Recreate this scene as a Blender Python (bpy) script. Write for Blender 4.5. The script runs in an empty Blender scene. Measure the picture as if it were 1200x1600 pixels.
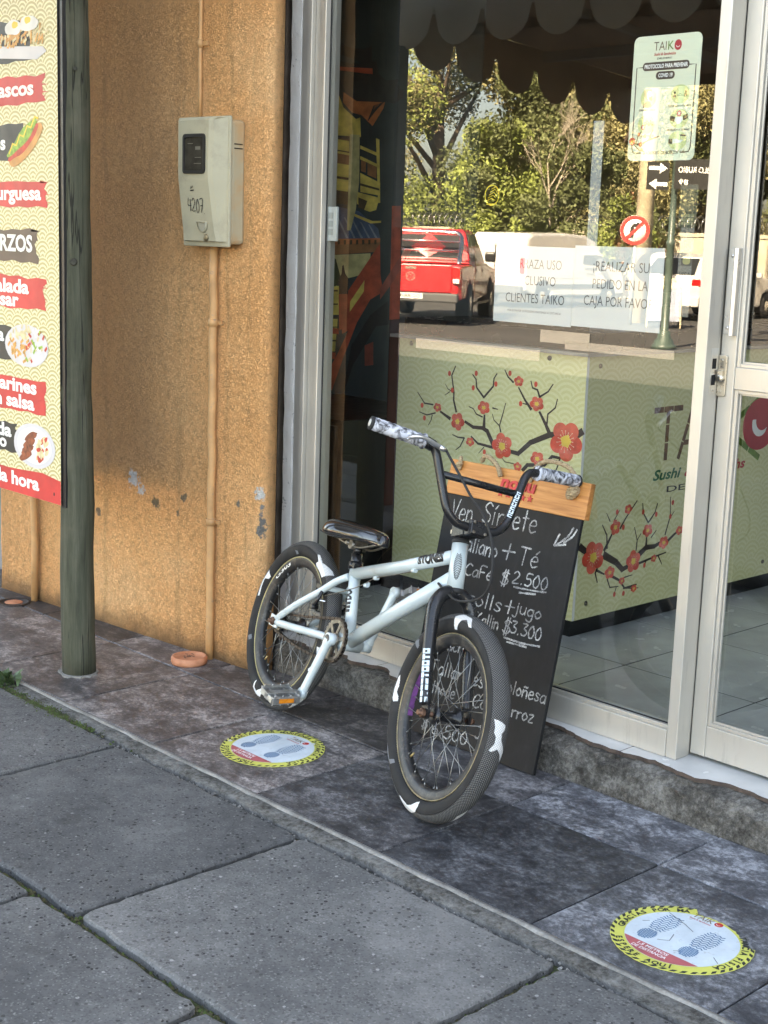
import bpy, bmesh, math, random
from mathutils import Vector, Matrix
RND = random.Random(11)
sc = bpy.context.scene
COL = sc.collection
V = Vector
rad = math.radians

# ------------------------------------------------------------------ camera, sky, sun, exposure
cam_d = bpy.data.cameras.new('camera'); cam = bpy.data.objects.new('camera', cam_d); COL.objects.link(cam)
_y, _p, _r = rad(46.184), rad(10.827), rad(1.978)
_fw = V((-math.sin(_y)*math.cos(_p), math.cos(_y)*math.cos(_p), -math.sin(_p)))
_rt = V((math.cos(_y), math.sin(_y), 0)); _up = _rt.cross(_fw)
_r2 = _rt*math.cos(_r)+_up*math.sin(_r); _u2 = -_rt*math.sin(_r)+_up*math.cos(_r)
_m = Matrix((_r2, _u2, -_fw)).transposed().to_4x4(); _m.translation = (0, -2.873, 1.4)
cam.matrix_world = _m
cam_d.sensor_width = 36; cam_d.lens = 2231.3/1600*36; cam_d.clip_start = .05; cam_d.clip_end = 600
sc.camera = cam
SUN_AZ, SUN_EL = (0.30, 0.954), rad(36)          # the sun stands behind the shop; the pavement lies in its shade
w = bpy.data.worlds.new('World'); sc.world = w; w.use_nodes = True
wn = w.node_tree
sky = wn.nodes.new('ShaderNodeTexSky'); sky.sky_type = 'NISHITA'; sky.sun_disc = False
sky.sun_elevation = SUN_EL; sky.dust_density = 3.0; sky.air_density = .8; sky.ozone_density = .5; sky.sun_rotation = math.atan2(SUN_AZ[0], SUN_AZ[1])
wn.links.new(sky.outputs[0], wn.nodes['Background'].inputs[0]); wn.nodes['Background'].inputs[1].default_value = .08
sd = bpy.data.lights.new('sun', 'SUN'); sd.energy = 5.0; sd.angle = rad(.53); sd.color = (1, .95, .87)
sun = bpy.data.objects.new('sun', sd); COL.objects.link(sun)
sun.rotation_euler = V((SUN_AZ[0]*math.cos(SUN_EL), SUN_AZ[1]*math.cos(SUN_EL), math.sin(SUN_EL))).to_track_quat('Z', 'Y').to_euler()
sun.location = (5, 12, 14)
sc.view_settings.view_transform = 'Standard'; sc.view_settings.look = 'None'
sc.view_settings.exposure = 4.4; sc.view_settings.gamma = 1
sc.view_settings.use_white_balance = True; sc.view_settings.white_balance_temperature = 8900; sc.view_settings.white_balance_tint = 10   # set for open shade
sc.render.engine = 'CYCLES'
try:
    sc.cycles.use_denoising = True; sc.cycles.denoiser = 'OPENIMAGEDENOISE'
except Exception: pass
sc.cycles.max_bounces = 9; sc.cycles.transparent_max_bounces = 24; sc.cycles.glossy_bounces = 4; sc.cycles.caustics_reflective = False; sc.cycles.caustics_refractive = False

# ------------------------------------------------------------------ mesh helpers
WM = {}
def wmat(o): return WM.get(o.name, Matrix.Identity(4))
class MB:
    def __init__(s): s.v = []; s.f = []; s.m = []; s.s = []; s.uv = None
    def add(s, vs, fs, m=0, smooth=False):
        b = len(s.v); s.v += [V(p) for p in vs]
        for f in fs: s.f.append([b+i for i in f]); s.m.append(m); s.s.append(smooth)
        return s
    def box(s, lo, hi, m=0, M=None):
        (a, b, c), (d, e, f) = lo, hi
        vs = [V(p) for p in ((a,b,c),(d,b,c),(d,e,c),(a,e,c),(a,b,f),(d,b,f),(d,e,f),(a,e,f))]
        if M: vs = [M @ p for p in vs]
        return s.add(vs, [(0,3,2,1),(4,5,6,7),(0,1,5,4),(1,2,6,5),(2,3,7,6),(3,0,4,7)], m)
    def cbox(s, c, size, m=0, M=None):
        c = V(c); h = V(size)/2
        return s.box(c-h, c+h, m, M)
    def bar(s, a, b, wd, ht, m=0, up=(0,0,1)):
        a, b = V(a), V(b); d = (b-a).normalized(); up = V(up); x = d.cross(up)
        if x.length < 1e-4: x = V((1,0,0))
        x.normalize(); u = x.cross(d); x *= wd/2; u *= ht/2
        vs = [a-x-u, a+x-u, a+x+u, a-x+u, b-x-u, b+x-u, b+x+u, b-x+u]
        return s.add(vs, [(0,1,2,3),(7,6,5,4),(0,4,5,1),(1,5,6,2),(2,6,7,3),(3,7,4,0)], m)
    def tube(s, pts, r, n=10, m=0, cap=True, closed=False, smooth=True):
        pts = [V(p) for p in pts]; k = len(pts)
        rs = r if isinstance(r, (list, tuple)) else [r]*k
        ref = None; vs = []
        for i, p in enumerate(pts):
            if closed: t = pts[(i+1) % k]-pts[i-1]
            else: t = pts[min(i+1, k-1)]-pts[max(i-1, 0)]
            t.normalize()
            if ref is None:
                ref = t.orthogonal().normalized()
            ref = (ref-t*ref.dot(t)); ref = ref.normalized() if ref.length > 1e-6 else t.orthogonal().normalized()
            b = t.cross(ref)
            for j in range(n):
                a = 2*math.pi*j/n
                vs.append(p+(ref*math.cos(a)+b*math.sin(a))*rs[i])
        fs = []
        for i in range(k if closed else k-1):
            i2 = (i+1) % k
            for j in range(n): fs.append((i*n+j, i*n+(j+1) % n, i2*n+(j+1) % n, i2*n+j))
        s.add(vs, fs, m, smooth)
        if cap and not closed:
            b = len(s.v)-k*n
            s.f.append([b+j for j in reversed(range(n))]); s.m.append(m); s.s.append(False)
            s.f.append([b+(k-1)*n+j for j in range(n)]); s.m.append(m); s.s.append(False)
        return s
    def lathe(s, o, d, prof, n=24, m=0, smooth=True, capa=True, capb=True):
        o, d = V(o), V(d).normalized(); x = d.orthogonal().normalized(); y = d.cross(x)
        vs = []
        for r, t in prof:
            for j in range(n):
                a = 2*math.pi*j/n; vs.append(o+d*t+(x*math.cos(a)+y*math.sin(a))*r)
        fs = [(i*n+j, i*n+(j+1) % n, (i+1)*n+(j+1) % n, (i+1)*n+j) for i in range(len(prof)-1) for j in range(n)]
        s.add(vs, fs, m, smooth); b = len(s.v)-len(vs); k = len(prof)
        if capa: s.f.append([b+j for j in reversed(range(n))]); s.m.append(m); s.s.append(False)
        if capb: s.f.append([b+(k-1)*n+j for j in range(n)]); s.m.append(m); s.s.append(False)
        return s
    def prism(s, poly, o, u, v, n, t, m=0, mside=None):
        o, u, v, n = V(o), V(u), V(v), V(n); k = len(poly)
        a = [o+u*p[0]+v*p[1] for p in poly]; b = [p+n*t for p in a]
        s.add(a+b, [list(reversed(range(k))), list(range(k, 2*k))], m)
        q = len(s.v)-2*k
        for i in range(k):
            j = (i+1) % k; s.f.append([q+i, q+j, q+k+j, q+k+i]); s.m.append(m if mside is None else mside); s.s.append(False)
        return s
    def loft(s, rings, m=0, smooth=True, cap=True):
        n = len(rings[0]); vs = [p for r in rings for p in r]
        fs = [(i*n+j, i*n+(j+1) % n, (i+1)*n+(j+1) % n, (i+1)*n+j) for i in range(len(rings)-1) for j in range(n)]
        s.add(vs, fs, m, smooth)
        if cap:
            b = len(s.v)-len(vs)
            s.f.append([b+j for j in reversed(range(n))]); s.m.append(m); s.s.append(smooth)
            s.f.append([b+len(vs)-n+j for j in range(n)]); s.m.append(m); s.s.append(smooth)
        return s
    def build(s, name, mat, parent=None, local=False, bevel=0, fix=True, kind=None, label=None, cat=None, group=None, color=None):
        me = bpy.data.meshes.new(name)
        vs = s.v
        if parent is not None and not local:
            I = wmat(parent).inverted(); vs = [I @ p for p in vs]
        me.from_pydata([tuple(p) for p in vs], [], s.f)
        mats = mat if isinstance(mat, (list, tuple)) else [mat]
        for q in mats: me.materials.append(q)
        me.polygons.foreach_set('material_index', s.m); me.polygons.foreach_set('use_smooth', s.s)
        if s.uv:
            L = me.uv_layers.new(name='UVMap')
            for i, l in enumerate(me.loops): L.data[i].uv = s.uv[l.vertex_index]
        if fix:
            bm = bmesh.new(); bm.from_mesh(me); bmesh.ops.recalc_face_normals(bm, faces=bm.faces); bm.to_mesh(me); bm.free()
        me.update()
        o = bpy.data.objects.new(name, me); COL.objects.link(o)
        if parent is not None: o.parent = parent; WM[o.name] = wmat(parent)
        if bevel:
            b = o.modifiers.new('bevel', 'BEVEL'); b.width = bevel; b.segments = 2; b.limit_method = 'ANGLE'; b.angle_limit = rad(40)
        tag(o, label, cat, group, kind)
        if color: o.color = color
        return o
def tag(o, label=None, cat=None, group=None, kind=None):
    if label: o['label'] = label
    if cat: o['category'] = cat
    if group: o['group'] = group
    if kind: o['kind'] = kind
    return o
def thing(name, label, cat, loc=(0,0,0), M=None, group=None):
    o = bpy.data.objects.new(name, None); COL.objects.link(o); o.empty_display_size = .1
    M = M if M is not None else Matrix.Translation(V(loc))
    o.matrix_world = M; WM[o.name] = M.copy(); tag(o, label, cat, group); return o
def catmull(pts, k=5, closed=False):
    pts = [V(p) for p in pts]; out = []; n = len(pts)
    for i in range(n if closed else n-1):
        if closed: a, b, c, d = pts[i-1], pts[i], pts[(i+1) % n], pts[(i+2) % n]
        else: a, b, c, d = pts[max(i-1, 0)], pts[i], pts[i+1], pts[min(i+2, n-1)]
        for j in range(k):
            t = j/k
            out.append(.5*((2*b)+(c-a)*t+(2*a-5*b+4*c-d)*t*t+(3*b-a-3*c+d)*t**3))
    if not closed: out.append(pts[-1])
    return out

class Flat:
    """print laid on a flat face: origin, two axes and the outward normal; each layer a little above the last"""
    def __init__(s, parent, o, u, v, step=.0006, base=.0006):
        s.p = parent; s.o = V(o); s.u = V(u).normalized(); s.v = V(v).normalized(); s.n = s.u.cross(s.v); s.step = step; s.base = base
    def P(s, x, y, l): return s.o+s.u*x+s.v*y+s.n*(s.base+l*s.step)
    def poly(s, mb, pts, l, m=0): mb.add([s.P(x, y, l) for x, y in pts], [list(range(len(pts)))], m); return mb
    def disc(s, mb, x, y, rx, ry, l, m=0, n=24, a0=0, a1=2*math.pi):
        pts = [(x+rx*math.cos(a0+(a1-a0)*i/n), y+ry*math.sin(a0+(a1-a0)*i/n)) for i in range(n if a1-a0 > 6.2 else n+1)]
        return s.poly(mb, pts, l, m)
    def ring(s, mb, x, y, r0, r1, l, m=0, n=40, a0=0, a1=2*math.pi, ky=1):
        for i in range(n):
            a, b = a0+(a1-a0)*i/n, a0+(a1-a0)*(i+1)/n
            s.poly(mb, [(x+r0*math.cos(a), y+ky*r0*math.sin(a)), (x+r1*math.cos(a), y+ky*r1*math.sin(a)), (x+r1*math.cos(b), y+ky*r1*math.sin(b)), (x+r0*math.cos(b), y+ky*r0*math.sin(b))], l, m)
        return mb
    def rrect(s, mb, x0, y0, x1, y1, r, l, m=0, k=5):
        pts = []
        for cx, cy, a in ((x1-r, y0+r, -90), (x1-r, y1-r, 0), (x0+r, y1-r, 90), (x0+r, y0+r, 180)):
            for i in range(k+1): t = rad(a+90*i/k); pts.append((cx+r*math.cos(t), cy+r*math.sin(t)))
        return s.poly(mb, pts, l, m)
    def stroke(s, mb, pts, w, l, m=0, taper=None):
        k = len(pts); L = []; Rr = []
        for i in range(k):
            a = pts[max(i-1, 0)]; b = pts[min(i+1, k-1)]; dx, dy = b[0]-a[0], b[1]-a[1]; d = math.hypot(dx, dy) or 1
            ww = w/2 if not taper else w/2*(1+(taper-1)*i/(k-1))
            L.append((pts[i][0]-dy/d*ww, pts[i][1]+dx/d*ww)); Rr.append((pts[i][0]+dy/d*ww, pts[i][1]-dx/d*ww))
        for i in range(k-1): s.poly(mb, [Rr[i], Rr[i+1], L[i+1], L[i]], l, m)
        return mb
    def text(s, mb, body, x, y, size, l, m=0, bold=0, width=None, align='L', shear=0, spacing=1, height=None):
        vs, fs = glyphs(body, bold, shear, spacing)
        if not vs: return mb
        x0 = min(p[0] for p in vs); x1 = max(p[0] for p in vs); k = size
        kx = width/(x1-x0) if width else k
        off = {'L': 0, 'C': -.5, 'R': -1}[align]*(x1-x0)*kx
        mb.add([s.P(x+off+(p[0]-x0)*kx, y+p[1]*k, l) for p in vs], fs, m); return mb
    def arctext(s, mb, body, cx, cy, r, a0, a1, size, l, m=0, bold=0, inside=False):
        n = len(body)
        for i, ch in enumerate(body):
            if ch == ' ': continue
            a = rad(a0+(a1-a0)*(i+.5)/n); vs, fs = glyphs(ch, bold, 0, 1)
            if not vs: continue
            xm = (min(p[0] for p in vs)+max(p[0] for p in vs))/2
            up = (math.cos(a), math.sin(a)); rt = (math.sin(a), -math.cos(a))
            if inside: up = (-up[0], -up[1]); rt = (-rt[0], -rt[1])
            ox, oy = cx+r*math.cos(a), cy+r*math.sin(a)
            mb.add([s.P(ox+rt[0]*(p[0]-xm)*size+up[0]*(p[1]-.35)*size, oy+rt[1]*(p[0]-xm)*size+up[1]*(p[1]-.35)*size, l) for p in vs], fs, m)
        return mb
_gc = {}
def glyphs(body, bold=0, shear=0, spacing=1):
    key = (body, bold, shear, spacing)
    if key not in _gc:
        cu = bpy.data.curves.new('glyphs', 'FONT'); cu.body = body; cu.size = 1; cu.offset = bold; cu.shear = shear; cu.space_character = spacing
        cu.resolution_u = 3; cu.fill_mode = 'FRONT'
        ob = bpy.data.objects.new('glyphs', cu); me = ob.to_mesh()
        _gc[key] = ([(p.co.x, p.co.y) for p in me.vertices], [list(p.vertices) for p in me.polygons])
        ob.to_mesh_clear(); bpy.data.objects.remove(ob); bpy.data.curves.remove(cu)
    return _gc[key]
# ------------------------------------------------------------------ materials
class G:
    def __init__(s, name):
        s.mat = bpy.data.materials.new(name); s.mat.use_nodes = True; s.nt = s.mat.node_tree; s.b = s.nt.nodes['Principled BSDF']
        s.co = s.n('ShaderNodeTexCoord').outputs['Object']
    def n(s, t, p=None, **ins):
        nd = s.nt.nodes.new(t)
        for k, q in (p or {}).items(): setattr(nd, k, q)
        for k, q in ins.items():
            key = int(k[1:]) if k[0] == '_' and k[1:].isdigit() else k.replace('_', ' ')
            s.put(nd.inputs[key], q)
        return nd
    def put(s, sock, q):
        if isinstance(q, bpy.types.NodeSocket): s.nt.links.new(q, sock)
        else:
            if sock.type == 'RGBA' and len(q) == 3: q = (*q, 1)
            sock.default_value = q
    def m(s, op, a, b=0.0, c=0.0, clamp=False):
        nd = s.n('ShaderNodeMath', {'operation': op, 'use_clamp': clamp}, _0=a, _1=b)
        if op in ('MULTIPLY_ADD', 'COMPARE', 'SMOOTH_MIN', 'SMOOTH_MAX', 'WRAP'): s.put(nd.inputs[2], c)
        return nd.outputs[0]
    def mix(s, f, a, b, mode='MIX'):
        nd = s.nt.nodes.new('ShaderNodeMix'); nd.data_type = 'RGBA'; nd.blend_type = mode
        s.put(nd.inputs[0], f); s.put(nd.inputs[6], a); s.put(nd.inputs[7], b); return nd.outputs[2]
    def noise(s, scale, detail=3, rough=.55, dist=0, vec=None):
        return s.n('ShaderNodeTexNoise', Vector=vec or s.co, Scale=scale, Detail=float(detail), Roughness=rough, Distortion=float(dist)).outputs[0]
    def ramp(s, f, stops):
        nd = s.n('ShaderNodeValToRGB', Fac=f); e = nd.color_ramp.elements
        while len(e) < len(stops): e.new(.5)
        for q, (p, c) in zip(e, stops): q.position = p; q.color = (*c, 1) if len(c) == 3 else c
        return nd.outputs[0]
    def step(s, x, a, b): # smooth 0..1
        return s.n('ShaderNodeMapRange', {'interpolation_type': 'SMOOTHSTEP'}, Value=x, From_Min=a, From_Max=b).outputs[0]
    def map(s, scale=(1,1,1), loc=(0,0,0), rot=(0,0,0), vec=None):
        return s.n('ShaderNodeMapping', Vector=vec or s.co, Scale=scale, Location=loc, Rotation=rot).outputs[0]
    def xyz(s, vec=None):
        o = s.n('ShaderNodeSeparateXYZ', Vector=vec or s.co).outputs; return o[0], o[1], o[2]
    def spot(s, p, r, soft=.5, wob=.8, scale=55): # stain with its own ragged outline
        d = s.n('ShaderNodeVectorMath', {'operation': 'DISTANCE'}, _0=s.co, _1=p).outputs['Value']
        d = s.m('ADD', d, s.m('MULTIPLY', s.m('SUBTRACT', s.noise(scale, 4), .5), r*wob*4))
        return s.step(d, r, r*(1-soft))
    def done(s, col=None, rough=None, metal=None, h=None, bs=.5, bd=.002, spec=None, **kw):
        if col is not None: s.put(s.b.inputs['Base Color'], col)
        if rough is not None: s.put(s.b.inputs['Roughness'], rough)
        if metal is not None: s.put(s.b.inputs['Metallic'], metal)
        if spec is not None: s.put(s.b.inputs['Specular IOR Level'], spec)
        for k, q in kw.items(): s.put(s.b.inputs[k.replace('_', ' ')], q)
        if h is not None:
            s.put(s.b.inputs['Normal'], s.n('ShaderNodeBump', Height=h, Strength=bs, Distance=bd).outputs[0])
        return s.mat
MAT = {}
def mk(name, col, rough=.5, metal=0., var=.12, scale=9, bump=0, bscale=60, bd=.001, spec=None, wear=0, wcol=(.3,.28,.25), coat=0):
    if name in MAT: return MAT[name]
    g = G(name); nz = g.noise(scale, 4)
    dark = tuple(c*(1-var*1.6) for c in col); lite = tuple(min(1, c*(1+var)) for c in col)
    c = g.ramp(nz, [(.3, dark), (.7, lite)])
    if wear: c = g.mix(g.step(g.noise(scale*3, 6, .7), .62-wear*.2, .72), c, wcol)
    r = g.m('ADD', rough, g.m('MULTIPLY', g.m('SUBTRACT', g.noise(scale*2.3, 3), .5), .25), clamp=True)
    kw = {}
    if coat: kw = dict(Coat_Weight=float(coat), Coat_Roughness=.08)
    MAT[name] = g.done(c, r, float(metal), g.noise(bscale, 4) if bump else None, bump, bd, spec, **kw); return MAT[name]

# --- rough-cast orange stucco
g = G('orange_stucco'); x, y, z = g.xyz()
worm = g.m('ABSOLUTE', g.m('SUBTRACT', g.noise(190, 3, .65, .6), .5)); worm = g.step(worm, .0, .075)
grit = g.noise(260, 3); lump = g.noise(34, 3)
c = g.ramp(g.noise(2.2, 5, .6), [(.3, (.80, .40, .165)), (.55, (.88, .465, .205)), (.75, (.90, .505, .235))])
c = g.mix(g.m('MULTIPLY', g.m('MULTIPLY', g.m('SUBTRACT', 1, worm), g.step(g.noise(48, 4, .65), .40, .66)), .62), c, (.30, .15, .07))
c = g.mix(g.m('MULTIPLY', g.step(g.noise(1.1, 5, .6), .48, .66), .35), c, (.86, .55, .30))
for sx_, sw_, sa_ in ((-3.66, .020, .5), (-3.90, .035, .4), (-4.30, .03, .4), (-3.56, .012, .45)):   # rain streaks
    q_ = g.m('ABSOLUTE', g.m('SUBTRACT', g.m('ADD', x, g.m('MULTIPLY', g.m('SUBTRACT', g.noise(4, 4), .5), .06)), sx_))
    c = g.mix(g.m('MULTIPLY', g.m('MULTIPLY', g.step(q_, sw_, .0), g.step(g.noise(9, 5, .7, 0, g.map((3, 3, .5))), .42, .62)), sa_), c, (.40, .22, .10))
# soft menu-board shade painted brown over the upper left, with a ragged lower edge
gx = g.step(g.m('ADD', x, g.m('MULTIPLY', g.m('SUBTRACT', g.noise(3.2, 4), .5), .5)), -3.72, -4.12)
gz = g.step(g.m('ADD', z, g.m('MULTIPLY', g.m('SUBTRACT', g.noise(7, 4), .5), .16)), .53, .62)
shade_f = g.m('MULTIPLY', g.m('MULTIPLY', gx, gz), .36)
c = g.mix(shade_f, c, (.30, .20, .13))
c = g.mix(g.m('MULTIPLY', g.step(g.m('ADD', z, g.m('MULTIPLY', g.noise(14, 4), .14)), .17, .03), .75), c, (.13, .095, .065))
c = g.mix(g.m('MULTIPLY', g.step(g.noise(5, 6, .7), .60, .74), .3), c, (.28, .17, .09))
for p, r, q in (((-4.138, -.111, .55), .035, (.62, .60, .60)), ((-4.10, -.108, .515), .022, (.60, .58, .58)), ((-3.497, -.066, .585), .022, (.62, .60, .57)), ((-3.487, -.062, .548), .012, (.25, .24, .23)),
                ((-3.489, -.065, .475), .03, (.19, .18, .165)), ((-3.485, -.065, .51), .018, (.19, .18, .175)), ((-3.60, -.073, .545), .012, (.20, .17, .14)), ((-4.02, -.103, .485), .025, (.22, .16, .10)), ((-3.87, -.092, .525), .018, (.20, .15, .10)), ((-3.90, -.093, .47), .013, (.24, .17, .11)), ((-4.35, -.125, .40), .02, (.25, .17, .11))):
    c = g.mix(g.spot(p, r), c, q)
h = g.m('ADD', g.m('MULTIPLY', worm, .6), g.m('ADD', g.m('MULTIPLY', grit, .25), g.m('MULTIPLY', lump, .8)))
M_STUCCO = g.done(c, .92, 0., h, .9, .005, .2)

# --- dark stone-look floor tile; each tile carries its own tint
g = G('stone_look_tile'); oi = g.n('ShaderNodeObjectInfo'); tint = oi.outputs['Color']
rv = g.n('ShaderNodeVectorMath', {'operation': 'MULTIPLY'}, _0=oi.outputs['Random'], _1=(37., 19., 7.)).outputs[0]
vec = g.n('ShaderNodeVectorMath', {'operation': 'ADD'}, _0=g.co, _1=rv).outputs[0]
cloud = g.noise(5.6, 10, .84, .2, g.map((1, 1.5, 1), (0,0,0), (0,0,.4), vec)); fine = g.noise(75, 6, .8, 0, vec); scr = g.noise(150, 3, .8, 0, g.map((1, 4, 1), (0,0,0), (0,0,.5), vec))
t = g.m('ADD', g.m('ADD', g.m('MULTIPLY', cloud, .55), g.m('MULTIPLY', fine, .30)), g.m('MULTIPLY', g.noise(16, 6, .7, .6, vec), .17))
c = g.ramp(t, [(.40, (.024, .024, .026)), (.47, (.045, .045, .048)), (.525, (.10, .10, .102)), (.59, (.27, .27, .27))])
c = g.mix(1., c, tint, 'MULTIPLY'); c = g.mix(g.m('MULTIPLY', g.step(scr, .66, .74), .35), c, (.30, .30, .31))
c = g.mix(g.m('MULTIPLY', g.step(g.noise(190, 2, .8, 0, vec), .66, .70), .30), c, (.34, .34, .35))
M_TILE = g.done(c, g.m('ADD', .34, g.m('MULTIPLY', fine, .3)), 0., g.m('ADD', fine, g.m('MULTIPLY', cloud, .6)), .22, .002, .45)

# --- exposed-aggregate concrete slab
g = G('aggregate_concrete'); oi = g.n('ShaderNodeObjectInfo')
rv = g.n('ShaderNodeVectorMath', {'operation': 'MULTIPLY'}, _0=oi.outputs['Random'], _1=(31., 17., 5.)).outputs[0]
vec = g.n('ShaderNodeVectorMath', {'operation': 'ADD'}, _0=g.co, _1=rv).outputs[0]
big = g.noise(2.6, 6, .65, 0, vec); mid = g.noise(22, 5, .7, 0, vec)
c = g.ramp(g.m('ADD', g.m('MULTIPLY', big, .6), g.m('MULTIPLY', mid, .4)), [(.36, (.082, .082, .081)), (.52, (.126, .125, .121)), (.66, (.182, .179, .172))])
vd = g.n('ShaderNodeVectorMath', {'operation': 'ADD'}, _0=vec, _1=g.n('ShaderNodeTexNoise', Vector=vec, Scale=60., Detail=2.).outputs[1]).outputs[0]
vo = g.n('ShaderNodeTexVoronoi', Vector=vec, Scale=80., Randomness=1.); vc = g.n('ShaderNodeSeparateColor', Color=vo.outputs['Color']).outputs
size = g.m('ADD', .08, g.m('MULTIPLY', vc[1], .30))
peb = g.m('LESS_THAN', vo.outputs['Distance'], size)
patch = g.step(g.noise(3.3, 4, .6, 0, vec), .38, .58)
dk = g.m('MULTIPLY', g.m('MULTIPLY', peb, g.m('LESS_THAN', vc[0], .5)), g.m('ADD', .45, g.m('MULTIPLY', patch, .5)))
c = g.mix(dk, c, (.022, .021, .021))
lt = g.m('MULTIPLY', g.m('MULTIPLY', peb, g.m('GREATER_THAN', vc[0], .95)), .5); c = g.mix(lt, c, (.42, .41, .39))
v2 = g.n('ShaderNodeTexVoronoi', Vector=vec, Scale=260., Randomness=1.); v2c = g.n('ShaderNodeSeparateColor', Color=v2.outputs['Color']).outputs[0]
c = g.mix(g.m('MULTIPLY', g.m('GREATER_THAN', v2c, .80), .45), c, (.06, .058, .056)); c = g.mix(g.m('MULTIPLY', g.m('LESS_THAN', v2c, .08), .22), c, (.34, .335, .32))
c = g.mix(g.m('MULTIPLY', g.step(g.noise(5.5, 3, .5, 0, vec), .66, .70), .45), c, (.06, .058, .055)); c = g.mix(g.m('MULTIPLY', g.step(g.noise(1.3, 5, .6, 0, vec), .50, .66), .35), c, (.21, .205, .195))
ov = g.n('ShaderNodeCombineColor', Red=g.m('ADD', .84, g.m('MULTIPLY', oi.outputs['Random'], .30)), Green=g.m('ADD', .845, g.m('MULTIPLY', oi.outputs['Random'], .295)), Blue=g.m('ADD', .86, g.m('MULTIPLY', oi.outputs['Random'], .28))).outputs[0]; c = g.mix(1., c, ov, 'MULTIPLY')
M_SLAB = g.done(c, .88, 0., g.m('ADD', g.m('MULTIPLY', mid, .7), g.m('MULTIPLY', g.m('SUBTRACT', 1, g.m('MULTIPLY', peb, .5)), .6)), .45, .002, .25)

# --- weathered step concrete
g = G('weathered_concrete'); n1 = g.noise(9, 10, .8); n2 = g.noise(85, 6, .8)
c = g.ramp(g.m('ADD', g.m('MULTIPLY', n1, .6), g.m('MULTIPLY', n2, .4)), [(.40, (.034, .031, .027)), (.49, (.095, .088, .078)), (.56, (.19, .178, .16)), (.75, (.36, .35, .33))])
M_STEP = g.done(c, .93, 0., g.m('ADD', g.m('MULTIPLY', n2, .6), n1), .8, .006, .2)
g = G('kerb_mortar'); n1 = g.noise(12, 7, .7); n2 = g.noise(140, 3)
M_KERB = g.done(g.ramp(g.m('ADD', g.m('MULTIPLY', n1, .7), g.m('MULTIPLY', n2, .3)), [(.35, (.12, .115, .105)), (.55, (.25, .24, .22)), (.7, (.36, .35, .33))]), .92, 0., n2, .5, .002)
g = G('joint_soil'); n1 = g.noise(9, 6, .7); n2 = g.noise(130, 4)
c = g.ramp(n2, [(.35, (.018, .017, .012)), (.6, (.055, .052, .036)), (.75, (.10, .095, .07))])
M_SOIL = g.done(g.mix(g.m('MULTIPLY', g.step(n1, .45, .62), .75), c, (.045, .062, .018)), .97, 0., n2, .9, .006)
g = G('asphalt'); M_ASPH = g.done(g.ramp(g.noise(.5, 8, .75), [(.35, (.030, .029, .027)), (.65, (.058, .055, .051))]), .9, 0., g.noise(30, 4), .4, .01)

# --- post timber, sawn header, painted metals
g = G('weathered_round_timber'); v1 = g.map((14, 14, 1.1)); n1 = g.noise(3.2, 7, .7, .3, v1); n2 = g.noise(5, 4)
c = g.ramp(n1, [(.30, (.030, .032, .021)), (.48, (.060, .063, .042)), (.62, (.088, .089, .062)), (.78, (.14, .134, .095))])
c = g.mix(g.m('MULTIPLY', g.step(n2, .5, .7), .5), c, (.12, .11, .08))
crack = g.step(g.m('ABSOLUTE', g.m('SUBTRACT', g.noise(1.9, 3, .5, 0, g.map((9, 9, .25))), .5)), .007, .002)
c = g.mix(g.m('MULTIPLY', crack, .85), c, (.010, .010, .008))
M_POST = g.done(c, .78, 0., g.m('SUBTRACT', n1, g.m('MULTIPLY', crack, .8)), .6, .004, .3)
g = G('varnished_pine'); v1 = g.map((3, 30, 46)); n1 = g.noise(2.1, 5, .6, .8, v1)
M_PINE = g.done(g.ramp(n1, [(.3, (.36, .13, .035)), (.5, (.50, .205, .06)), (.7, (.60, .275, .09))]), .42, 0., n1, .15, .001, .4)
g = G('blackboard_paint'); n1 = g.noise(7, 6, .7, .5); n2 = g.noise(40, 4, .7, 0, g.map((1, 1, .25)))
c = g.ramp(g.m('ADD', g.m('MULTIPLY', n1, .5), g.m('MULTIPLY', n2, .5)), [(.35, (.009, .0093, .010)), (.6, (.016, .0165, .0175)), (.78, (.034, .034, .035))])
M_BOARD = g.done(c, .55, 0., None, spec=.22)
g = G('chalk'); n1 = g.noise(420, 3, .8); n2 = g.noise(25, 3)
M_CHALK = g.done(g.mix(g.m('MULTIPLY', g.step(g.m('ADD', n1, g.m('MULTIPLY', n2, .5)), .60, .80), .85), (.66, .66, .64), (.08, .08, .083)), .95, 0., None, spec=.1)

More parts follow.
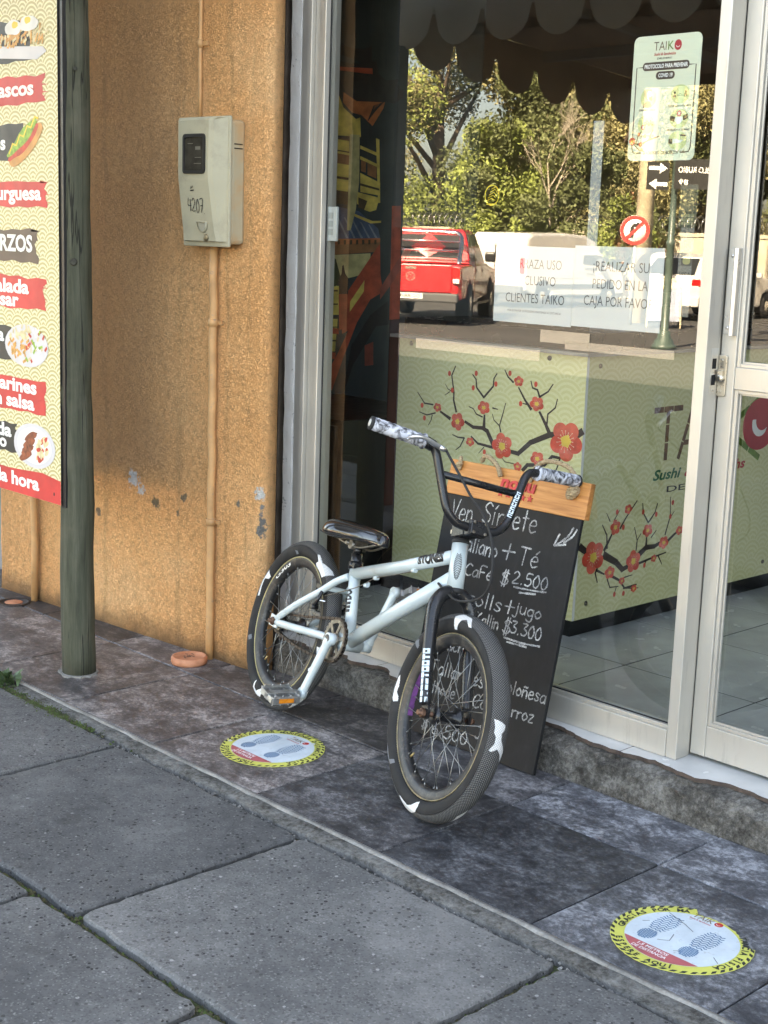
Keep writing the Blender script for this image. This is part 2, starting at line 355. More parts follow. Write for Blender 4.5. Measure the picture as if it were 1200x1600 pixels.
# --- wave-scale (overlapping arcs) print used on the counter and the menu board
def waves(name, axes, R, c0, c1, rings=4.0, rough=.4, grime=.0, spec=.4, lw=.5):
    g = G(name); x, y, z = g.xyz(); A = {'x': x, 'y': y, 'z': z}
    u = g.m('DIVIDE', A[axes[0]], R); v = g.m('DIVIDE', A[axes[1]], R)
    j0 = g.m('CEIL', g.m('MULTIPLY', g.m('SUBTRACT', v, 1.0), 2.0)); val = None; taken = None
    for k in range(4):
        j = g.m('ADD', j0, float(k)); d = g.m('SUBTRACT', v, g.m('MULTIPLY', j, .5))
        off = g.m('FLOORED_MODULO', j, 2.0)
        du = g.m('SUBTRACT', g.m('FLOORED_MODULO', g.m('ADD', g.m('ADD', u, off), 64.0), 2.0), 1.0)
        r = g.m('SQRT', g.m('ADD', g.m('MULTIPLY', du, du), g.m('MULTIPLY', d, d)))
        ins = g.m('LESS_THAN', r, 1.0)
        w_ = g.step(g.m('ABSOLUTE', g.m('SUBTRACT', g.m('FRACT', g.m('MULTIPLY', r, rings)), .5)), lw*.5-.06, lw*.5+.06)
        if val is None: val = g.m('MULTIPLY', w_, ins); taken = ins
        else:
            fr = g.m('MULTIPLY', ins, g.m('SUBTRACT', 1.0, taken)); val = g.m('ADD', val, g.m('MULTIPLY', w_, fr)); taken = g.m('MAXIMUM', taken, ins)
    c = g.mix(val, c0, c1)
    if grime: c = g.mix(g.m('MULTIPLY', g.step(g.noise(6, 5), .5, .75), grime), c, tuple(q*.6 for q in c0))
    return g.done(c, rough, 0., None, spec=spec)
M_WAVE_X = waves('wave_print_front', 'xz', .072, (.70, .66, .35), (.77, .735, .425), 4.0, .35)
M_WAVE_Y = waves('wave_print_side', 'yz', .072, (.66, .62, .33), (.73, .695, .40), 4.0, .35)
M_WAVE_SIGN = waves('wave_print_menu', 'xz', .052, (.50, .42, .20), (.80, .74, .48), 4.0, .45, lw=.55)

# --- glass: clear pane whose street face mirrors, more strongly at a slant
def glass(name, f0, tint=(.94, .96, .95)):
    mt = bpy.data.materials.new(name); mt.use_nodes = True; nt = mt.node_tree; nt.nodes.clear()
    N = nt.nodes.new; L = nt.links.new
    ge = N('ShaderNodeNewGeometry'); dt = N('ShaderNodeVectorMath'); dt.operation = 'DOT_PRODUCT'; L(ge.outputs['Incoming'], dt.inputs[0]); L(ge.outputs['Normal'], dt.inputs[1])
    def mth(op, a, b):
        q = N('ShaderNodeMath'); q.operation = op
        for i, t in enumerate((a, b)):
            if isinstance(t, bpy.types.NodeSocket): L(t, q.inputs[i])
            else: q.inputs[i].default_value = t
        return q.outputs[0]
    cs = mth('ABSOLUTE', dt.outputs['Value'], 0); f = mth('ADD', f0, mth('MULTIPLY', 1-f0, mth('POWER', mth('SUBTRACT', 1.0, cs), 5.0)))
    tr = N('ShaderNodeBsdfTransparent'); tr.inputs[0].default_value = (*tint, 1); gl = N('ShaderNodeBsdfGlossy'); gl.inputs['Roughness'].default_value = 0
    mx = N('ShaderNodeMixShader'); L(f, mx.inputs[0]); L(tr.outputs[0], mx.inputs[1]); L(gl.outputs[0], mx.inputs[2])
    out = N('ShaderNodeOutputMaterial'); L(mx.outputs[0], out.inputs[0]); return mt
M_GLASS = glass('window_glass', .118); M_GLASSB = glass('window_glass_back', .0, (.97, .98, .975)); M_FILM = glass('clear_film', .21, (.95, .95, .93))
M_FROST = bpy.data.materials.new('frosted_tape'); M_FROST.use_nodes = True; _n = M_FROST.node_tree; _t = _n.nodes.new('ShaderNodeBsdfTransparent'); _x = _n.nodes.new('ShaderNodeMixShader'); _x.inputs[0].default_value = .3
_n.nodes['Principled BSDF'].inputs['Base Color'].default_value = (.75, .75, .72, 1); _n.links.new(_t.outputs[0], _x.inputs[1]); _n.links.new(_n.nodes['Principled BSDF'].outputs[0], _x.inputs[2]); _n.links.new(_x.outputs[0], _n.nodes['Material Output'].inputs[0])

# --- aluminium and plain paints
g = G('champagne_aluminium'); n1 = g.noise(3, 4); n2 = g.noise(90, 3, .6, 0, g.map((1, 1, .05)))
sm = g.noise(18, 6, .75, 0, g.map((2, 2, .25)))
M_ALU = g.done(g.mix(g.m('MULTIPLY', g.step(sm, .54, .72), .35), g.ramp(n1, [(.3, (.50, .47, .42)), (.7, (.60, .57, .51))]), (.30, .28, .25)), g.m('ADD', .36, g.m('MULTIPLY', n2, .18)), .55, n2, .04, .0006)
M_BRUSH = mk('brushed_aluminium', (.62, .62, .62), .32, .95, .05, 30)
M_BLACK = mk('black_satin', (.014, .014, .015), .38, 0, .2, 12); M_RUBBER = mk('black_rubber', (.02, .02, .02), .8, 0, .2, 20)
M_WHITEP = mk('white_paper', (.60, .60, .585), .75, 0, .03, 4)
M_CONDUIT = mk('painted_conduit', (.55, .30, .13), .6, 0, .15, 14, .2, 120, wear=.3, wcol=(.33, .22, .14))
g = G('meter_plastic'); n1 = g.noise(9, 6, .7); n2 = g.noise(3, 3)
c = g.mix(g.m('MULTIPLY', g.step(n1, .48, .72), .45), (.40, .37, .265), (.22, .20, .15)); c = g.mix(g.m('MULTIPLY', g.step(n2, .45, .6), .25), c, (.30, .275, .21))
M_METER = g.done(c, .55, 0., None, spec=.4)
g = G('meter_plastic_oversprayed'); n1 = g.noise(7, 5, .6)
M_METER2 = g.done(g.mix(g.step(n1, .45, .72), (.40, .36, .25), (.47, .30, .15)), .6, 0., None)
M_PLASTER = None
g = G('peeling_white_plaster'); n1 = g.noise(26, 7, .8); n2 = g.noise(60, 5)
M_PLASTER = g.done(g.mix(g.step(n1, .60, .66), (.78, .76, .72), (.16, .155, .15)), .9, 0., g.m('ADD', n1, n2), .8, .005)
def flat(name, col, rough=.6, var=.04): return mk(name, col, rough, 0, var, 8, spec=.3)
# ------------------------------------------------------------------ ground and pavement
def n1(x, s=0):  # cheap repeatable 1-D noise
    return (math.sin(x*12.9+s*7.1)+math.sin(x*29.7+s*3.3+1.3)*.6+math.sin(x*71.3+s*1.7+.4)*.35)/1.95
mb = MB(); mb.add([(-140,-140,-.17),(140,-140,-.17),(140,40,-.17),(-140,40,-.17)], [(0,1,2,3)])
mb.build('street', M_ASPH, kind='structure')
mb = MB(); mb.box((-9,-4.6,-.16),(4,-.70,-.026)); bed = mb.build('pavement', M_SOIL, kind='structure')
mb = MB(); mb.box((-9,-.74,-.16),(4,.0,-.012)); tiled = mb.build('tiled_pavement', M_KERB, kind='structure')
mb = MB()
nx = 150
for i in range(nx):
    xa, xb = -8+11*i/nx, -8+11*(i+1)/nx
    ya, yb = -.724+.004*n1(xa, 1), -.724+.004*n1(xb, 1); za, zb = .0005+.001*n1(xa*1.7, 2), .0005+.001*n1(xb*1.7, 2)
    mb.add([(xa,ya,-.05),(xb,yb,-.05),(xb,yb,zb-.004),(xa,ya,za-.004),(xb,yb+.006,zb),(xa,ya+.006,za),(xb,-.708,zb+.001),(xa,-.708,za+.001),(xb,-.707,-.02),(xa,-.707,-.02)], [(0,1,2,3),(3,2,4,5),(5,4,6,7),(7,6,8,9)], 0, True)
mb.build('edging_strip', M_KERB, tiled)
g = G('worn_mortar'); q1 = g.noise(10, 8, .75); q2 = g.noise(90, 4, .7); M_MORT = g.done(g.ramp(g.m('ADD', g.m('MULTIPLY', q1, .6), g.m('MULTIPLY', q2, .4)), [(.40, (.040, .038, .034)), (.5, (.098, .096, .091)), (.62, (.17, .167, .16))]), .93, 0., g.m('ADD', q1, q2), .8, .005, .2)
mb = MB(); nx = 260; fr_ = []; bk_ = []
for i in range(nx+1):
    x = -8+11*i/nx; bk_.append((x, -.7235+.003*n1(x, 1), -.002+.0015*n1(x*3, 4))); fr_.append((x, -.768+.010*n1(x*.9, 3)+.006*n1(x*3.7, 6), -.006+.003*n1(x*2.3, 5)))
for i in range(nx): mb.add([fr_[i], fr_[i+1], bk_[i+1], bk_[i], V(fr_[i])-V((0,0,.03)), V(fr_[i+1])-V((0,0,.03))], [(0,1,2,3),(4,5,1,0)], 0, True)
mb.build('mortar_fill', M_MORT, tiled)
JX = -1.316; TP = .4595
tile_me = {}
for row, (y0, y1) in enumerate(((-.705, -.2505), (-.2455, -.003))):
    for k in range(-3, 12):
        x1 = JX-TP*(k-1)-.002; x0 = JX-TP*k+.002
        mbk = row
        if mbk not in tile_me:
            mb = MB(); L = x1-x0; D = y1-y0; e = .0025
            mb.add([(0,0,-.012),(L,0,-.012),(L,D,-.012),(0,D,-.012),(0,0,-e),(L,0,-e),(L,D,-e),(0,D,-e),(e,e,0),(L-e,e,0),(L-e,D-e,0),(e,D-e,0)],
                   [(0,1,5,4),(1,2,6,5),(2,3,7,6),(3,0,4,7),(4,5,9,8),(5,6,10,9),(6,7,11,10),(7,4,8,11),(8,9,10,11)])
            o = mb.build('floor_tile', M_TILE, tiled, local=True); tile_me[mbk] = o.data
        else:
            o = bpy.data.objects.new('floor_tile', tile_me[mbk]); COL.objects.link(o); o.parent = tiled
        o.location = (x0, y0, RND.uniform(-.0008, .0008))
        t = min(1, max(0, (x0+3.15)/.7)); b = RND.choice([.62, .72, .85, 1.0, 1.2, 1.45])
        w_, c_ = (1.16*b, 1.05*b, 1.0*b), (.96*b, .985*b, 1.04*b)
        o.color = tuple(w_[i]*(1-t)+c_[i]*t for i in range(3))+(1,)
def slab(x0, x1, y0, y1, seed):
    mb = MB(); pts = []; k = 26
    def edge(a, b):
        for i in range(k):
            t = i/k; px, py = a[0]+(b[0]-a[0])*t, a[1]+(b[1]-a[1])*t; q = t*3.1+seed
            pts.append((px+.003*n1(q, seed)+.0028*RND.uniform(-1, 1), py+.003*n1(q+5, seed*2)+.0028*RND.uniform(-1, 1)))
    edge((x0,y0),(x1,y0)); edge((x1,y0),(x1,y1)); edge((x1,y1),(x0,y1)); edge((x0,y1),(x0,y0))
    cx, cy = (x0+x1)/2, (y0+y1)/2; n = len(pts)
    for i in range(0, n, k):   # knocked-off corners
        dx, dy = cx-pts[i][0], cy-pts[i][1]; r = RND.uniform(.003, .011); L = math.hypot(dx, dy); pts[i] = (pts[i][0]+dx/L*r, pts[i][1]+dy/L*r)
    z = -.006+RND.uniform(-.002, .002)
    def ins(p, d):
        dx, dy = cx-p[0], cy-p[1]; L = math.hypot(dx, dy); return (p[0]+dx/L*d, p[1]+dy/L*d)
    r0 = [(p[0], p[1], -.045) for p in pts]; r1 = [(p[0], p[1], z-.007) for p in pts]; r2 = [(*ins(p, .004), z-.002) for p in pts]; r3 = [(*ins(p, .010), z) for p in pts]
    mb.loft([r0, r1, r2, r3], smooth=False, cap=False); mb.f.append([len(mb.v)-n+i for i in range(n)]); mb.m.append(0); mb.s.append(False)
    o = mb.build('paving_slab', M_SLAB, bed); return o
g_ = .019
for k in range(-2, 6): slab(-1.632-.795*k+g_/2, -1.632-.795*(k-1)-g_/2, -1.395, -.783+.003*n1(k), k+3)
for k, (a, b) in enumerate(((-5.8,-5.0),(-5.0,-4.25),(-4.25,-3.37),(-3.37,-2.572),(-2.572,-1.955),(-1.955,-1.16),(-1.16,-.36),(-.36,.44))): slab(a+g_/2, b-g_/2, -2.02, -1.418, k+21)
for r in range(4):
    for k in range(-1, 9): slab(-.9-.80*k+g_/2-.3*r, -.9-.80*(k-1)-g_/2-.3*r, -2.035-.62*(r+1)+.014, -2.035-.62*r, k+41+r*11)
mb = MB(); mb.box((-60,-4.76,-.17),(60,-4.605,-.02)); mb.build('kerb', M_KERB, kind='structure', bevel=.015)

# crumbled mortar fill and moss between edging and slabs
mb = MB()
for i in range(1500):
    x = RND.uniform(-5.2, .2); y = -.777+RND.gauss(0, .006)+.004*n1(x, 4); r = RND.uniform(.0015, .006); a = RND.uniform(0, 6.28)
    zz = -.020+RND.uniform(0, .006)
    vs = [(x+r*math.cos(a+2.1*j), y+r*math.sin(a+2.1*j), zz) for j in range(3)]+[(x, y, zz+r*.9)]
    mb.add(vs, [(0,1,3),(1,2,3),(2,0,3)])
mb.build('crumbled_mortar', M_KERB, label='crumbled grey mortar along the edge of the tiled pavement', cat='mortar', kind='stuff')
M_MOSS = mk('moss', (.055, .085, .018), .95, 0, .45, 40); M_MOSS2 = mk('dry_moss', (.065, .062, .028), .95, 0, .4, 40)
mb = MB()
def mossdot(x, y, z, r, m):
    a = RND.uniform(0, 6.28); vs = [(x+r*math.cos(a+1.257*j), y+r*math.sin(a+1.257*j), z) for j in range(5)]+[(x+RND.uniform(-r, r)*.3, y, z+r*RND.uniform(.7, 1.4))]
    mb.add(vs, [(j, (j+1) % 5, 5) for j in range(5)], m, True)
for i in range(1500):
    x = RND.gauss(-3.62, .13); y = -.772+RND.gauss(0, .012); mossdot(x, y, -.008, RND.uniform(.002, .006), 0 if RND.random() < .7 else 1)
for i in range(3800):
    q = RND.random()
    if q < .45: x = RND.uniform(-4.6, -.6); y = -1.4065+RND.gauss(0, .005)
    elif q < .85: x = RND.choice([-3.222, -2.427, -1.632, -.837])+RND.gauss(0, .004); y = RND.uniform(-1.40, -.78)
    else: x = RND.choice([-2.572, -1.955, -3.37])+RND.gauss(0, .004); y = RND.uniform(-2.0, -1.42)
    mossdot(x, y, -.024, RND.uniform(.002, .0055), 0 if RND.random() < .3 else 1)
mb.build('moss', [M_MOSS, M_MOSS2], label='green and brown moss growing in the pavement joints', cat='moss', kind='stuff')
# weed at the left edge
wd_ = thing('weed', 'small green weed growing from the pavement edge by the timber post', 'weed', (-3.90, -.752, 0))
M_LEAF = mk('weed_leaf', (.07, .115, .045), .6, 0, .3, 30)
for i in range(46):
    a = RND.uniform(0, 6.28); L = RND.uniform(.03, .085); el = RND.uniform(.35, 1.3); b = V((-3.90+RND.gauss(0, .022), -.752+RND.gauss(0, .010), -.01))
    d = V((math.cos(a)*math.cos(el), math.sin(a)*math.cos(el), math.sin(el))); s_ = d.cross(V((0,0,1))).normalized()*L*.14
    p1 = b+d*L*.5; p2 = b+d*L*.95-V((0,0,L*.18)); mb = MB()
    mb.add([b, p1-s_, p1+V((0,0,-.002)), p1+s_, p2], [(0,2,1),(0,3,2),(1,2,4),(2,3,4)], 0, True)
    mb.build('leaf', M_LEAF, wd_)

# ------------------------------------------------------------------ building: orange wall, shop shell, step
TH = .0706; wt = V((1, TH, 0)).normalized(); wo = V((TH, -1, 0)).normalized(); W0 = V((-3.557, -.07, 0))
def wall(X, off, z):                              # a point on the orange wall, off metres out of it
    s_ = (X-W0.x)/wt.x; return W0+wt*s_+wo*off+V((0, 0, z))
mb = MB(); E_ = wall(-3.482, 0, 0)
prof = [wall(-4.972, 0, 0), wall(-4.5, 0, 0), wall(-4.0, 0, 0), wall(-3.6, 0, 0)]
r_ = .028; c0 = wall(-3.482-r_, -r_, 0)
for i in range(7):
    a = rad(-90+90*i/6); prof.append(c0+wt*r_*math.cos(a)-wo*r_*math.sin(a))
prof += [V((-3.487, -.010, 0)), V((-3.74, -.010, 0)), V((-3.74, .3, 0)), V((-4.972, .3, 0))]
n = len(prof); rings = []
for zz in [-.02]+[.1*i for i in range(1, 47)]:
    ring = []
    for j, p in enumerate(prof):
        q = p.copy(); q.z = zz
        if 3 < j < 11: q += V((.004*n1(zz*2.1+j, 3), .003*n1(zz*2.7, j), 0))
        if j < 4: q += wo*(.003*n1(zz*1.3+j*2, 5))
        if zz < .06 and j < 11: q += wo*.006*(1 if zz < 0 else .4)
        ring.append(q)
    rings.append(ring)
mb.loft(rings, smooth=True)
for i in range(len(mb.s)): mb.s[i] = True
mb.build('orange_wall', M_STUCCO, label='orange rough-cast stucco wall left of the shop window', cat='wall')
M_DARKB = mk('dark_brown_metal', (.13, .10, .08), .5, .3, .25, 14); M_VOID = mk('void_black', (.006, .006, .006), .9)  # M_VOID: near-black that paints in the darkness of slots and holes
mb = MB(); mb.box((-3.640,.085,-.0),(-3.598,.16,2.6)); mb.box((-3.632,.079,.02),(-3.606,.085,2.6)); mb.build('shutter_guide', M_DARKB, label='dark brown metal shutter guide between orange wall and window', cat='shutter guide')
mb = MB()
for i in range(40):
    za, zb = i*.065, (i+1)*.065; e = [.004*n1(za*3, 1), .004*n1(zb*3, 1), .003*n1(za*4, 2), .003*n1(zb*4, 2)]
    mb.add([(-3.572,.087+e[2],za),(-3.527+e[0],.087+e[2],za),(-3.527+e[1],.087+e[3],zb),(-3.572,.087+e[3],zb),(-3.527+e[0],.16,za),(-3.527+e[1],.16,zb),(-3.572,.16,za),(-3.572,.16,zb)], [(0,1,2,3),(1,4,5,2),(6,0,3,7)])
mb.build('plaster_strip', M_PLASTER, label='narrow strip of chipped white plaster beside the aluminium window jamb', cat='plaster strip')
M_IN = mk('dim_interior_paint', (.13, .11, .09), .8, 0, .15, 2); M_CEIL = mk('interior_ceiling', (.28, .26, .23), .85, 0, .1, 2)
M_FAC = mk('facade_paint', (.48, .43, .36), .85, 0, .12, 2, .3, 60)
mb = MB(); mb.box((-5.05,.302,-.02),(-4.96,6,3.0)); mb.box((-4.96,.17,.0),(-3.76,.30,3.0)); mb.build('wall_left', M_IN, kind='structure')
mb = MB(); mb.box((-4.96,5.9,0),(2.0,6,3.0)); mb.build('wall_back', M_IN, kind='structure')
mb = MB(); mb.box((1.9,.1,0),(2.0,5.9,3.0)); mb.build('wall_right', M_IN, kind='structure')
mb = MB(); mb.box((-4.96,.12,2.9),(1.9,5.9,2.99)); mb.build('ceiling', M_CEIL, kind='structure')
ub = thing('upper_building', 'plain beige upper storey over the shop, mostly above the picture', 'building', (-2, .1, 2.45))
mb = MB(); mb.box((-3.44,.08,2.46),(3.0,.3,8.2)); mb.box((-12,.31,3.0),(9,.5,8.2)); mb.build('facade', M_FAC, ub)
mb = MB(); mb.box((-12,.5,8.0),(9,8,8.2)); mb.build('roof', M_FAC, ub)
mb = MB(); mb.box((-9,-.02,0),(-4.975,.3,4.6)); mb.build('neighbour_wall', mk('grey_neighbour', (.20,.20,.19), .8, 0, .2, 5, .4), label='grey neighbouring wall at the far left edge beyond the orange wall', cat='wall')
mb = MB(); mb.box((1.0,-.0,0),(3.0,.09,2.46)); mb.build('end_pier', M_FAC, label='beige masonry pier right of the shop door', cat='pier')

# step: rough concrete with a broken top edge
_ek = []; _ex = -3.7
while _ex < 3: _ek.append((_ex, RND.choice([.022, .026, .03, .045, .062, .074])+RND.uniform(-.004, .004))); _ex += RND.uniform(.03, .14)
def edge_y(x):
    for (a, p), (b, q) in zip(_ek, _ek[1:]):
        if a <= x <= b: return p+(q-p)*(x-a)/(b-a)
    return .04
mb = MB(); xs = [-3.50+.02*i for i in range(280)]; rings = []
for x in xs:
    e = edge_y(x)+.012; q = n1(x*2.3, 2); q2 = n1(x*4.1, 6)
    jj = RND.uniform; rings.append([(x, .004*q+jj(-.002,.002), -.02), (x, .005*q2+jj(-.003,.003), .02), (x, .002+.008*q+jj(-.003,.003), .046), (x, .006+.010*q2+jj(-.003,.003), .072+.006*q), (x, .018+.010*q+jj(-.003,.003), .088+.005*q2), (x, max(.026, e*.62), .097+.004*q+jj(-.002,.002)), (x, e, .1015), (x, .30, .1015), (x, .30, -.02)])
mb.loft(rings, smooth=False)
step = mb.build('shop_step', M_STEP, kind='structure')
M_TILE_W = mk('white_floor_tile', (.58, .575, .55), .24, 0, .14, 5); M_CLAY = mk('broken_tile_clay', (.085, .060, .048), .9, 0, .3, 40, .5, 200)
FX = -2.111; FP = .468
for k in range(-4, 4):
    x0, x1 = FX+FP*k+.0012, FX+FP*(k+1)-.0012
    if x1 < -3.5: continue
    x0 = max(x0, -3.50)
    nseg = 34; fr = []
    for i in range(nseg+1):
        x = x0+(x1-x0)*i/nseg; e = edge_y(x)+.004*n1(x*9, 3)+RND.uniform(-.002,.002)+(.0 if x > -2.6 else -.02)
        fr.append((x, e))
    poly = fr+[(x1, .2035), (x0, .2035)]
    mb = MB(); mb.prism(poly, (0,0,.1020), (1,0,0), (0,1,0), (0,0,1), .011, 0, 1); mb.build('threshold_tile', [M_TILE_W, M_CLAY], step)
mb = MB(); mb.box((-4.96,.302,.0),(1.9,5.9,.1122)); fl = mb.build('floor', mk('dark_grout', (.012,.012,.012), .9), kind='structure')
mb = MB(); e = .0012; D = FP-.006; mb.box((0,0,-.008),(D,D,0)); ft = None
for i in range(-6, 5):
    for j in range(0, 7):
        x0 = FX+FP*i+.003; y0 = .673+FP*(j-1)+.003
        if ft is None: ft = mb.build('floor_tile', M_TILE_W, fl, local=True, bevel=.001); o = ft
        else:
            o = bpy.data.objects.new('floor_tile', ft.data); COL.objects.link(o); o.parent = fl
        o.location = (x0, y0, .113+RND.uniform(-.0004, .0004))

# ------------------------------------------------------------------ shop window
win = thing('shop_window', 'large aluminium-framed shop window mirroring the street', 'window', (-2.7, .1, .113))
mb = MB(); mb.box((-3.525,.090,.113),(-3.487,.15,2.46)); mb.box((-3.487,.080,.113),(-3.468,.15,2.46)); mb.box((-3.468,.096,.113),(-3.440,.15,2.46)); mb.box((-3.440,.088,.113),(-3.413,.15,2.46)); mb.build('jamb', M_ALU, win, bevel=.002)
mb = MB(); mb.box((-3.413,.088,.1135),(-2.0115,.145,.186)); mb.build('bottom_rail', M_ALU, win, bevel=.002)
mb = MB(); mb.box((-3.413,.096,.186),(-2.0115,.107,.197)); mb.box((-3.413,.1195,.186),(-2.0115,.132,.199)); mb.build('glazing_bead', M_ALU, win, bevel=.0015)
mb = MB(); mb.box((-3.412,.1072,.1885),(-2.0118,.1098,.1995)); mb.box((-2.0155,.1072,.1995),(-2.0118,.1098,2.38)); mb.box((-3.4128,.1072,.1995),(-3.409,.1098,2.38)); mb.build('gasket', M_RUBBER, win)
mb = MB(); mb.box((-3.413,.088,2.38),(-2.0115,.145,2.46)); mb.build('top_rail', M_ALU, win, bevel=.002)
mb = MB(); mb.box((-2.0110,.090,.1135),(-1.9790,.150,2.46)); mb.box((-2.009,.150,.1135),(-1.9900,.185,2.46)); mul = mb.build('mullion', M_ALU, win, bevel=.002)
mb = MB(); mb.box((-1.9788,.112,1.055),(-1.9778,.140,1.165)); mb.build('strike_plate', M_BRUSH, mul)
mb = MB(); mb.box((-1.9777,.118,1.075),(-1.9770,.134,1.100)); mb.box((-1.9777,.118,1.115),(-1.9770,.134,1.140)); mb.build('latch_hole', M_VOID, mul)
def pane(parent, x0, x1, z0, z1, y):
    mb = MB(); mb.box((x0,y,z0),(x1,y+.005,z1)); mb.m = [1,1,0,1,1,1]; return mb.build('glass_pane', [M_GLASS, M_GLASSB], parent, fix=False)
pane(win, -3.413, -2.0112, .190, 2.38, .110)

# ------------------------------------------------------------------ door
door = thing('glass_door', 'closed aluminium and glass shop door with pull handle and lock', 'door', (-1.55, .17, .12))
DY = .150
mb = MB(); mb.box((-1.9775,DY,.122),(-1.934,DY+.042,2.40)); mb.build('stile', M_ALU, door, bevel=.002)
mb = MB(); mb.box((-1.10,DY,.122),(-1.055,DY+.042,2.40)); mb.build('stile', M_ALU, door, bevel=.002)
for nm, z0, z1 in (('bottom_rail', .1225, .205), ('middle_rail', 1.067, 1.122), ('top_rail', 2.33, 2.40)):
    mb = MB(); mb.box((-1.9338,DY+.001,z0),(-1.1002,DY+.041,z1)); mb.build(nm, M_ALU, door, bevel=.002)
for z0, z1 in ((.205, 1.067), (1.122, 2.33)):
    mb = MB()
    for a in (0, .008):
        mb.box((-1.9338,DY+.006+a,z0+a*.6),(-1.9235+a*.6,DY+.0125+a,z1-a*.6)); mb.box((-1.9233+a*.6,DY+.0062+a,z0+a*.6),(-1.1004,DY+.0123+a,z0+.009+a*.6)); mb.box((-1.9233+a*.6,DY+.0062+a,z1-.009-a*.6),(-1.1004,DY+.0123+a,z1-a*.6))
    mb.build('glazing_bead', M_ALU, door, bevel=.001)
    pane(door, -1.930, -1.102, z0+.003, z1-.003, DY+.0265)
mb = MB(); mb.box((-1.9735,DY-.003,1.200),(-1.951,DY-.0005,1.405)); hp = mb.build('handle_plate', M_BRUSH, door, bevel=.001)
mb = MB(); pr_ = []
for i in range(9): a = rad(180*i/8); pr_.append((-1.9445-.0075*math.cos(a)*1.1, DY-.003-.019*math.sin(a)))
poly = [(-1.9527, DY-.001)]+pr_+[(-1.9363, DY-.001)]
mb.prism([(p[0], p[1]) for p in poly], (0,0,1.197), (1,0,0), (0,1,0), (0,0,1), .210); mb.build('pull_grip', M_BRUSH, hp, bevel=.001)
for zz in (1.215, 1.388):
    mb = MB(); mb.lathe((-1.963,DY-.003,zz),(0,-1,0),[(.0045,0),(.004,.0015),(.001,.0018)],12); mb.build('screw', M_BRUSH, hp)
M_NICK = mk('worn_nickel', (.55, .50, .42), .3, .9, .12, 40)
F = Flat(door, (-1.9665,DY-.0005,1.098), (1,0,0), (0,0,1)); pts = []
for cx, cy, a in ((.0075,-.046,-90),(.0075,.046,0),(-.0075,.046,90),(-.0075,-.046,180)):
    for i in range(5): t = rad(a+22.5*i); pts.append((cx+.005*math.cos(t), cy+.005*math.sin(t)))
mb = MB(); mb.prism(pts, (-1.9665,DY,1.098), (1,0,0), (0,0,1), (0,-1,0), .006); lk = mb.build('lock', M_NICK, door, bevel=.0015)
mb = MB(); mb.lathe((-1.9665,DY-.006,1.092),(0,-1,0),[(.0095,0),(.0095,.008),(.007,.0095),(.0001,.0095)],20); mb.box((-1.9735,DY-.0145,1.092),(-1.9595,DY-.0065,1.112)); mb.build('lock_cylinder', M_NICK, lk, bevel=.001)
mb = MB(); mb.box((-1.9672,DY-.0165,1.086),(-1.9658,DY-.0156,1.097)); mb.build('keyhole', M_VOID, lk)
for zz in (1.060, 1.136):
    mb = MB(); mb.lathe((-1.9665,DY-.006,zz),(0,-1,0),[(.003,0),(.003,.001),(.001,.0014)],10); mb.build('screw', M_NICK, lk)
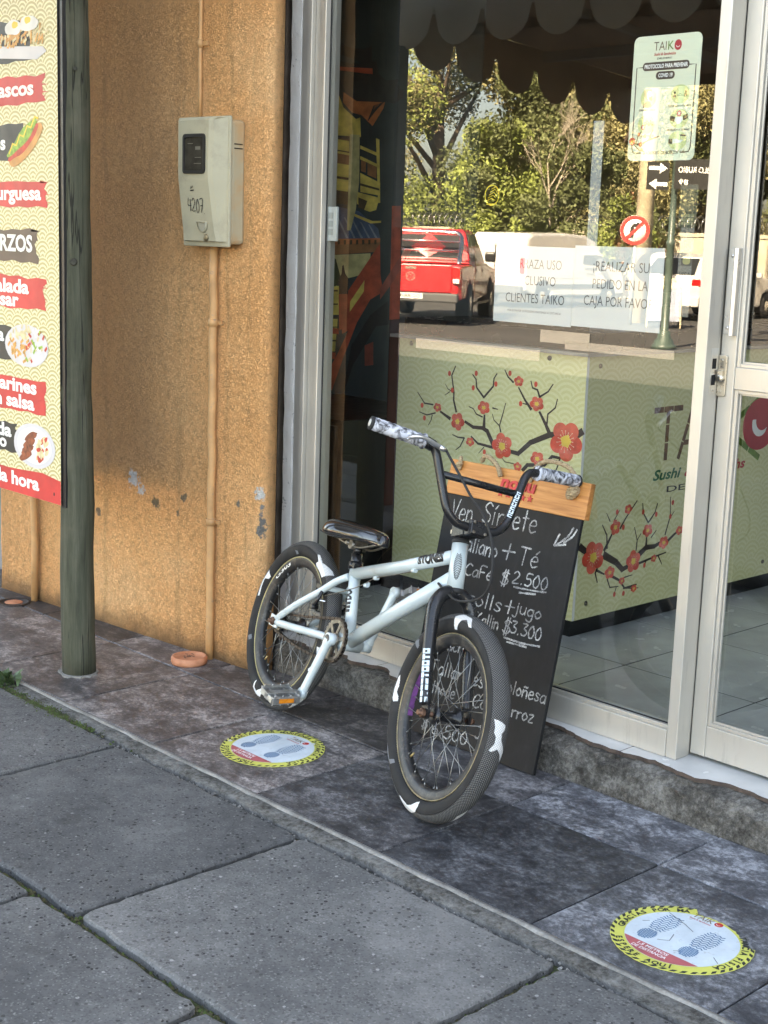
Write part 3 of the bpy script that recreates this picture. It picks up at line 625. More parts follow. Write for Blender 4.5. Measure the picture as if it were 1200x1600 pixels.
# ------------------------------------------------------------------ hand-lettering: single-stroke glyphs, y 0..1, x-height .6
SG = {
'A': (.6, [[(0,0),(.3,1),(.6,0)],[(.12,.4),(.48,.4)]]), 'B': (.5, [[(0,0),(0,1),(.35,.95),(.4,.72),(.05,.52),(.45,.42),(.45,.1),(0,0)]]),
'C': (.5, [[(.5,.85),(.25,1),(0,.6),(.05,.15),(.3,0),(.52,.12)]]), 'I': (.2, [[(.1,0),(.1,1)]]), 'J': (.45, [[(.1,1),(.45,1)],[(.35,1),(.35,.2),(.15,0),(0,.15)]]),
'S': (.5, [[(.5,.85),(.28,1),(.05,.78),(.2,.55),(.45,.4),(.45,.12),(.2,0),(0,.12)]]), 'T': (.6, [[(0,1),(.6,.98)],[(.3,1),(.28,0)]]), 'V': (.5, [[(0,.95),(.22,0),(.5,1)]]), 'K': (.5, [[(0,0),(0,1)],[(.45,1),(.02,.45),(.5,0)]]), 'E': (.45, [[(.45,1),(0,1),(0,0),(.45,0)],[(0,.5),(.35,.5)]]), 'M': (.6,[[(0,0),(.05,1),(.3,.4),(.55,1),(.6,0)]]),
'a': (.45, [[(.4,.5),(.2,.6),(0,.3),(.12,0),(.38,.2),(.4,.58)],[(.4,.58),(.42,0)]]), 'b': (.42, [[(0,1),(0,0)],[(0,.3),(.2,.58),(.42,.3),(.2,0),(0,.15)]]), 'c': (.38, [[(.38,.5),(.2,.6),(0,.3),(.15,0),(.38,.1)]]),
'd': (.45, [[(.4,.45),(.15,.58),(0,.25),(.18,0),(.4,.2)],[(.42,1),(.42,0)]]), 'e': (.42, [[(0,.32),(.38,.36),(.3,.58),(.12,.56),(0,.28),(.15,0),(.42,.1)]]), 'é': (.42, [[(0,.32),(.38,.36),(.3,.58),(.12,.56),(0,.28),(.15,0),(.42,.1)],[(.2,.72),(.38,.92)]]),
'f': (.35, [[(.38,.95),(.2,.95),(.15,.6),(.15,0)],[(0,.55),(.32,.55)]]), 'F': (.45, [[(.45,1),(0,1),(0,0)],[(0,.5),(.35,.5)]]), 'g': (.42, [[(.4,.5),(.18,.6),(0,.32),(.15,.05),(.38,.2),(.4,.6)],[(.4,.6),(.38,-.25),(.15,-.4),(0,-.25)]]),
'h': (.4, [[(0,1),(0,0)],[(0,.35),(.22,.58),(.38,.4),(.38,0)]]), 'i': (.14, [[(.06,.58),(.06,0)],[(.06,.75),(.07,.82)]]), 'í': (.2, [[(.06,.58),(.06,0)],[(.06,.75),(.2,.95)]]), 'j': (.25, [[(.18,.58),(.18,-.2),(.05,-.35),(-.08,-.25)],[(.18,.75),(.19,.82)]]),
'l': (.14, [[(.06,1),(.06,0)]]), 'n': (.4, [[(0,.58),(0,0)],[(0,.35),(.2,.58),(.36,.42),(.38,0)]]), 'ñ': (.4, [[(0,.58),(0,0)],[(0,.35),(.2,.58),(.36,.42),(.38,0)],[(.02,.78),(.12,.86),(.24,.76),(.36,.84)]]), 'o': (.42, [[(.2,.6),(0,.3),(.18,0),(.42,.28),(.22,.6)]]),
'r': (.32, [[(0,.58),(.02,0)],[(.02,.35),(.15,.55),(.32,.56)]]), 's': (.36, [[(.36,.5),(.18,.6),(.04,.46),(.2,.32),(.34,.16),(.18,0),(0,.1)]]), 't': (.36, [[(.16,1),(.16,0)],[(0,.62),(.36,.64)]]), 'u': (.4, [[(0,.58),(.02,.12),(.2,0),(.36,.15)],[(.38,.58),(.38,0)]]), 'v': (.4, [[(0,.6),(.18,0),(.4,.6)]]), 'z': (.38, [[(0,.58),(.36,.58),(.02,0),(.38,0)]]), 'y': (.4, [[(0,.6),(.2,.1)],[(.4,.6),(.1,-.3)]]),
'0': (.42, [[(.2,1),(0,.55),(.1,.05),(.32,.05),(.42,.5),(.25,1)]]), '2': (.45, [[(.02,.8),(.2,1),(.4,.75),(.25,.4),(0,.02),(.45,.04)]]), '3': (.42, [[(.02,.95),(.38,.95),(.15,.58),(.4,.4),(.35,.08),(.1,0),(0,.1)]]), '4': (.45, [[(.08,1),(0,.45),(.45,.45)],[(.34,.9),(.34,0)]]), '5': (.42, [[(.42,1),(.08,1),(.05,.58),(.3,.6),(.42,.3),(.25,0),(0,.08)]]), '6': (.42, [[(.36,1),(.08,.6),(0,.2),(.2,0),(.4,.2),(.28,.48),(.03,.3)]]), '7': (.42, [[(0,1),(.42,1),(.15,0)],[(.08,.5),(.4,.52)]]),
'.': (.16, [[(.05,0),(.08,.05)]]), '+': (.7, [[(0,.5),(.7,.54)],[(.36,.95),(.32,.05)]]), '$': (.45, [[(.42,.82),(.2,.92),(.04,.7),(.4,.4),(.36,.1),(.15,.05),(0,.2)],[(.16,1.1),(.12,-.1)],[(.30,1.1),(.26,-.1)]]), ' ': (.35, []), '-': (.4, [[(0,.4),(.4,.42)]]),
}
def scribble(F, mb, body, x, y, h, wd, l=0, width=None, slope=0.0, m=0):
    tot = sum(SG[c][0]+.14 for c in body)-.14; k = width/tot if width else h
    cx = 0
    for ch in body:
        adv, sts = SG[ch]; dy = RND.uniform(-.03, .03)*h
        for st in sts:
            pts = [(x+(cx+p[0]+.06*(p[1]-.3))*k, y+p[1]*h+dy+slope*(cx+p[0])*k) for p in st]
            if len(pts) > 2:
                sharp = len(pts) == 3 and ch in 'AVvTz' ; pts = pts if sharp else [(q.x, q.y) for q in catmull([(a, b, 0) for a, b in pts], 5)]
            for q in range(len(pts)-1):
                F.stroke(mb, [pts[q], pts[q+1]], wd*RND.uniform(.75, 1.25), l, m)
            F.disc(mb, *pts[0], wd*.45, wd*.45, l, m, 6); F.disc(mb, *pts[-1], wd*.45, wd*.45, l, m, 6)
        cx += adv+.14

# ------------------------------------------------------------------ meter box and conduits on the orange wall
mt = thing('meter_box', 'grey-beige plastic electricity meter box marked 4207 on orange wall', 'meter box', wall(-3.69, 0, 1.36))
def wbox(mb, xa, xb, o0, o1, z0, z1, m=0, taper=0):
    vs = [wall(xa, o0, z0), wall(xb, o0, z0), wall(xb-taper, o1, z0+taper), wall(xa+taper, o1, z0+taper), wall(xa, o0, z1), wall(xb, o0, z1), wall(xb-taper, o1, z1-taper), wall(xa+taper, o1, z1-taper)]
    mb.add(vs, [(0,3,2,1),(4,5,6,7),(0,1,5,4),(1,2,6,5),(2,3,7,6),(3,0,4,7)], m); return mb
mb = MB(); wbox(mb, -3.797, -3.592, -.004, .057, 1.366, 1.742); mb.build('back_box', M_METER2, mt, bevel=.012)
for zz in (1.655, 1.668):
    mb = MB(); wbox(mb, -3.595, -3.5905, .012, .045, zz, zz+.003); mb.build('vent_slot', M_VOID, mt)
mb = MB(); wbox(mb, -3.803, -3.585, .0575, .068, 1.357, 1.752); mb.build('flange', M_METER, mt, bevel=.005)
cv = []
for zz, o, ti in ((1.372,.068,.004),(1.374,.083,.018),(1.405,.086,.022),(1.56,.108,.026),(1.58,.109,.026),(1.738,.109,.024),(1.747,.102,.016),(1.748,.068,.004)):
    xa, xb = -3.797+ti*.3, -3.592-ti*1.55
    ring = []
    for X, oo in ((xa, .068), (xa, o-.008), (xa+.009, o), (xb-.008, o), (xb+.006, o-.008), (-3.594, .068)): ring.append(wall(X, oo, zz))
    cv.append(ring)
mb = MB(); mb.loft(cv, smooth=False); cover = mb.build('cover', M_METER, mt, bevel=.004)
o_ = wall(-3.703, .1095, 1.637); F = Flat(mt, o_, wt, (0,0,1))
M_GASK = mk('black_gasket', (.012,.012,.012), .45); M_SMOKE = mk('smoked_plastic', (.05,.045,.035), .15, 0, .35, 25)
mb = MB(); F.rrect(mb, -.052,-.060,.052,.060,.012,0); F2 = mb
outer = [p.copy() for p in mb.v]; inner = MB(); F.rrect(inner, -.043,-.050,.043,.050,.007,0); k = len(outer)
fr = MB(); fr.loft([[p-wo*.004 for p in outer], [p+wo*.004 for p in outer], [p+wo*.0045 for p in inner.v], [p+wo*.0005 for p in inner.v]], smooth=False, cap=False); wf = fr.build('inspection_window', M_GASK, cover)
mb = MB(); F.rrect(mb, -.043,-.050,.043,.050,.007,1); mb.build('smoked_pane', M_SMOKE, wf)
mb = MB()
for (a, b, c_, d) in ((.006,.012,.030,.022), (.004,-.012,.034,-.010), (-.03,.03,-.005,.032), (.0,-.03,.034,-.028)): mb = MB(); F.poly(mb, [(a,b),(c_,b),(c_,d),(a,d)], 2); mb.build('dial_print', mk('dial_grey', (.16,.15,.12), .5), wf)
nz = (wall(0,.108,1.56)-wall(0,.086,1.405)).normalized(); F = Flat(mt, wall(-3.75, .0978, 1.475), wt, nz, base=.0012)
mb = MB(); M_MARK = mk('marker_ink', (.012,.012,.014), .6)
scribble(F, mb, '4207', .008, -.010, .040, .0026, width=.070, slope=-.06); F.stroke(mb, [(.025,.052),(.042,.054)], .0035, 0); F.stroke(mb, [(.028,.058),(.031,.066),(.034,.06),(.038,.067)], .003, 0); F.disc(mb, .082,-.018,.0015,.0015,0,0,6)
mb.build('marker_number', M_MARK, cover)
F = Flat(mt, wall(-3.683, .0905, 1.432), wt, nz, base=.0012); mb = MB(); ring0 = [F.P(.024*math.cos(rad(180+18*i)), .034*math.sin(rad(180+18*i)), 0) for i in range(11)]
mb.loft([ring0, [p+wo*.007+V((0,0,.002)) for p in ring0], [p+wo*.007-(p-F.P(0,0,0))*.14 for p in ring0]], smooth=True, cap=False)
mb.build('latch_rim', M_METER, cover)
mb = MB(); F.poly(mb, [(.021*math.cos(rad(180+18*i)), .029*math.sin(rad(180+18*i))) for i in range(11)], 1); mb.build('latch_hollow', mk('latch_shadow', (.36,.34,.27), .5), cover)
F = Flat(mt, wall(-3.672,.0845,1.385), wt, (0,0,1)); mb = MB(); mb.lathe(F.o, wo, [(.011,-.006),(.011,.003),(.006,.006),(.001,.006)], 14); mb.build('seal_screw', mk('dirty_brass', (.22,.18,.11), .5, .6, .3, 60), cover)
def conduit(name, X, z0, z1, r, label, clips=()):
    t = thing(name, label, 'conduit', wall(X, r, z0)); mb = MB(); k = 14
    mb.tube([wall(X+.004*n1(i*.3, X), r+.004, z0+(z1-z0)*i/k) for i in range(k+1)], r, 12); p = mb.build('pipe', M_CONDUIT, t)
    for zc in clips:
        mb = MB(); mb.tube([wall(X, r+.004, zc-.012), wall(X, r+.004, zc+.012)], r+.003, 12); mb.box((-.5,-.5,-.5),(.5,.5,.5), 0, Matrix.Translation(wall(X+.022, .006, zc)) @ Matrix.Diagonal((.022, .008, .014, 1))); mb.build('clip', M_CONDUIT, t)
    return t
conduit('conduit', -3.795, 1.752, 2.9, .0065, 'thin orange-painted conduit rising from the meter box', (1.98,))
conduit('conduit', -3.712, -.005, 1.357, .0135, 'orange-painted conduit running from the meter box down to the pavement', (.468, 1.118))
conduit('conduit', -4.722, -.005, 2.9, .014, 'orange-painted conduit behind the menu board left of the timber post', (1.2,))

# inspection caps
g = G('terracotta_plastic'); M_TERRA = g.done(g.ramp(g.noise(30, 5), [(.3, (.42,.15,.07)), (.7, (.62,.27,.15))]), .7, 0., g.noise(160, 3), .2, .001)
cap = thing('inspection_cover', 'round raised terracotta drain cap lying at the foot of the orange wall', 'cap', (-3.715,-.178,0))
mb = MB(); mb.lathe((-3.715,-.178,0),(0,0,1),[(.057,0),(.060,.006),(.060,.019),(.057,.024),(.052,.0255),(.050,.0235),(.001,.0235)],40); mb.build('disc', M_TERRA, cap)
F = Flat(cap, (-3.715,-.178,.0235), (1,0,0), (0,1,0)); mb = MB()
for i in range(26):
    a = RND.uniform(0,6.28); q = RND.uniform(0,.028); F.disc(mb, q*math.cos(a), q*math.sin(a), RND.uniform(.002,.007), RND.uniform(.001,.004), i*.02, 0, 7)
mb.build('dirt', mk('cap_dirt', (.12,.075,.05), .9), cap)
cap = thing('inspection_cover', 'round flush drain cover with a worn orange centre at far left', 'cover', (-4.74,-.25,0))
mb = MB(); mb.lathe((-4.74,-.25,-.004),(0,0,1),[(.062,0),(.062,.0085),(.052,.009),(.050,.0065),(.001,.0065)],32); mb.build('ring', mk('cast_iron', (.05,.04,.035), .7, .3, .3, 40), cap)
mb = MB(); mb.lathe((-4.74,-.25,.0028),(0,0,1),[(.034,0),(.032,.001),(.001,.001)],20); mb.build('centre', M_TERRA, cap)

# ------------------------------------------------------------------ timber post and menu board
post = thing('timber_post', 'thick weathered greenish round timber post standing on the tiled pavement', 'post', (-3.843,-.52,0))
mb = MB(); rings = []
for i in range(45):
    z = -.01+i*.07; r = .0535-.0032*z+.0012*n1(z*1.7, 3); cx, cy = -3.843-.004*z+.003*n1(z*.9, 1), -.52+.003*n1(z*.8, 2)
    rings.append([(cx+(r+.0012*n1(j*.8+z*.4, 5))*math.cos(2*math.pi*j/28), cy+(r+.0012*n1(j*.7+z*.5, 6))*math.sin(2*math.pi*j/28), z) for j in range(28)])
mb.loft(rings); mb.build('trunk', M_POST, post)
for (a, z, r) in ((-40, 1.30, .009), (-75, .95, .004), (-30, 1.86, .005)):
    mb = MB(); p = V((-3.843+.050*math.cos(rad(a)), -.52+.050*math.sin(rad(a)), z)); mb.lathe(p-V((math.cos(rad(a)), math.sin(rad(a)), 0))*.004, (math.cos(rad(a)), math.sin(rad(a)), 0), [(r*1.3,0),(r,.0035),(r*.5,.0022),(.0005,.003)], 14); mb.build('knot', mk('knot_wood', (.045,.045,.034), .8, 0, .3, 90), post)
mb = MB(); ring_ = [(-3.843+(.068+.016*n1(j*.7,4))*math.cos(j*.2618), -.52+(.064+.014*n1(j*.9,2))*math.sin(j*.2618)) for j in range(24)]
mb.prism(ring_, (0,0,.0005), (1,0,0), (0,1,0), (0,0,1), .004); mb.build('mortar_collar', M_KERB, post)

MK = (2.873-.577)/(2.873-.6085)      # board stands beside the post
menu = thing('menu_board', 'tall printed food menu board in a black frame fixed to the timber post', 'menu board', (-4.2,-.53,.53))
SX0, SX1, SZ0, SZ1 = -4.55, -3.792, .562, 2.52
def mz(z): return 1.4+(z-1.4)*MK
mb = MB(); mb.box((SX0*MK,-.577,mz(SZ0)),(SX1*MK,-.5725,mz(SZ1))); mb.m = [1,1,0,1,1,1]; mb.build('printed_panel', [M_WAVE_SIGN, M_BLACK], menu, fix=False)
mb = MB()
for a, b in ((SX1*MK-.01, SX1*MK+.020), (SX0*MK+.002, SX0*MK+.028)): mb.box((a,-.5720,mz(SZ0)-.006),(b,-.5450,mz(SZ1)))
mb.box((SX0*MK+.03,-.5720,mz(SZ0)+.006),(SX1*MK-.012,-.5450,mz(SZ0)+.03)); mb.build('frame', M_BLACK, menu, bevel=.001)
M_RED = mk('print_red', (.62,.045,.04), .5, 0, .14, 9); M_DK = mk('print_black', (.022,.022,.02), .5); M_BRN = mk('print_brown', (.12,.075,.05), .5); M_WHT = mk('print_white', (.85,.84,.80), .5, 0, .02)
class BoardFlat(Flat):
    def P(s, x, y, l): return V((x*MK, -.577-(s.base+l*s.step), mz(y)))
F = BoardFlat(menu, (0,-.577,0), (1,0,0), (0,0,1))
def brush(x1, z0, z1, m, seed, name='brush_stripe', x0=SX0+.02):
    mb = MB(); k = 12; top = []; bot = []
    for i in range(k+1):
        t = i/k; x = x0+(x1-x0)*t; top.append((x, z1+.006*n1(t*3, seed))); bot.append((x, z0+.006*n1(t*3+2, seed)))
    end = [(x1+RND.uniform(-.022,.006), z1+(z0-z1)*q/7) for q in range(1, 7)]
    F.poly(mb, bot+list(reversed(end))+list(reversed(top)), 0); 
    for q in range(4): zq = z0+(z1-z0)*RND.uniform(.05,.95); F.poly(mb, [(x1-.04,zq),(x1+RND.uniform(0,.022),zq+.002),(x1-.04,zq+.007)], .5)
    mb.build(name, m, menu)
brush(-3.858, 1.762, 1.842, M_RED, 1); brush(-3.99, 1.597, 1.705, M_DK, 2); brush(-3.855, 1.458, 1.533, M_RED, 3); brush(-3.91, 1.292, 1.390, M_BRN, 4); brush(-3.866, 1.150, 1.247, M_RED, 5); brush(-4.08, .985, 1.09, M_DK, 6); brush(-3.876, .828, .932, M_RED, 7); brush(-4.05, .690, .782, M_DK, 8)
mb = MB(); F.poly(mb, [(SX0+.002,SZ0+.0005),(SX1-.0005,SZ0+.0005),(SX1-.0005,.636),(-3.90,.648),(-4.1,.638),(SX0+.002,.645)], 0); mb.build('footer_stripe', M_RED, menu)
brush(-3.93, 1.885, 2.005, M_DK, 9)
for body, xr, z, h, wd in (('Churrascos', -3.926, 1.790, .047, .44), ('Completos', -4.098, 1.634, .047, .36), ('Hamburguesa', -3.889, 1.483, .047, .46), ('ALMUERZOS', -3.944, 1.328, .055, .44), ('Ensalada', -3.968, 1.200, .047, .33), ('César', -4.03, 1.158, .047, .22), ('da', -4.125, 1.045, .047, .09), ('Tallarines', -3.929, .893, .047, .36), ('con salsa', -3.943, .842, .047, .33), ('da', -4.088, .742, .047, .09), ('o', -4.12, .705, .045, .045), ('a toda hora', -3.92, .592, .047, .42)):
    mb = MB(); F.text(mb, body, xr, z-.003, h*1.25, 1.2, 0, .036, wd*1.03, 'R'); mb.build('lettering', M_WHT, menu)
# food pictures
M_PLATE = mk('print_plate', (.62,.60,.62), .45, 0, .05); M_FRY = mk('print_chips', (.72,.36,.09), .5, 0, .3, 60); M_GRN = mk('print_green', (.25,.42,.05), .5, 0, .35, 60); M_MEAT = mk('print_meat', (.30,.075,.03), .5, 0, .4, 50); M_YEL = mk('print_yellow', (.85,.60,.06), .5, 0, .1); M_EGG = mk('print_egg_white', (.80,.79,.76), .5); M_BUN = mk('print_bun', (.68,.32,.09), .5, 0, .25, 15); M_CREAM = mk('print_cream', (.72,.60,.35), .5, 0, .2, 40); M_TOM = mk('print_tomato', (.60,.06,.03), .5, 0, .2, 40)
def blob(mb, x, y, rx, ry, l, m, seed, n=22, rag=.12, rot=0):
    c_, s_ = math.cos(rot), math.sin(rot); pts = []
    for i in range(n):
        a = 2*math.pi*i/n; k = 1+rag*n1(i*.9, seed); px, py = rx*k*math.cos(a), ry*k*math.sin(a); pts.append((x+px*c_-py*s_, y+px*s_+py*c_))
    F.poly(mb, pts, l, m)
FM = [M_PLATE, M_FRY, M_GRN, M_MEAT, M_YEL, M_EGG, M_BUN, M_CREAM, M_TOM, M_DK]
mb = MB(); F.poly(mb, [(-4.18,1.905),(-3.905,1.885),(-3.850,1.905),(-3.87,1.92),(-4.18,1.94)], 1, 0)   # tray of chips with eggs
for i in range(70): x = RND.uniform(-4.17,-3.87); y = 1.925+RND.random()*.055*(1-abs(x+4.0)/.25); a = RND.uniform(.2,1.6); L = RND.uniform(.02,.04); F.stroke(mb, [(x,y),(x+L*math.cos(a),y+L*math.sin(a))], .008, 1.5+i*.01, 1 if i % 3 else 7)
blob(mb, -4.04, 1.985, .05, .022, 2.4, 5, 1); blob(mb, -3.95, 1.99, .055, .022, 2.5, 5, 2); blob(mb, -4.03, 1.992, .018, .010, 2.7, 4, 3); blob(mb, -3.955, 2.0, .018, .010, 2.8, 4, 4); mb.build('chips_and_eggs_picture', FM, menu)
mb = MB(); blob(mb, -3.975, 1.640, .115, .032, 1.4, 6, 5, rag=.05, rot=.52); blob(mb, -3.985, 1.652, .105, .024, 1.7, 8, 6, rag=.15, rot=.52); blob(mb, -3.992, 1.664, .102, .020, 2.0, 2, 7, rag=.22, rot=.54)
F.stroke(mb, [(-4.075+.022*i, 1.622+.0125*i+(.012 if i % 2 else -.006)) for i in range(9)], .007, 2.3, 4); mb.build('hot_dog_picture', FM, menu)
mb = MB(); blob(mb, -3.988, 1.036, .132, .066, 1.3, 0, 1, rag=.01)
for i in range(90): a = RND.uniform(0,6.28); q = math.sqrt(RND.random()); x = -3.988+.115*q*math.cos(a); y = 1.036+.055*q*math.sin(a); m_ = (7 if y > 1.045 and x < -3.96 else 1 if x < -3.985 else RND.choice([2,2,8,7,5])); t = RND.uniform(.5,2.4); L = .028; F.stroke(mb, [(x,y),(x+L*math.cos(t),y+L*.5*math.sin(t))], .009, 1.6+i*.01, m_)
mb.build('chicken_salad_picture', FM, menu)
mb = MB(); blob(mb, -3.947, .727, .126, .070, 1.3, 0, 1, rag=.005, n=32); blob(mb, -3.947, .727, .104, .057, 1.5, 5, 1, rag=.005, n=32)
for i in range(4): blob(mb, -3.985-.012*i+.02, .755-.022*i, .040, .012, 1.8+i*.05, 3, i, rot=.35)
for i in range(30): blob(mb, -3.90+RND.uniform(-.03,.03), .727+RND.uniform(-.042,.042), .014, .007, 1.8+i*.01, 7 if i % 4 else 8, i, n=9, rot=RND.uniform(0,3)); 
mb.build('meat_and_mash_picture', FM, menu)
mb = MB(); F.disc(mb, -3.83, .592, .004, .006, 2, 0, 8); mb.build('screw_hole', M_DK, menu)

# ------------------------------------------------------------------ floor stickers
M_STY = mk('sticker_yellow', (.62,.61,.13), .55, 0, .10, 12, wear=.12, wcol=(.45,.42,.2)); M_STW = mk('sticker_pale', (.58,.66,.70), .5, 0, .08, 14, wear=.30, wcol=(.42,.44,.44)); M_STB = mk('sticker_blue', (.085,.19,.32), .5, 0, .15); M_STR = mk('sticker_red', (.50,.12,.13), .5, 0, .15, 14); M_STT = mk('sticker_text_white', (.80,.72,.72), .5); M_STK = mk('sticker_black', (.03,.035,.03), .5, 0, .2); M_STBR = mk('sticker_brown', (.25,.17,.08), .55)
def sticker(cx, cy, R, label, peel):
    t = thing('floor_sticker', label, 'sticker', (cx,cy,.0012), group='round floor stickers'); F = Flat(t, (cx,cy,.0012), (1,0,0), (0,1,0), .00035, .0002)
    def rr(a):
        a = (a+math.pi) % (2*math.pi)-math.pi
        if peel and rad(32) < a < rad(112): return R*(.845+.02*n1(a*4, 2))
        return R*(1+.006*n1(a*5, 1))
    mb = MB(); pts = [(rr(2*math.pi*i/96)*math.cos(2*math.pi*i/96), rr(2*math.pi*i/96)*math.sin(2*math.pi*i/96)) for i in range(96)]
    mb.prism(pts, (cx,cy,.0003), (1,0,0), (0,1,0), (0,0,1), .0011); mb.build('yellow_disc', M_STY, t)
    mb = MB(); n = 44
    for i in range(n):
        a = 2*math.pi*i/n; b = a+2*math.pi/n*.5; ra = min(rr(a), rr(b))*.997
        if peel and rad(30) < a < rad(114): continue
        F.poly(mb, [(ra*math.cos(a),ra*math.sin(a)),(ra*math.cos(b),ra*math.sin(b)),(ra*.945*math.cos(b+.05),ra*.945*math.sin(b+.05)),(ra*.945*math.cos(a+.05),ra*.945*math.sin(a+.05))], 1)
    mb.build('hazard_dashes', M_STK, t)
    ri = R*.80; mb = MB(); F.disc(mb, 0, 0, ri, ri, 1, 0, 64); mb.build('pale_disc', M_STW, t)
    mb = MB(); a0 = math.asin(-.075/ri); k = 24; F.poly(mb, [(ri*.995*math.cos(math.pi-a0+(math.pi+2*a0)*i/k), ri*.995*math.sin(math.pi-a0+(math.pi+2*a0)*i/k)) for i in range(k+1)], 2); mb.build('red_segment', M_STR, t)
    mb = MB(); F.text(mb, '1.5 METROS', -.012, -.0885, .0135, 3, 0, .03, .074, 'C'); F.text(mb, 'DE DISTANCIA', -.012, -.1025, .0135, 3, 0, .03, .084, 'C'); mb.build('distance_lettering', M_STT, t)
    mb = MB(); F.arctext(mb, 'GRACIAS POR MANTENER DISTANCIA FÍSICA', 0, 0, R*.872, 205, -22, .0180, 2, 0, .035) if not peel else F.arctext(mb, 'GRACIAS POR MA', 0, 0, R*.872, 205, 117, .0195, 2, 0, .035)
    if peel: mb.build('rim_lettering', M_STK, t); mb = MB(); F.arctext(mb, 'TANCIA FÍSICA', 0, 0, R*.872, 52, -26, .0195, 2, 0, .035)
    mb.build('rim_lettering', M_STK, t); mb = MB(); F.arctext(mb, 'ESPERE AQUÍ', 0, 0, R*.885, 224, 298, .0185, 2, 0, .035, True); mb.build('rim_lettering', M_STK, t)
    for fx in (-.060, .042):                       # two shoe soles drawn as wavy lines
        mb = MB()
        for i in range(8):
            y = -.058+.0055*i; hw = .0195*math.sqrt(max(.05, 1-((y+.038)/.0235)**2)); F.stroke(mb, [(fx-hw+2*hw*q/8, y+.0012*math.sin(q*2.2)) for q in range(9)], .0038, 2)
        for i in range(10):
            y = -.010+.0085*i; hw = .0245*math.sqrt(max(.12, 1-((y-.030)/.054)**2)); F.stroke(mb, [(fx-hw+2*hw*q/12, y+.0024*math.sin(q*1.5+i)) for q in range(13)], .0030, 2)
        mb.build('footprint', M_STB, t)
    mb = MB(); lx, ly = (-.045, .100) if peel else (-.028, .082)
    F.text(mb, 'TAIK', lx, ly, .026, 3, 0, .0, .050); mb.build('logo_lettering', M_STBR, t)
    mb = MB(); F.disc(mb, lx+.062, ly+.009, .0095, .0095, 3, 0, 20); F.text(mb, 'Sushi & Sandwichs', lx, ly-.009, .007, 3, 0, .02, .052); lg = mb.build('logo_disc', M_RED, t)
    mb = MB(); F.ring(mb, lx+.062, ly+.009, .004, .0055, 4, 0, 10, rad(190), rad(340)); mb.build('logo_crescent', M_STT, lg)
    if peel:
        for pts in ([(-.085,.075),(-.03,.055),(.0,.04)], [(-.02,.0),(-.01,-.03),(-.03,-.045)], [(.09,-.02),(.11,-.035)], [(-.1,.0),(-.09,.012)], [(.02,-.06),(.03,-.05)]):
            mb = MB(); F.stroke(mb, pts, .0016, 4); mb.build('scuff', mk('scuff_grey', (.16,.17,.18), .8), t)
    else:
        for (a, b) in ((-.115,-.06),(-.02,.09),(.05,.105)):
            mb = MB(); F.disc(mb, a, b, .006, .006, 4, 0, 12); mb.build('white_speck', M_WHITEP, t)
sticker(-2.92, -.468, .145, 'whole round yellow-rimmed footprint sticker on the tiles near the rear wheel', False)
sticker(-1.528, -.512, .147, 'torn round yellow-rimmed footprint sticker on the tiles at lower right', True)

# ------------------------------------------------------------------ chalkboard
BLc = V((-2.812,-.066,.0)); eu = V((1,.012,0)).normalized(); ev = V((-.003,.2072,.978)); ev = (ev-eu*ev.dot(eu)).normalized(); en = eu.cross(ev)
chb = thing('chalkboard', 'black chalkboard menu with pine header leaning on the shop window', 'chalkboard', BLc)
def bq(u, v, d): return BLc+eu*u+ev*v+en*d
def bbox(mb, u0, u1, v0, v1, d0, d1, m=0):
    vs = [bq(u0,v0,d0),bq(u1,v0,d0),bq(u1,v0,d1),bq(u0,v0,d1),bq(u0,v1,d0),bq(u1,v1,d0),bq(u1,v1,d1),bq(u0,v1,d1)]
    mb.add(vs, [(0,3,2,1),(4,5,6,7),(0,1,5,4),(1,2,6,5),(2,3,7,6),(3,0,4,7)], m); return mb
mb = MB(); bbox(mb, 0, .49, .003, .705, -.012, 0); board = mb.build('writing_panel', M_BOARD, chb, bevel=.0012)
mb = MB(); bbox(mb, -.004, .502, .7, .799, -.018, .004); head = mb.build('header', M_PINE, chb, bevel=.002)
F = Flat(chb, BLc, eu, ev, .0003, .0006)
lines = [('Ven', .030, .628, .060, .080), ('Sírvete', .150, .638, .058, .195), ('Italiano', .075, .548, .046, .150), ('+', .242, .548, .05, .046), ('Té', .305, .545, .050, .068), ('CaFé', .123, .480, .034, .100), ('$', .256, .480, .040, .028), ('2.500', .298, .492, .034, .120),
    ('4 rolls', .085, .404, .042, .190), ('+', .288, .405, .042, .034), ('jugo', .325, .414, .034, .092), ('Kallin', .195, .352, .036, .082), ('$', .296, .350, .042, .026), ('3.300', .324, .358, .034, .105),
    ('Arruci', .055, .258, .034, .100), ('o', .205, .258, .034, .016), ('Tallarines', .060, .184, .040, .205), ('thode', .080, .128, .034, .088), ('Con', .240, .128, .038, .070), ('Boloñesa', .325, .196, .036, .160), ('Arroz', .352, .134, .034, .104), ('$', .068, .020, .036, .022), ('6.500', .110, .016, .036, .132), ('Jugo', .270, .046, .034, .085)]
for body, u, v_, h, wd in lines:
    mb = MB(); scribble(F, mb, body, u, v_, h, .0042, width=wd, slope=RND.uniform(-.01, .05)); mb.build('chalk_word', M_CHALK, chb)
for pts in ([(.305,.482),(.36,.484),(.42,.489)], [(.327,.470),(.386,.477)], [(.304,.340),(.37,.338),(.433,.343)], [(.316,.330),(.389,.331)], [(.470,.676),(.455,.648),(.425,.622)], [(.482,.673),(.470,.650),(.445,.630)], [(.428,.652),(.415,.617),(.455,.627)]):
    mb = MB(); pts = [(q.x, q.y) for q in catmull([(a, b, 0) for a, b in pts], 5)] if pts[1] != (.415,.617) else pts
    for q in range(len(pts)-1): F.stroke(mb, [pts[q], pts[q+1]], .0050*RND.uniform(.75,1.2), 0)
    mb.build('chalk_stroke', M_CHALK, chb)
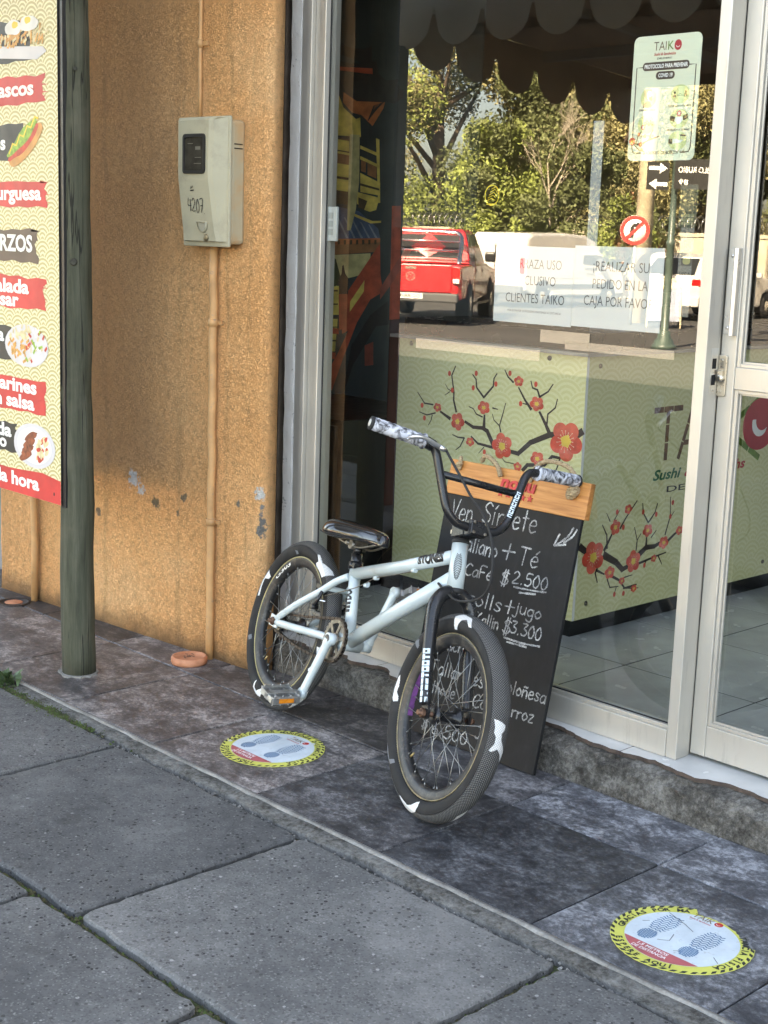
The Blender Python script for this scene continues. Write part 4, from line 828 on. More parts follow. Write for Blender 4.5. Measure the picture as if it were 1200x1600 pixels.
M_HRED = mk('header_red', (.50,.03,.03), .5)
Fh = Flat(chb, BLc+en*.004, eu, ev, .0003, .0006); mb = MB(); Fh.text(mb, 'nouu', .196, .745, .050, 0, 0, .035, .128, shear=.15); hl = MB()
me_ = mb; front = [p+en*.004 for p in me_.v]; hl.add(front, me_.f); mb.add([p.copy() for p in front], me_.f[:]); mb.build('raised_lettering', M_HRED, head)
for su in (.201, .229, .256, .282, .308):
    mb = MB(); st = []
    for i in range(10): a = rad(90+36*i); q = .011 if i % 2 == 0 else .0045; st.append((su+q*math.cos(a), .728+q*math.sin(a)))
    mb.prism(st, BLc+en*.004, eu, ev, en, .003); mb.build('star', M_HRED, head)
g = G('hemp_rope'); n_ = g.noise(110, 3, .6, .5, g.map((1, 1, 2.5))); M_ROPE = g.done(g.ramp(n_, [(.3, (.24,.16,.085)), (.7, (.50,.38,.23))]), .9, 0., n_, .8, .003)
def rope(pts, r, name, parent):
    P = catmull(pts, 8); mb = MB(); fr = None
    for k in range(3):
        sp = []; ref = None; L = 0
        for i, p in enumerate(P):
            t = (P[min(i+1, len(P)-1)]-P[max(i-1, 0)]).normalized(); ref = t.orthogonal().normalized() if ref is None else (ref-t*ref.dot(t)).normalized(); b = t.cross(ref)
            if i: L += (p-P[i-1]).length
            a = L/.012*2*math.pi*.55+k*2.094; sp.append(p+(ref*math.cos(a)+b*math.sin(a))*r*.55)
        mb.tube(sp, r*.62, 7)
    return mb.build(name, M_ROPE, parent)
rope([bq(.118,.806,.012), bq(.135,.822,.022), bq(.16,.818,.024), bq(.185,.80,.02), bq(.195,.775,.012)], .0065, 'rope', chb)
rope([bq(.300,.775,.010), bq(.320,.815,.02), bq(.355,.836,.026), bq(.40,.838,.028), bq(.44,.828,.026), bq(.462,.80,.018), bq(.462,.775,.012)], .0065, 'rope', chb)
rope([bq(.032,.80,.004), bq(.036,.806,.012), bq(.040,.79,.014), bq(.036,.775,.010), bq(.028,.785,.012), bq(.045,.79,.016)], .0055, 'rope_knot', chb)
kp = []
for i in range(22):
    a = i*.95; kp.append(bq(.456+.010*math.cos(a), .765+.012*math.sin(a*1.13), .016+.008*math.sin(a*.7)))
rope(kp, .0062, 'rope_knot', chb)
# ------------------------------------------------------------------ bicycle (local axes: x forward, y to the rider's left, z up; origin at the rear axle)
g = G('pale_blue_paint'); n_ = g.noise(14, 6, .7); n2_ = g.noise(55, 5, .75)
c = g.ramp(g.noise(5, 4), [(.3, (.46,.54,.545)), (.7, (.56,.625,.63))]); c = g.mix(g.m('MULTIPLY', g.step(n_, .56, .74), .45), c, (.36,.36,.31)); c = g.mix(g.m('MULTIPLY', g.step(n2_, .70, .74), .7), c, (.16,.14,.12))
M_PAINT = g.done(c, g.m('ADD', .2, g.m('MULTIPLY', n_, .22)), 0., None, spec=.5, Coat_Weight=.5, Coat_Roughness=.12)
g = G('gloss_black_paint'); n_ = g.noise(30, 6, .75)
M_GBLACK = g.done(g.mix(g.m('MULTIPLY', g.step(n_, .60, .72), .5), (.011,.011,.012), (.085,.08,.075)), g.m('ADD', .14, g.m('MULTIPLY', n_, .3)), 0., None, spec=.5)
g = G('dusty_rim'); n_ = g.noise(26, 6, .75); M_RIM = g.done(g.mix(g.m('MULTIPLY', g.step(n_, .48, .68), .6), (.016,.016,.017), (.12,.105,.085)), .42, 0., n_, .2, .001)
M_RIMEDGE = mk('rim_edge_bronze', (.30,.25,.15), .45, .5, .3, 40, wear=.4, wcol=(.10,.09,.07))
M_STEEL = mk('greasy_steel', (.20,.18,.15), .42, .9, .3, 60, wear=.4, wcol=(.09,.05,.03)); M_CHROME = mk('chrome', (.72,.72,.72), .16, 1, .08, 30, wear=.15, wcol=(.35,.33,.3)); M_SPOKE = mk('spoke_steel', (.26,.26,.25), .38, .9, .15, 20)
M_CHAIN = mk('oily_chain', (.075,.055,.042), .5, .7, .35, 120); M_AMBER = mk('amber_reflector', (.70,.22,.02), .3, 0, .1, 40)
g = G('tyre_tread'); uv = g.n('ShaderNodeTexCoord').outputs['UV']; u, v_, _q = g.xyz(uv)
a_ = g.m('ADD', u, v_); b_ = g.m('SUBTRACT', u, v_)
def tri(q): return g.m('ABSOLUTE', g.m('SUBTRACT', g.m('FRACT', g.m('MULTIPLY', q, 1/.0062)), .5))
kn = g.m('MULTIPLY', g.step(tri(a_), .06, .30), g.step(tri(b_), .06, .30)); side = g.step(g.m('ABSOLUTE', v_), .0300, .0325)
dust = g.noise(9, 5, .7)
c = g.mix(kn, (.012,.012,.0125), g.mix(dust, (.11,.11,.11), (.22,.215,.205))); c = g.mix(side, c, g.mix(g.m('MULTIPLY', g.step(g.noise(16, 5), .45, .7), .6), (.011,.011,.0115), (.032,.031,.030)))
ht = g.m('ADD', g.m('MULTIPLY', kn, g.m('SUBTRACT', 1.0, side)), g.m('MULTIPLY', g.step(g.m('ABSOLUTE', g.m('SUBTRACT', g.m('ABSOLUTE', v_), .0345)), .0016, .0006), .6))
M_TYRE = g.done(c, .68, 0., ht, .8, .0018, .35)
g = G('tyre_white_patch'); uv = g.n('ShaderNodeTexCoord').outputs['UV']; u, v_, _q = g.xyz(uv); a_ = g.m('ADD', u, v_); b_ = g.m('SUBTRACT', u, v_)
kn = g.m('MULTIPLY', g.step(tri(a_), .06, .26), g.step(tri(b_), .06, .26)); side = g.step(g.m('ABSOLUTE', v_), .0300, .0325)
c = g.mix(g.m('MULTIPLY', g.m('SUBTRACT', 1.0, g.m('MAXIMUM', kn, side)), .6), (.70,.71,.71), (.22,.21,.20)); M_TPATCH = g.done(c, .65, 0., kn, .5, .0012)
M_TGREY = mk('tyre_grey_patch', (.14,.15,.165), .7)
g = G('marble_grip'); n_ = g.noise(34, 5, .6, 1.6); M_GRIP = g.done(g.ramp(n_, [(.40, (.045,.045,.052)), (.50, (.30,.31,.34)), (.58, (.62,.63,.68)), (.75, (.72,.73,.77))]), .6, 0., g.noise(120, 2), .2, .001)
M_VINYL = mk('glossy_black_vinyl', (.012,.012,.013), .2, 0, .2, 18, .15, 30, .002, coat=.6)
M_PURPLE = mk('purple_paint', (.22,.07,.26), .5, 0, .3, 50); M_PINK = mk('pink_paint', (.62,.14,.33), .5)
M_DEC = mk('frame_decal_black', (.015,.015,.016), .45); M_DECW = mk('sticker_pale_blue', (.62,.72,.76), .5, 0, .15, 60)

Bh = V((.96476,-.26316,0)); Bn = V((.25222,.92463,-.28529)); Bu = Bh.cross(Bn)
RM = Matrix((Bh, Bn, Bu)).transposed().to_4x4(); RM.translation = (-3.185,-.183,.2485)
bike = thing('bicycle', 'pale blue bicycle with black handlebar leaning against the chalkboard', 'bicycle', M=RM)
def bb_(mb, name, mat, parent=bike, **k): return mb.build(name, mat, parent, local=True, **k)
HB = V((.783,0,.304)); HT = V((.751,0,.408)); KX = (HT-HB).normalized(); FX_ = V((KX.z,0,-KX.x)); BBp = V((.350,0,.0386)); RA = V((0,0,0)); ST_A = -.0546
SM = Matrix.Translation(HB) @ Matrix.Rotation(ST_A, 4, KX) @ Matrix.Translation(-HB)
LA = (HB.z+FX_.z*.032)/KX.z; FA0 = HB-KX*LA+FX_*.032
def S_(p): return SM @ V(p)
# frame
mb = MB(); mb.tube([HB-KX*.004, HT+KX*.004], .0215, 22)
frame = None
tubes = [([BBp+V((-.002,0,.012)), V((.2687,0,.241))], .0165), ([V((.272,0,.222)), V((.52,0,.3005)), V((.757,0,.3825))], .0175), ([BBp+V((.004,0,.004)), V((.560,0,.186)), V((.774,0,.330))], .0208)]
for pts, r in tubes: mb.tube(pts, r, 20)
mb.tube([BBp+V((0,-.036,0)), BBp+V((0,.036,0))], .0235, 22)
for s in (-1, 1):
    mb.tube(catmull([(-.004,s*.060,.004),(.10,s*.057,.079),(.185,s*.040,.143),(.235,s*.028,.186),(.272,s*.014,.212)], 5), [.0085]*2+[.0105]*19, 14)
    mb.tube(catmull([(-.002,s*.060,-.002),(.12,s*.056,.012),(.23,s*.044,.026),(.30,s*.034,.033),(.345,s*.026,.037)], 5), [.0085]*2+[.0115]*19, 14)
    mb.cbox((-.004,s*.0605,.0005), (.050,.005,.034))
mb.tube([(.205,-.038,.158),(.205,.038,.158)], .008, 10)
frame = bb_(mb, 'frame', M_PAINT)
for q in (HB-KX*.004, HT+KX*.004):
    pass
mb = MB(); mb.lathe(HB-KX*.004, -KX, [(.0225,0),(.0225,.010),(.018,.013)], 22); bb_(mb, 'lower_headset', M_RUBBER)
mb = MB(); mb.lathe(HT+KX*.004, KX, [(.0225,0),(.0225,.009),(.0195,.010),(.0195,.014),(.0175,.0145),(.0175,.024)], 22); bb_(mb, 'upper_headset', M_RUBBER)
# lettering wrapped on the tubes
def wrap(body, A, B, r, name, mat, a_mid, size, along, parent=frame, width=None, bold=.05, shear=0, flip=False):
    d = (B-A).normalized(); n0 = V((0,-1,0)); n0 = (n0-d*n0.dot(d)).normalized(); up = n0.cross(d)*-1
    if up.z < 0: up = -up
    vs, fs = glyphs(body, bold, shear)
    bm = bmesh.new(); bv = [bm.verts.new((*p, 0)) for p in vs]
    for f in fs: bm.faces.new([bv[i] for i in f])
    for q in range(-3, 16): bmesh.ops.bisect_plane(bm, geom=bm.verts[:]+bm.edges[:]+bm.faces[:], plane_co=(0, q*.07, 0), plane_no=(0, 1, 0))
    bm.verts.index_update(); vs = [(q.co.x, q.co.y) for q in bm.verts]; fs = [[q.index for q in f.verts] for f in bm.faces]; bm.free()
    x0 = min(p[0] for p in vs); x1 = max(p[0] for p in vs); k = (width or size*(x1-x0))/(x1-x0); out = []
    for p in vs:
        ang = a_mid+(p[1]-.35)*size/r; s = along+(p[0]-x0)*k
        out.append(A+d*s+(n0*math.cos(ang)+up*math.sin(ang))*(r+.0006))
    mb = MB(); mb.add(out, fs); return bb_(mb, name, mat, parent)
wrap('STONES', V((.272,0,.222)), V((.757,0,.3825)), .0178, 'lettering', M_DEC, .05, .036, .350, width=.118, bold=.07)
wrap('III', BBp, V((.2687,0,.241)), .0168, 'lettering', M_DEC, .1, .034, .085, width=.030, bold=.05); wrap('DO', BBp, V((.2687,0,.241)), .0168, 'lettering', M_DEC, .1, .034, .120, width=.030, bold=.06)
mb = MB()   # feathered black emblem on the head tube
for i in range(15):
    t = .018+.066*i/15; p = HB+KX*t; L = .012*math.sin(math.pi*(i+1.5)/17)+.004
    for s in (-1, 1):
        a0 = .95; pts = []
        for a, z in ((a0, 0), (a0+s*L/.0215*.6, .006), (a0+s*L/.0215*.7, .0035), (a0, -.002)): pts.append(p+KX*z+(FX_*math.sin(a)+V((0,-1,0))*math.cos(a))*.0222)
        mb.add(pts, [(0,1,2,3)])
bb_(mb, 'emblem', M_DEC, frame)
# cable guides
for p in ((.405,0,.238),(.583,0,.300),(.372,-.004,.208)):
    mb = MB(); p = V(p); mb.tube([p+V((-.008,-.006,.0)), p+V((.008,-.006,.004))], .006, 10); mb.tube([p+V((0,0,.012)), p], .004, 8); bb_(mb, 'cable_guide', M_PAINT, frame)
# seat post, clamp, saddle
mb = MB(); mb.tube([(.2705,0,.235),(.2635,0,.255)], .0205, 18); mb.cbox((.283,-.012,.247), (.014,.012,.014)); bb_(mb, 'seat_clamp', M_GBLACK)
mb = MB(); mb.tube([(.268,0,.24),(.2555,0,.278)], .0160, 16); mb.tube([(.2555,0,.278),(.250,0,.300)], .0125, 14); sp = bb_(mb, 'seat_post', M_GBLACK)
mb = MB(); mb.tube([(.247,-.026,.300),(.247,.026,.300)], .013, 14); mb.tube([(.232,-.033,.302),(.232,.033,.302)], .006, 8); mb.cbox((.247,0,.306),(.036,.036,.018)); bb_(mb, 'saddle_clamp', M_STEEL, sp)
rings = []
for x, hw, zt, zb in ((.112,.034,.336,.318),(.118,.056,.348,.308),(.135,.071,.356,.300),(.165,.077,.361,.299),(.200,.072,.3625,.303),(.235,.057,.3625,.309),(.270,.042,.3625,.314),(.310,.031,.3635,.319),(.350,.025,.364,.322),(.378,.021,.361,.324),(.392,.013,.352,.327)):
    ring = []
    for j in range(20):
        a = 2*math.pi*j/20; cs, sn = math.cos(a), math.sin(a); zz = (zt+zb)/2+(zt-zb)/2*(abs(sn)**.8)*(1 if sn > 0 else -1)
        ring.append((x, hw*(abs(cs)**.7)*(1 if cs > 0 else -1), zz-.010*(abs(cs)**3)))
    rings.append(ring)
mb = MB(); mb.loft(rings); sad = bb_(mb, 'saddle', M_VINYL); sad.modifiers.new('smooth', 'SUBSURF').levels = 1; sad.modifiers['smooth'].render_levels = 2
mb = MB()
for s in (-1, 1): mb.tube(catmull([(.15,s*.045,.318),(.19,s*.03,.302),(.25,s*.02,.298),(.30,s*.02,.302),(.37,s*.012,.326)], 4), .0035, 8)
bb_(mb, 'saddle_rail', M_STEEL, sad)
mb = MB(); mb.tube(catmull([(x, -hw*.99-.001, zb+.010) for x, hw, zt, zb in ((.135,.071,.356,.300),(.165,.077,.361,.299),(.200,.072,.3625,.303),(.270,.042,.3625,.314),(.350,.025,.364,.322),(.388,.014,.36,.325))], 4), .0016, 6); bb_(mb, 'saddle_piping', M_RUBBER, sad)
# fork and front end
mb = MB(); mb.tube([S_(HB+KX*.02), S_(HB-KX*.03)], .0165, 16)
for s in (-1, 1):
    mb.tube([S_(p) for p in catmull([HB-KX*.012+V((0,s*.004,0)), HB-KX*.022+V((0,s*.030,0)), HB-KX*.045+FX_*.002+V((0,s*.049,0)), HB-KX*.085+FX_*.004+V((0,s*.0575,0)), HB-KX*(LA*.62)+FX_*.014+V((0,s*.060,0)), FA0+KX*.022-FX_*.004+V((0,s*.060,0))], 6)], [.0185]*12+[.0190-.0045*i/18 for i in range(19)], 16)
    M_ = Matrix.Translation(S_(FA0+V((0,s*.0602,0))))
    pts = [(-.014,.032),(.006,.034),(.020,.004),(.016,-.012),(-.002,-.016),(-.014,-.006)]
    mb.prism(pts, S_(FA0+V((0,s*.0602-.003,0))), SM.to_3x3() @ FX_, SM.to_3x3() @ KX, V((0,1,0)), .006)
fork = bb_(mb, 'fork', M_GBLACK)
A_, B_ = S_(HB-KX*(LA*.52)+FX_*.012+V((0,-.060,0))), S_(HB-KX*(LA*.93)+FX_*.026+V((0,-.060,0)))
for i in range(9):
    t0, t1 = i/9, (i+.86)/9; mb = MB(); d = (B_-A_); n0 = V((.62,-.78,0)); n0 = (n0-d.normalized()*n0.dot(d.normalized())).normalized(); sd_ = n0.cross(d).normalized()
    for a, b, c_, e in ((-.0095,-.003,0,1),(.003,.0095,0,1),(-.0095,.0095,0,.30),(-.0095,.0095,.70,1)) if i % 3 != 1 else ((-.0095,-.002,0,1),(-.0095,.0095,.30,.70)):
        P = []
        for (x, t) in ((a,t0+(t1-t0)*c_),(b,t0+(t1-t0)*c_),(b,t0+(t1-t0)*e),(a,t0+(t1-t0)*e)):
            r = .0190-.0035*t; P.append(A_+d*t+n0*math.sqrt(max(0, r*r-x*x))+sd_*x+n0*.0006)
        mb.add(P, [(0,1,2,3)])
    bb_(mb, 'sticker_letter', M_DECW, fork)
c0 = HT+KX*.0366+FX_*.0626
mb = MB(); Mst = SM @ Matrix.Translation(HT+KX*.036) @ Matrix((FX_, V((0,1,0)), KX)).transposed().to_4x4()
mb.cbox((.014,0,0), (.060,.046,.036), 0, Mst); mb.lathe(S_(HT+KX*.016), KX, [(.0205,0),(.0205,.038),(.015,.040),(.001,.040)], 18); mb.cbox((.0625,0,.0), (.024,.052,.040), 0, Mst); mb.cbox((.078,0,.0), (.010,.050,.036), 0, Mst)
stem = bb_(mb, 'stem', M_GBLACK, bevel=.003)
for sy in (-.017, .017):
    for sz in (-.013, .013):
        mb = MB(); p = Mst @ V((.083, sy, sz)); d = (Mst.to_3x3() @ V((1,0,0))); mb.lathe(p, d, [(.0045,0),(.0045,.003),(.003,.0035)], 10); bb_(mb, 'bolt', M_STEEL, stem)
mb = MB(); mb.cbox((-.020,-.012,.0),(.016,.010,.010),0,Mst); mb.cbox((-.020,.012,.0),(.016,.010,.010),0,Mst); bb_(mb, 'pinch_bolt', M_NICK, stem)
def barpt(y, rise, back): return S_(c0+KX*rise-FX_*back+V((0,y,0)))
half = [(.0,0,0),(.032,0,0),(.062,.006,.0),(.088,.030,.001),(.104,.070,.003),(.125,.135,.006),(.136,.166,.008),(.150,.182,.009),(.172,.188,.0105),(.200,.190,.014),(.315,.203,.0297)]
pl = [barpt(-y, z, b) for y, z, b in reversed(half)]+[barpt(y, z, b) for y, z, b in half[1:]]
mb = MB(); mb.tube(catmull(pl, 5), .0113, 16); cy_ = .118
mb.tube([barpt(-.120,.117,.005), barpt(.120,.117,.005)], .0092, 14); bar = bb_(mb, 'handlebar', M_GBLACK)
for s in (-1, 1):
    mb = MB(); a, b = barpt(s*.172,.188,.0105), barpt(s*.313,.2028,.0294)
    prof = []; k = 30
    for i in range(k+1):
        t = i/k; prof.append(.0172+.0006*math.sin(i*2.1)+(.0028 if i in (0, 1) else 0))
    mb.tube([a+(b-a)*i/k for i in range(k+1)], prof, 18); gp = bb_(mb, 'grip', M_GRIP, bar)
    mb = MB(); d = (b-a).normalized(); mb.lathe(b, d, [(.0175,0),(.0180,.004),(.0165,.007),(.001,.0075)], 18); bb_(mb, 'bar_end', M_RUBBER, gp)
    mb = MB(); mb.lathe(b, d, [(.010,.0078),(.009,.0084),(.001,.0084)], 14); bb_(mb, 'bar_end_badge', mk('badge_silver', (.5,.5,.46), .4), gp)
# sticker on the near-right rise of the bar
A_, B_ = barpt(.0925,.040,.002), barpt(.1240,.134,.006)
for i in range(7):
    d = B_-A_; n0 = (V((.82,-.57,0))-d.normalized()*V((.82,-.57,0)).dot(d.normalized())).normalized(); sd_ = d.normalized().cross(n0); t0, t1 = .08+.78*i/7, .08+.78*(i+.8)/7; mb = MB()
    for a, b, c_, e in (((-.006,-.002,0,1),(.002,.006,0,1),(-.006,.006,0,.3)) if i % 2 else ((-.006,.006,.0,.3),(-.006,.006,.7,1),(-.006,-.002,0,1))):
        mb.add([A_+d*(t0+(t1-t0)*t)+n0*math.sqrt(.0132**2-x*x)+sd_*x for x, t in ((a,c_),(b,c_),(b,e),(a,e))], [(0,1,2,3)])
    bb_(mb, 'sticker_letter', M_DECW, bar)
# brake lever and cable
mb = MB(); p = barpt(-.158,.186,.009); mb.tube([barpt(-.150,.183,.009), barpt(-.168,.188,.010)], .0158, 14); fdir = SM.to_3x3() @ FX_; kdir = SM.to_3x3() @ KX
mb.tube([p, p+fdir*.022-kdir*.004, p+fdir*.034-kdir*.010+V((0,-.004,0))], [.010,.010,.008], 10); lev = bb_(mb, 'brake_mount', M_GBLACK, bar)
mb = MB(); q = p+fdir*.030-kdir*.010
mb.tube(catmull([q+V((0,.012,0))+fdir*.0, q+V((0,-.012,.002))+fdir*.006, q+V((0,-.045,.008))+fdir*.010, q+V((0,-.075,.002))+fdir*.006, q+V((0,-.088,-.010))+fdir*.010], 5), [.0068]*8+[.0055]*8+[.0045]*5, 10); bb_(mb, 'brake_lever', M_BRUSH, lev)
mb = MB(); mb.lathe(q+V((0,.012,0)), V((.2,1,-.2)), [(.007,0),(.007,.012),(.005,.020)], 12); bb_(mb, 'barrel_adjuster', M_BRUSH, lev)
cab = [tuple(q+V((.004,.032,-.004))), (.834,-.11,.575), (.882,-.1,.54), (.929,-.08,.505), (.965,-.06,.452), (.985,-.05,.395), (.980,-.04,.34), (.928,-.026,.302), (.85,-.024,.280), (.80,-.026,.285), (.74,-.024,.300)]
mb = MB(); mb.tube(catmull(cab, 6), .0034, 8); bb_(mb, 'brake_cable', M_RUBBER)
mb = MB(); mb.tube(catmull([(.583,-.007,.300),(.49,-.008,.268),(.405,-.007,.240),(.34,-.012,.20),(.28,-.03,.165),(.205,-.035,.135)], 6), .0014, 6); bb_(mb, 'brake_inner_cable', M_STEEL)
# rear brake caliper
mb = MB()
for s in (-1, 1):
    mb.tube(catmull([(.195,s*.040,.150),(.200,s*.050,.120),(.182,s*.046,.098),(.165,s*.030,.10)], 4), .0055, 8); mb.tube([(.180,s*.034,.093),(.180,s*.056,.093)], .008, 10); mb.cbox((.150,s*.024,.150),(.045,.010,.012))
bb_(mb, 'brake_caliper', M_GBLACK); mb = MB(); mb.tube([(.2,-.052,.118),(.2,.052,.118)], .003, 8); bb_(mb, 'brake_pivot', M_CHROME)
# cranks, sprocket, chain, pedals
CR = -1.7682; cv_ = V((math.cos(CR), 0, math.sin(CR)))
PD = BBp+cv_*.175+V((0,-.078,0)); PN = BBp-cv_*.175+V((0,.078,0))
for s, p in ((-1, PD), (1, PN)):
    mb = MB(); b = BBp+V((0,s*.062,0)); mb.tube(catmull([b-cv_*(.012*-s if 0 else .0), b+(p-b)*.12, b+(p-b)*.5, p], 5), [.0145]*5+[.0125]*6+[.0115]*5, 14); mb.tube([b+V((0,s*-.022,0)), b+V((0,s*.008,0))], .0175, 16); mb.tube([p+V((0,-.008,0)), p+V((0,.008,0))], .0155, 16)
    cr_ = bb_(mb, 'crank_arm', M_PAINT)
    mb = MB(); mb.lathe(b+V((0,s*.008,0)), (0,s,0), [(.012,0),(.011,.003),(.005,.004)], 12); bb_(mb, 'crank_bolt', M_STEEL, cr_)
SY = -.0455; mb = MB(); NT = 28; R0 = .060
ringo = []; 
for i in range(NT*4):
    a = 2*math.pi*i/(NT*4); r = R0+(.0045 if i % 4 in (1, 2) else 0); ringo.append((r*math.cos(a), r*math.sin(a)))
ringi = [(.048*math.cos(2*math.pi*i/(NT*4)), .048*math.sin(2*math.pi*i/(NT*4))) for i in range(NT*4)]; k = NT*4
for yy, flip in ((SY-.002, 0), (SY+.002, 1)):
    mb.add([BBp+V((x, yy, z)) for x, z in ringo]+[BBp+V((x, yy, z)) for x, z in ringi], [(i, (i+1) % k, k+(i+1) % k, k+i) for i in range(k)])
mb.add([BBp+V((x, SY-.002, z)) for x, z in ringo]+[BBp+V((x, SY+.002, z)) for x, z in ringo], [(i, (i+1) % k, k+(i+1) % k, k+i) for i in range(k)])
mb.add([BBp+V((x, SY-.002, z)) for x, z in ringi]+[BBp+V((x, SY+.002, z)) for x, z in ringi], [(i, (i+1) % k, k+(i+1) % k, k+i) for i in range(k)])
for i in range(6):
    a = CR+math.pi*i/3; d = V((math.cos(a), 0, math.sin(a))); mb.bar(BBp+d*.014+V((0,SY,0)), BBp+d*.050+V((0,SY,0)), .0038, .011 if i else .02, 0, (0,1,0) if 0 else d.cross(V((0,1,0))))
mb.lathe(BBp+V((0,SY-.004,0)), (0,1,0), [(.020,0),(.020,.008)], 20); bb_(mb, 'sprocket', M_STEEL)
mb = MB(); mb.lathe((0,SY-.002,0),(0,1,0),[(.026,0),(.028,.002),(.026,.004)],24); mb.lathe((0,SY-.004,0),(0,1,0),[(.018,0),(.018,.03)],16); bb_(mb, 'rear_cog', M_STEEL)
ch = []
a1 = math.atan2(BBp.z, BBp.x); L = math.hypot(BBp.x, BBp.z); off = math.asin((R0-.027)/L)
for i in range(0, 33): a = a1+math.pi/2+off-(math.pi+2*off)*i/32; ch.append(BBp+V((R0*1.02*math.cos(a), 0, R0*1.02*math.sin(a))))
lo = ch[-1]; end = V((.027*math.cos(a1-math.pi/2-off), 0, .027*math.sin(a1-math.pi/2-off)))
for i in range(1, 26): t = i/26; p = lo+(end-lo)*t; p = V((p.x, 0, p.z-.010*math.sin(math.pi*t))); ch.append(p)
for i in range(0, 14): a = a1-math.pi/2-off-(math.pi-2*off)*i/13; ch.append(V((.027*math.cos(a), 0, .027*math.sin(a))))
st_ = ch[-1]; 
for i in range(1, 26): t = i/26; p = st_+(ch[0]-st_)*t; ch.append(V((p.x, 0, p.z-.003*math.sin(math.pi*t))))
mb = MB(); acc = []; tot = 0; step_ = .0127; res = [ch[0]]; carry = 0
pts = ch+[ch[0]]
for i in range(len(pts)-1):
    a, b = pts[i], pts[i+1]; l = (b-a).length; d = step_-carry
    while d <= l: res.append(a+(b-a)*(d/l)); d += step_
    carry = l-(d-step_)
for i in range(len(res)-1):
    a, b = res[i], res[i+1]; wdt = .0085 if i % 2 else .0055; up_ = (b-a).cross(V((0,1,0))).normalized()
    for s in (-1, 1): mb.bar(a+V((0,SY+s*wdt/2,0))-(b-a)*.22, b+V((0,SY+s*wdt/2,0))+(b-a)*.22, .0013, .0072, 0, up_)
    mb.tube([a+V((0,SY-.0052,0)), a+V((0,SY+.0052,0))], .0028, 6)
bb_(mb, 'chain', M_CHAIN)
def pedal(p, s, tilt):
    d = V((0,s,-.22 if s < 0 else 0)).normalized(); fw_ = V((math.cos(tilt),0,math.sin(tilt))); up_ = V((-math.sin(tilt),0,math.cos(tilt))); c_ = p+d*.066
    mb = MB(); W_, D_ = .082, .078
    for sx in (-1, 1): mb.bar(c_+fw_*sx*D_/2-d*W_/2, c_+fw_*sx*D_/2+d*W_/2, .012, .020, 0, up_)
    for sy in (-1, 1): mb.bar(c_+d*sy*W_/2-fw_*D_/2, c_+d*sy*W_/2+fw_*D_/2, .006, .016, 0, up_)
    mb.bar(c_-d*.052-fw_*.0, c_+d*.045, .020, .020, 0, up_); mb.tube([p, c_+d*.02], .008, 10)
    for sy in (-.5, .5): mb.bar(c_+d*sy*W_*.5-fw_*D_/2, c_+d*sy*W_*.5+fw_*D_/2, .005, .010, 0, up_)
    for sx in (-1, 1):
        for q in range(4):
            for uz in (-1, 1): b = c_+fw_*sx*D_/2+d*(-.036+.024*q)+up_*uz*.010; mb.tube([b, b+up_*uz*.005], .0022, 6)
    o = bb_(mb, 'pedal', mk('dull_aluminium', (.42,.42,.41), .38, .85, .2, 40, wear=.4, wcol=(.16,.15,.14)), bevel=.002)
    for sx in (-1, 1):
        mb = MB(); mb.bar(c_+fw_*sx*(D_/2+.0055)-d*.022, c_+fw_*sx*(D_/2+.0055)+d*.022, .004, .012, 0, up_); bb_(mb, 'reflector', M_AMBER, o)
pedal(PD, -1, -.12); pedal(PN, 1, .55)

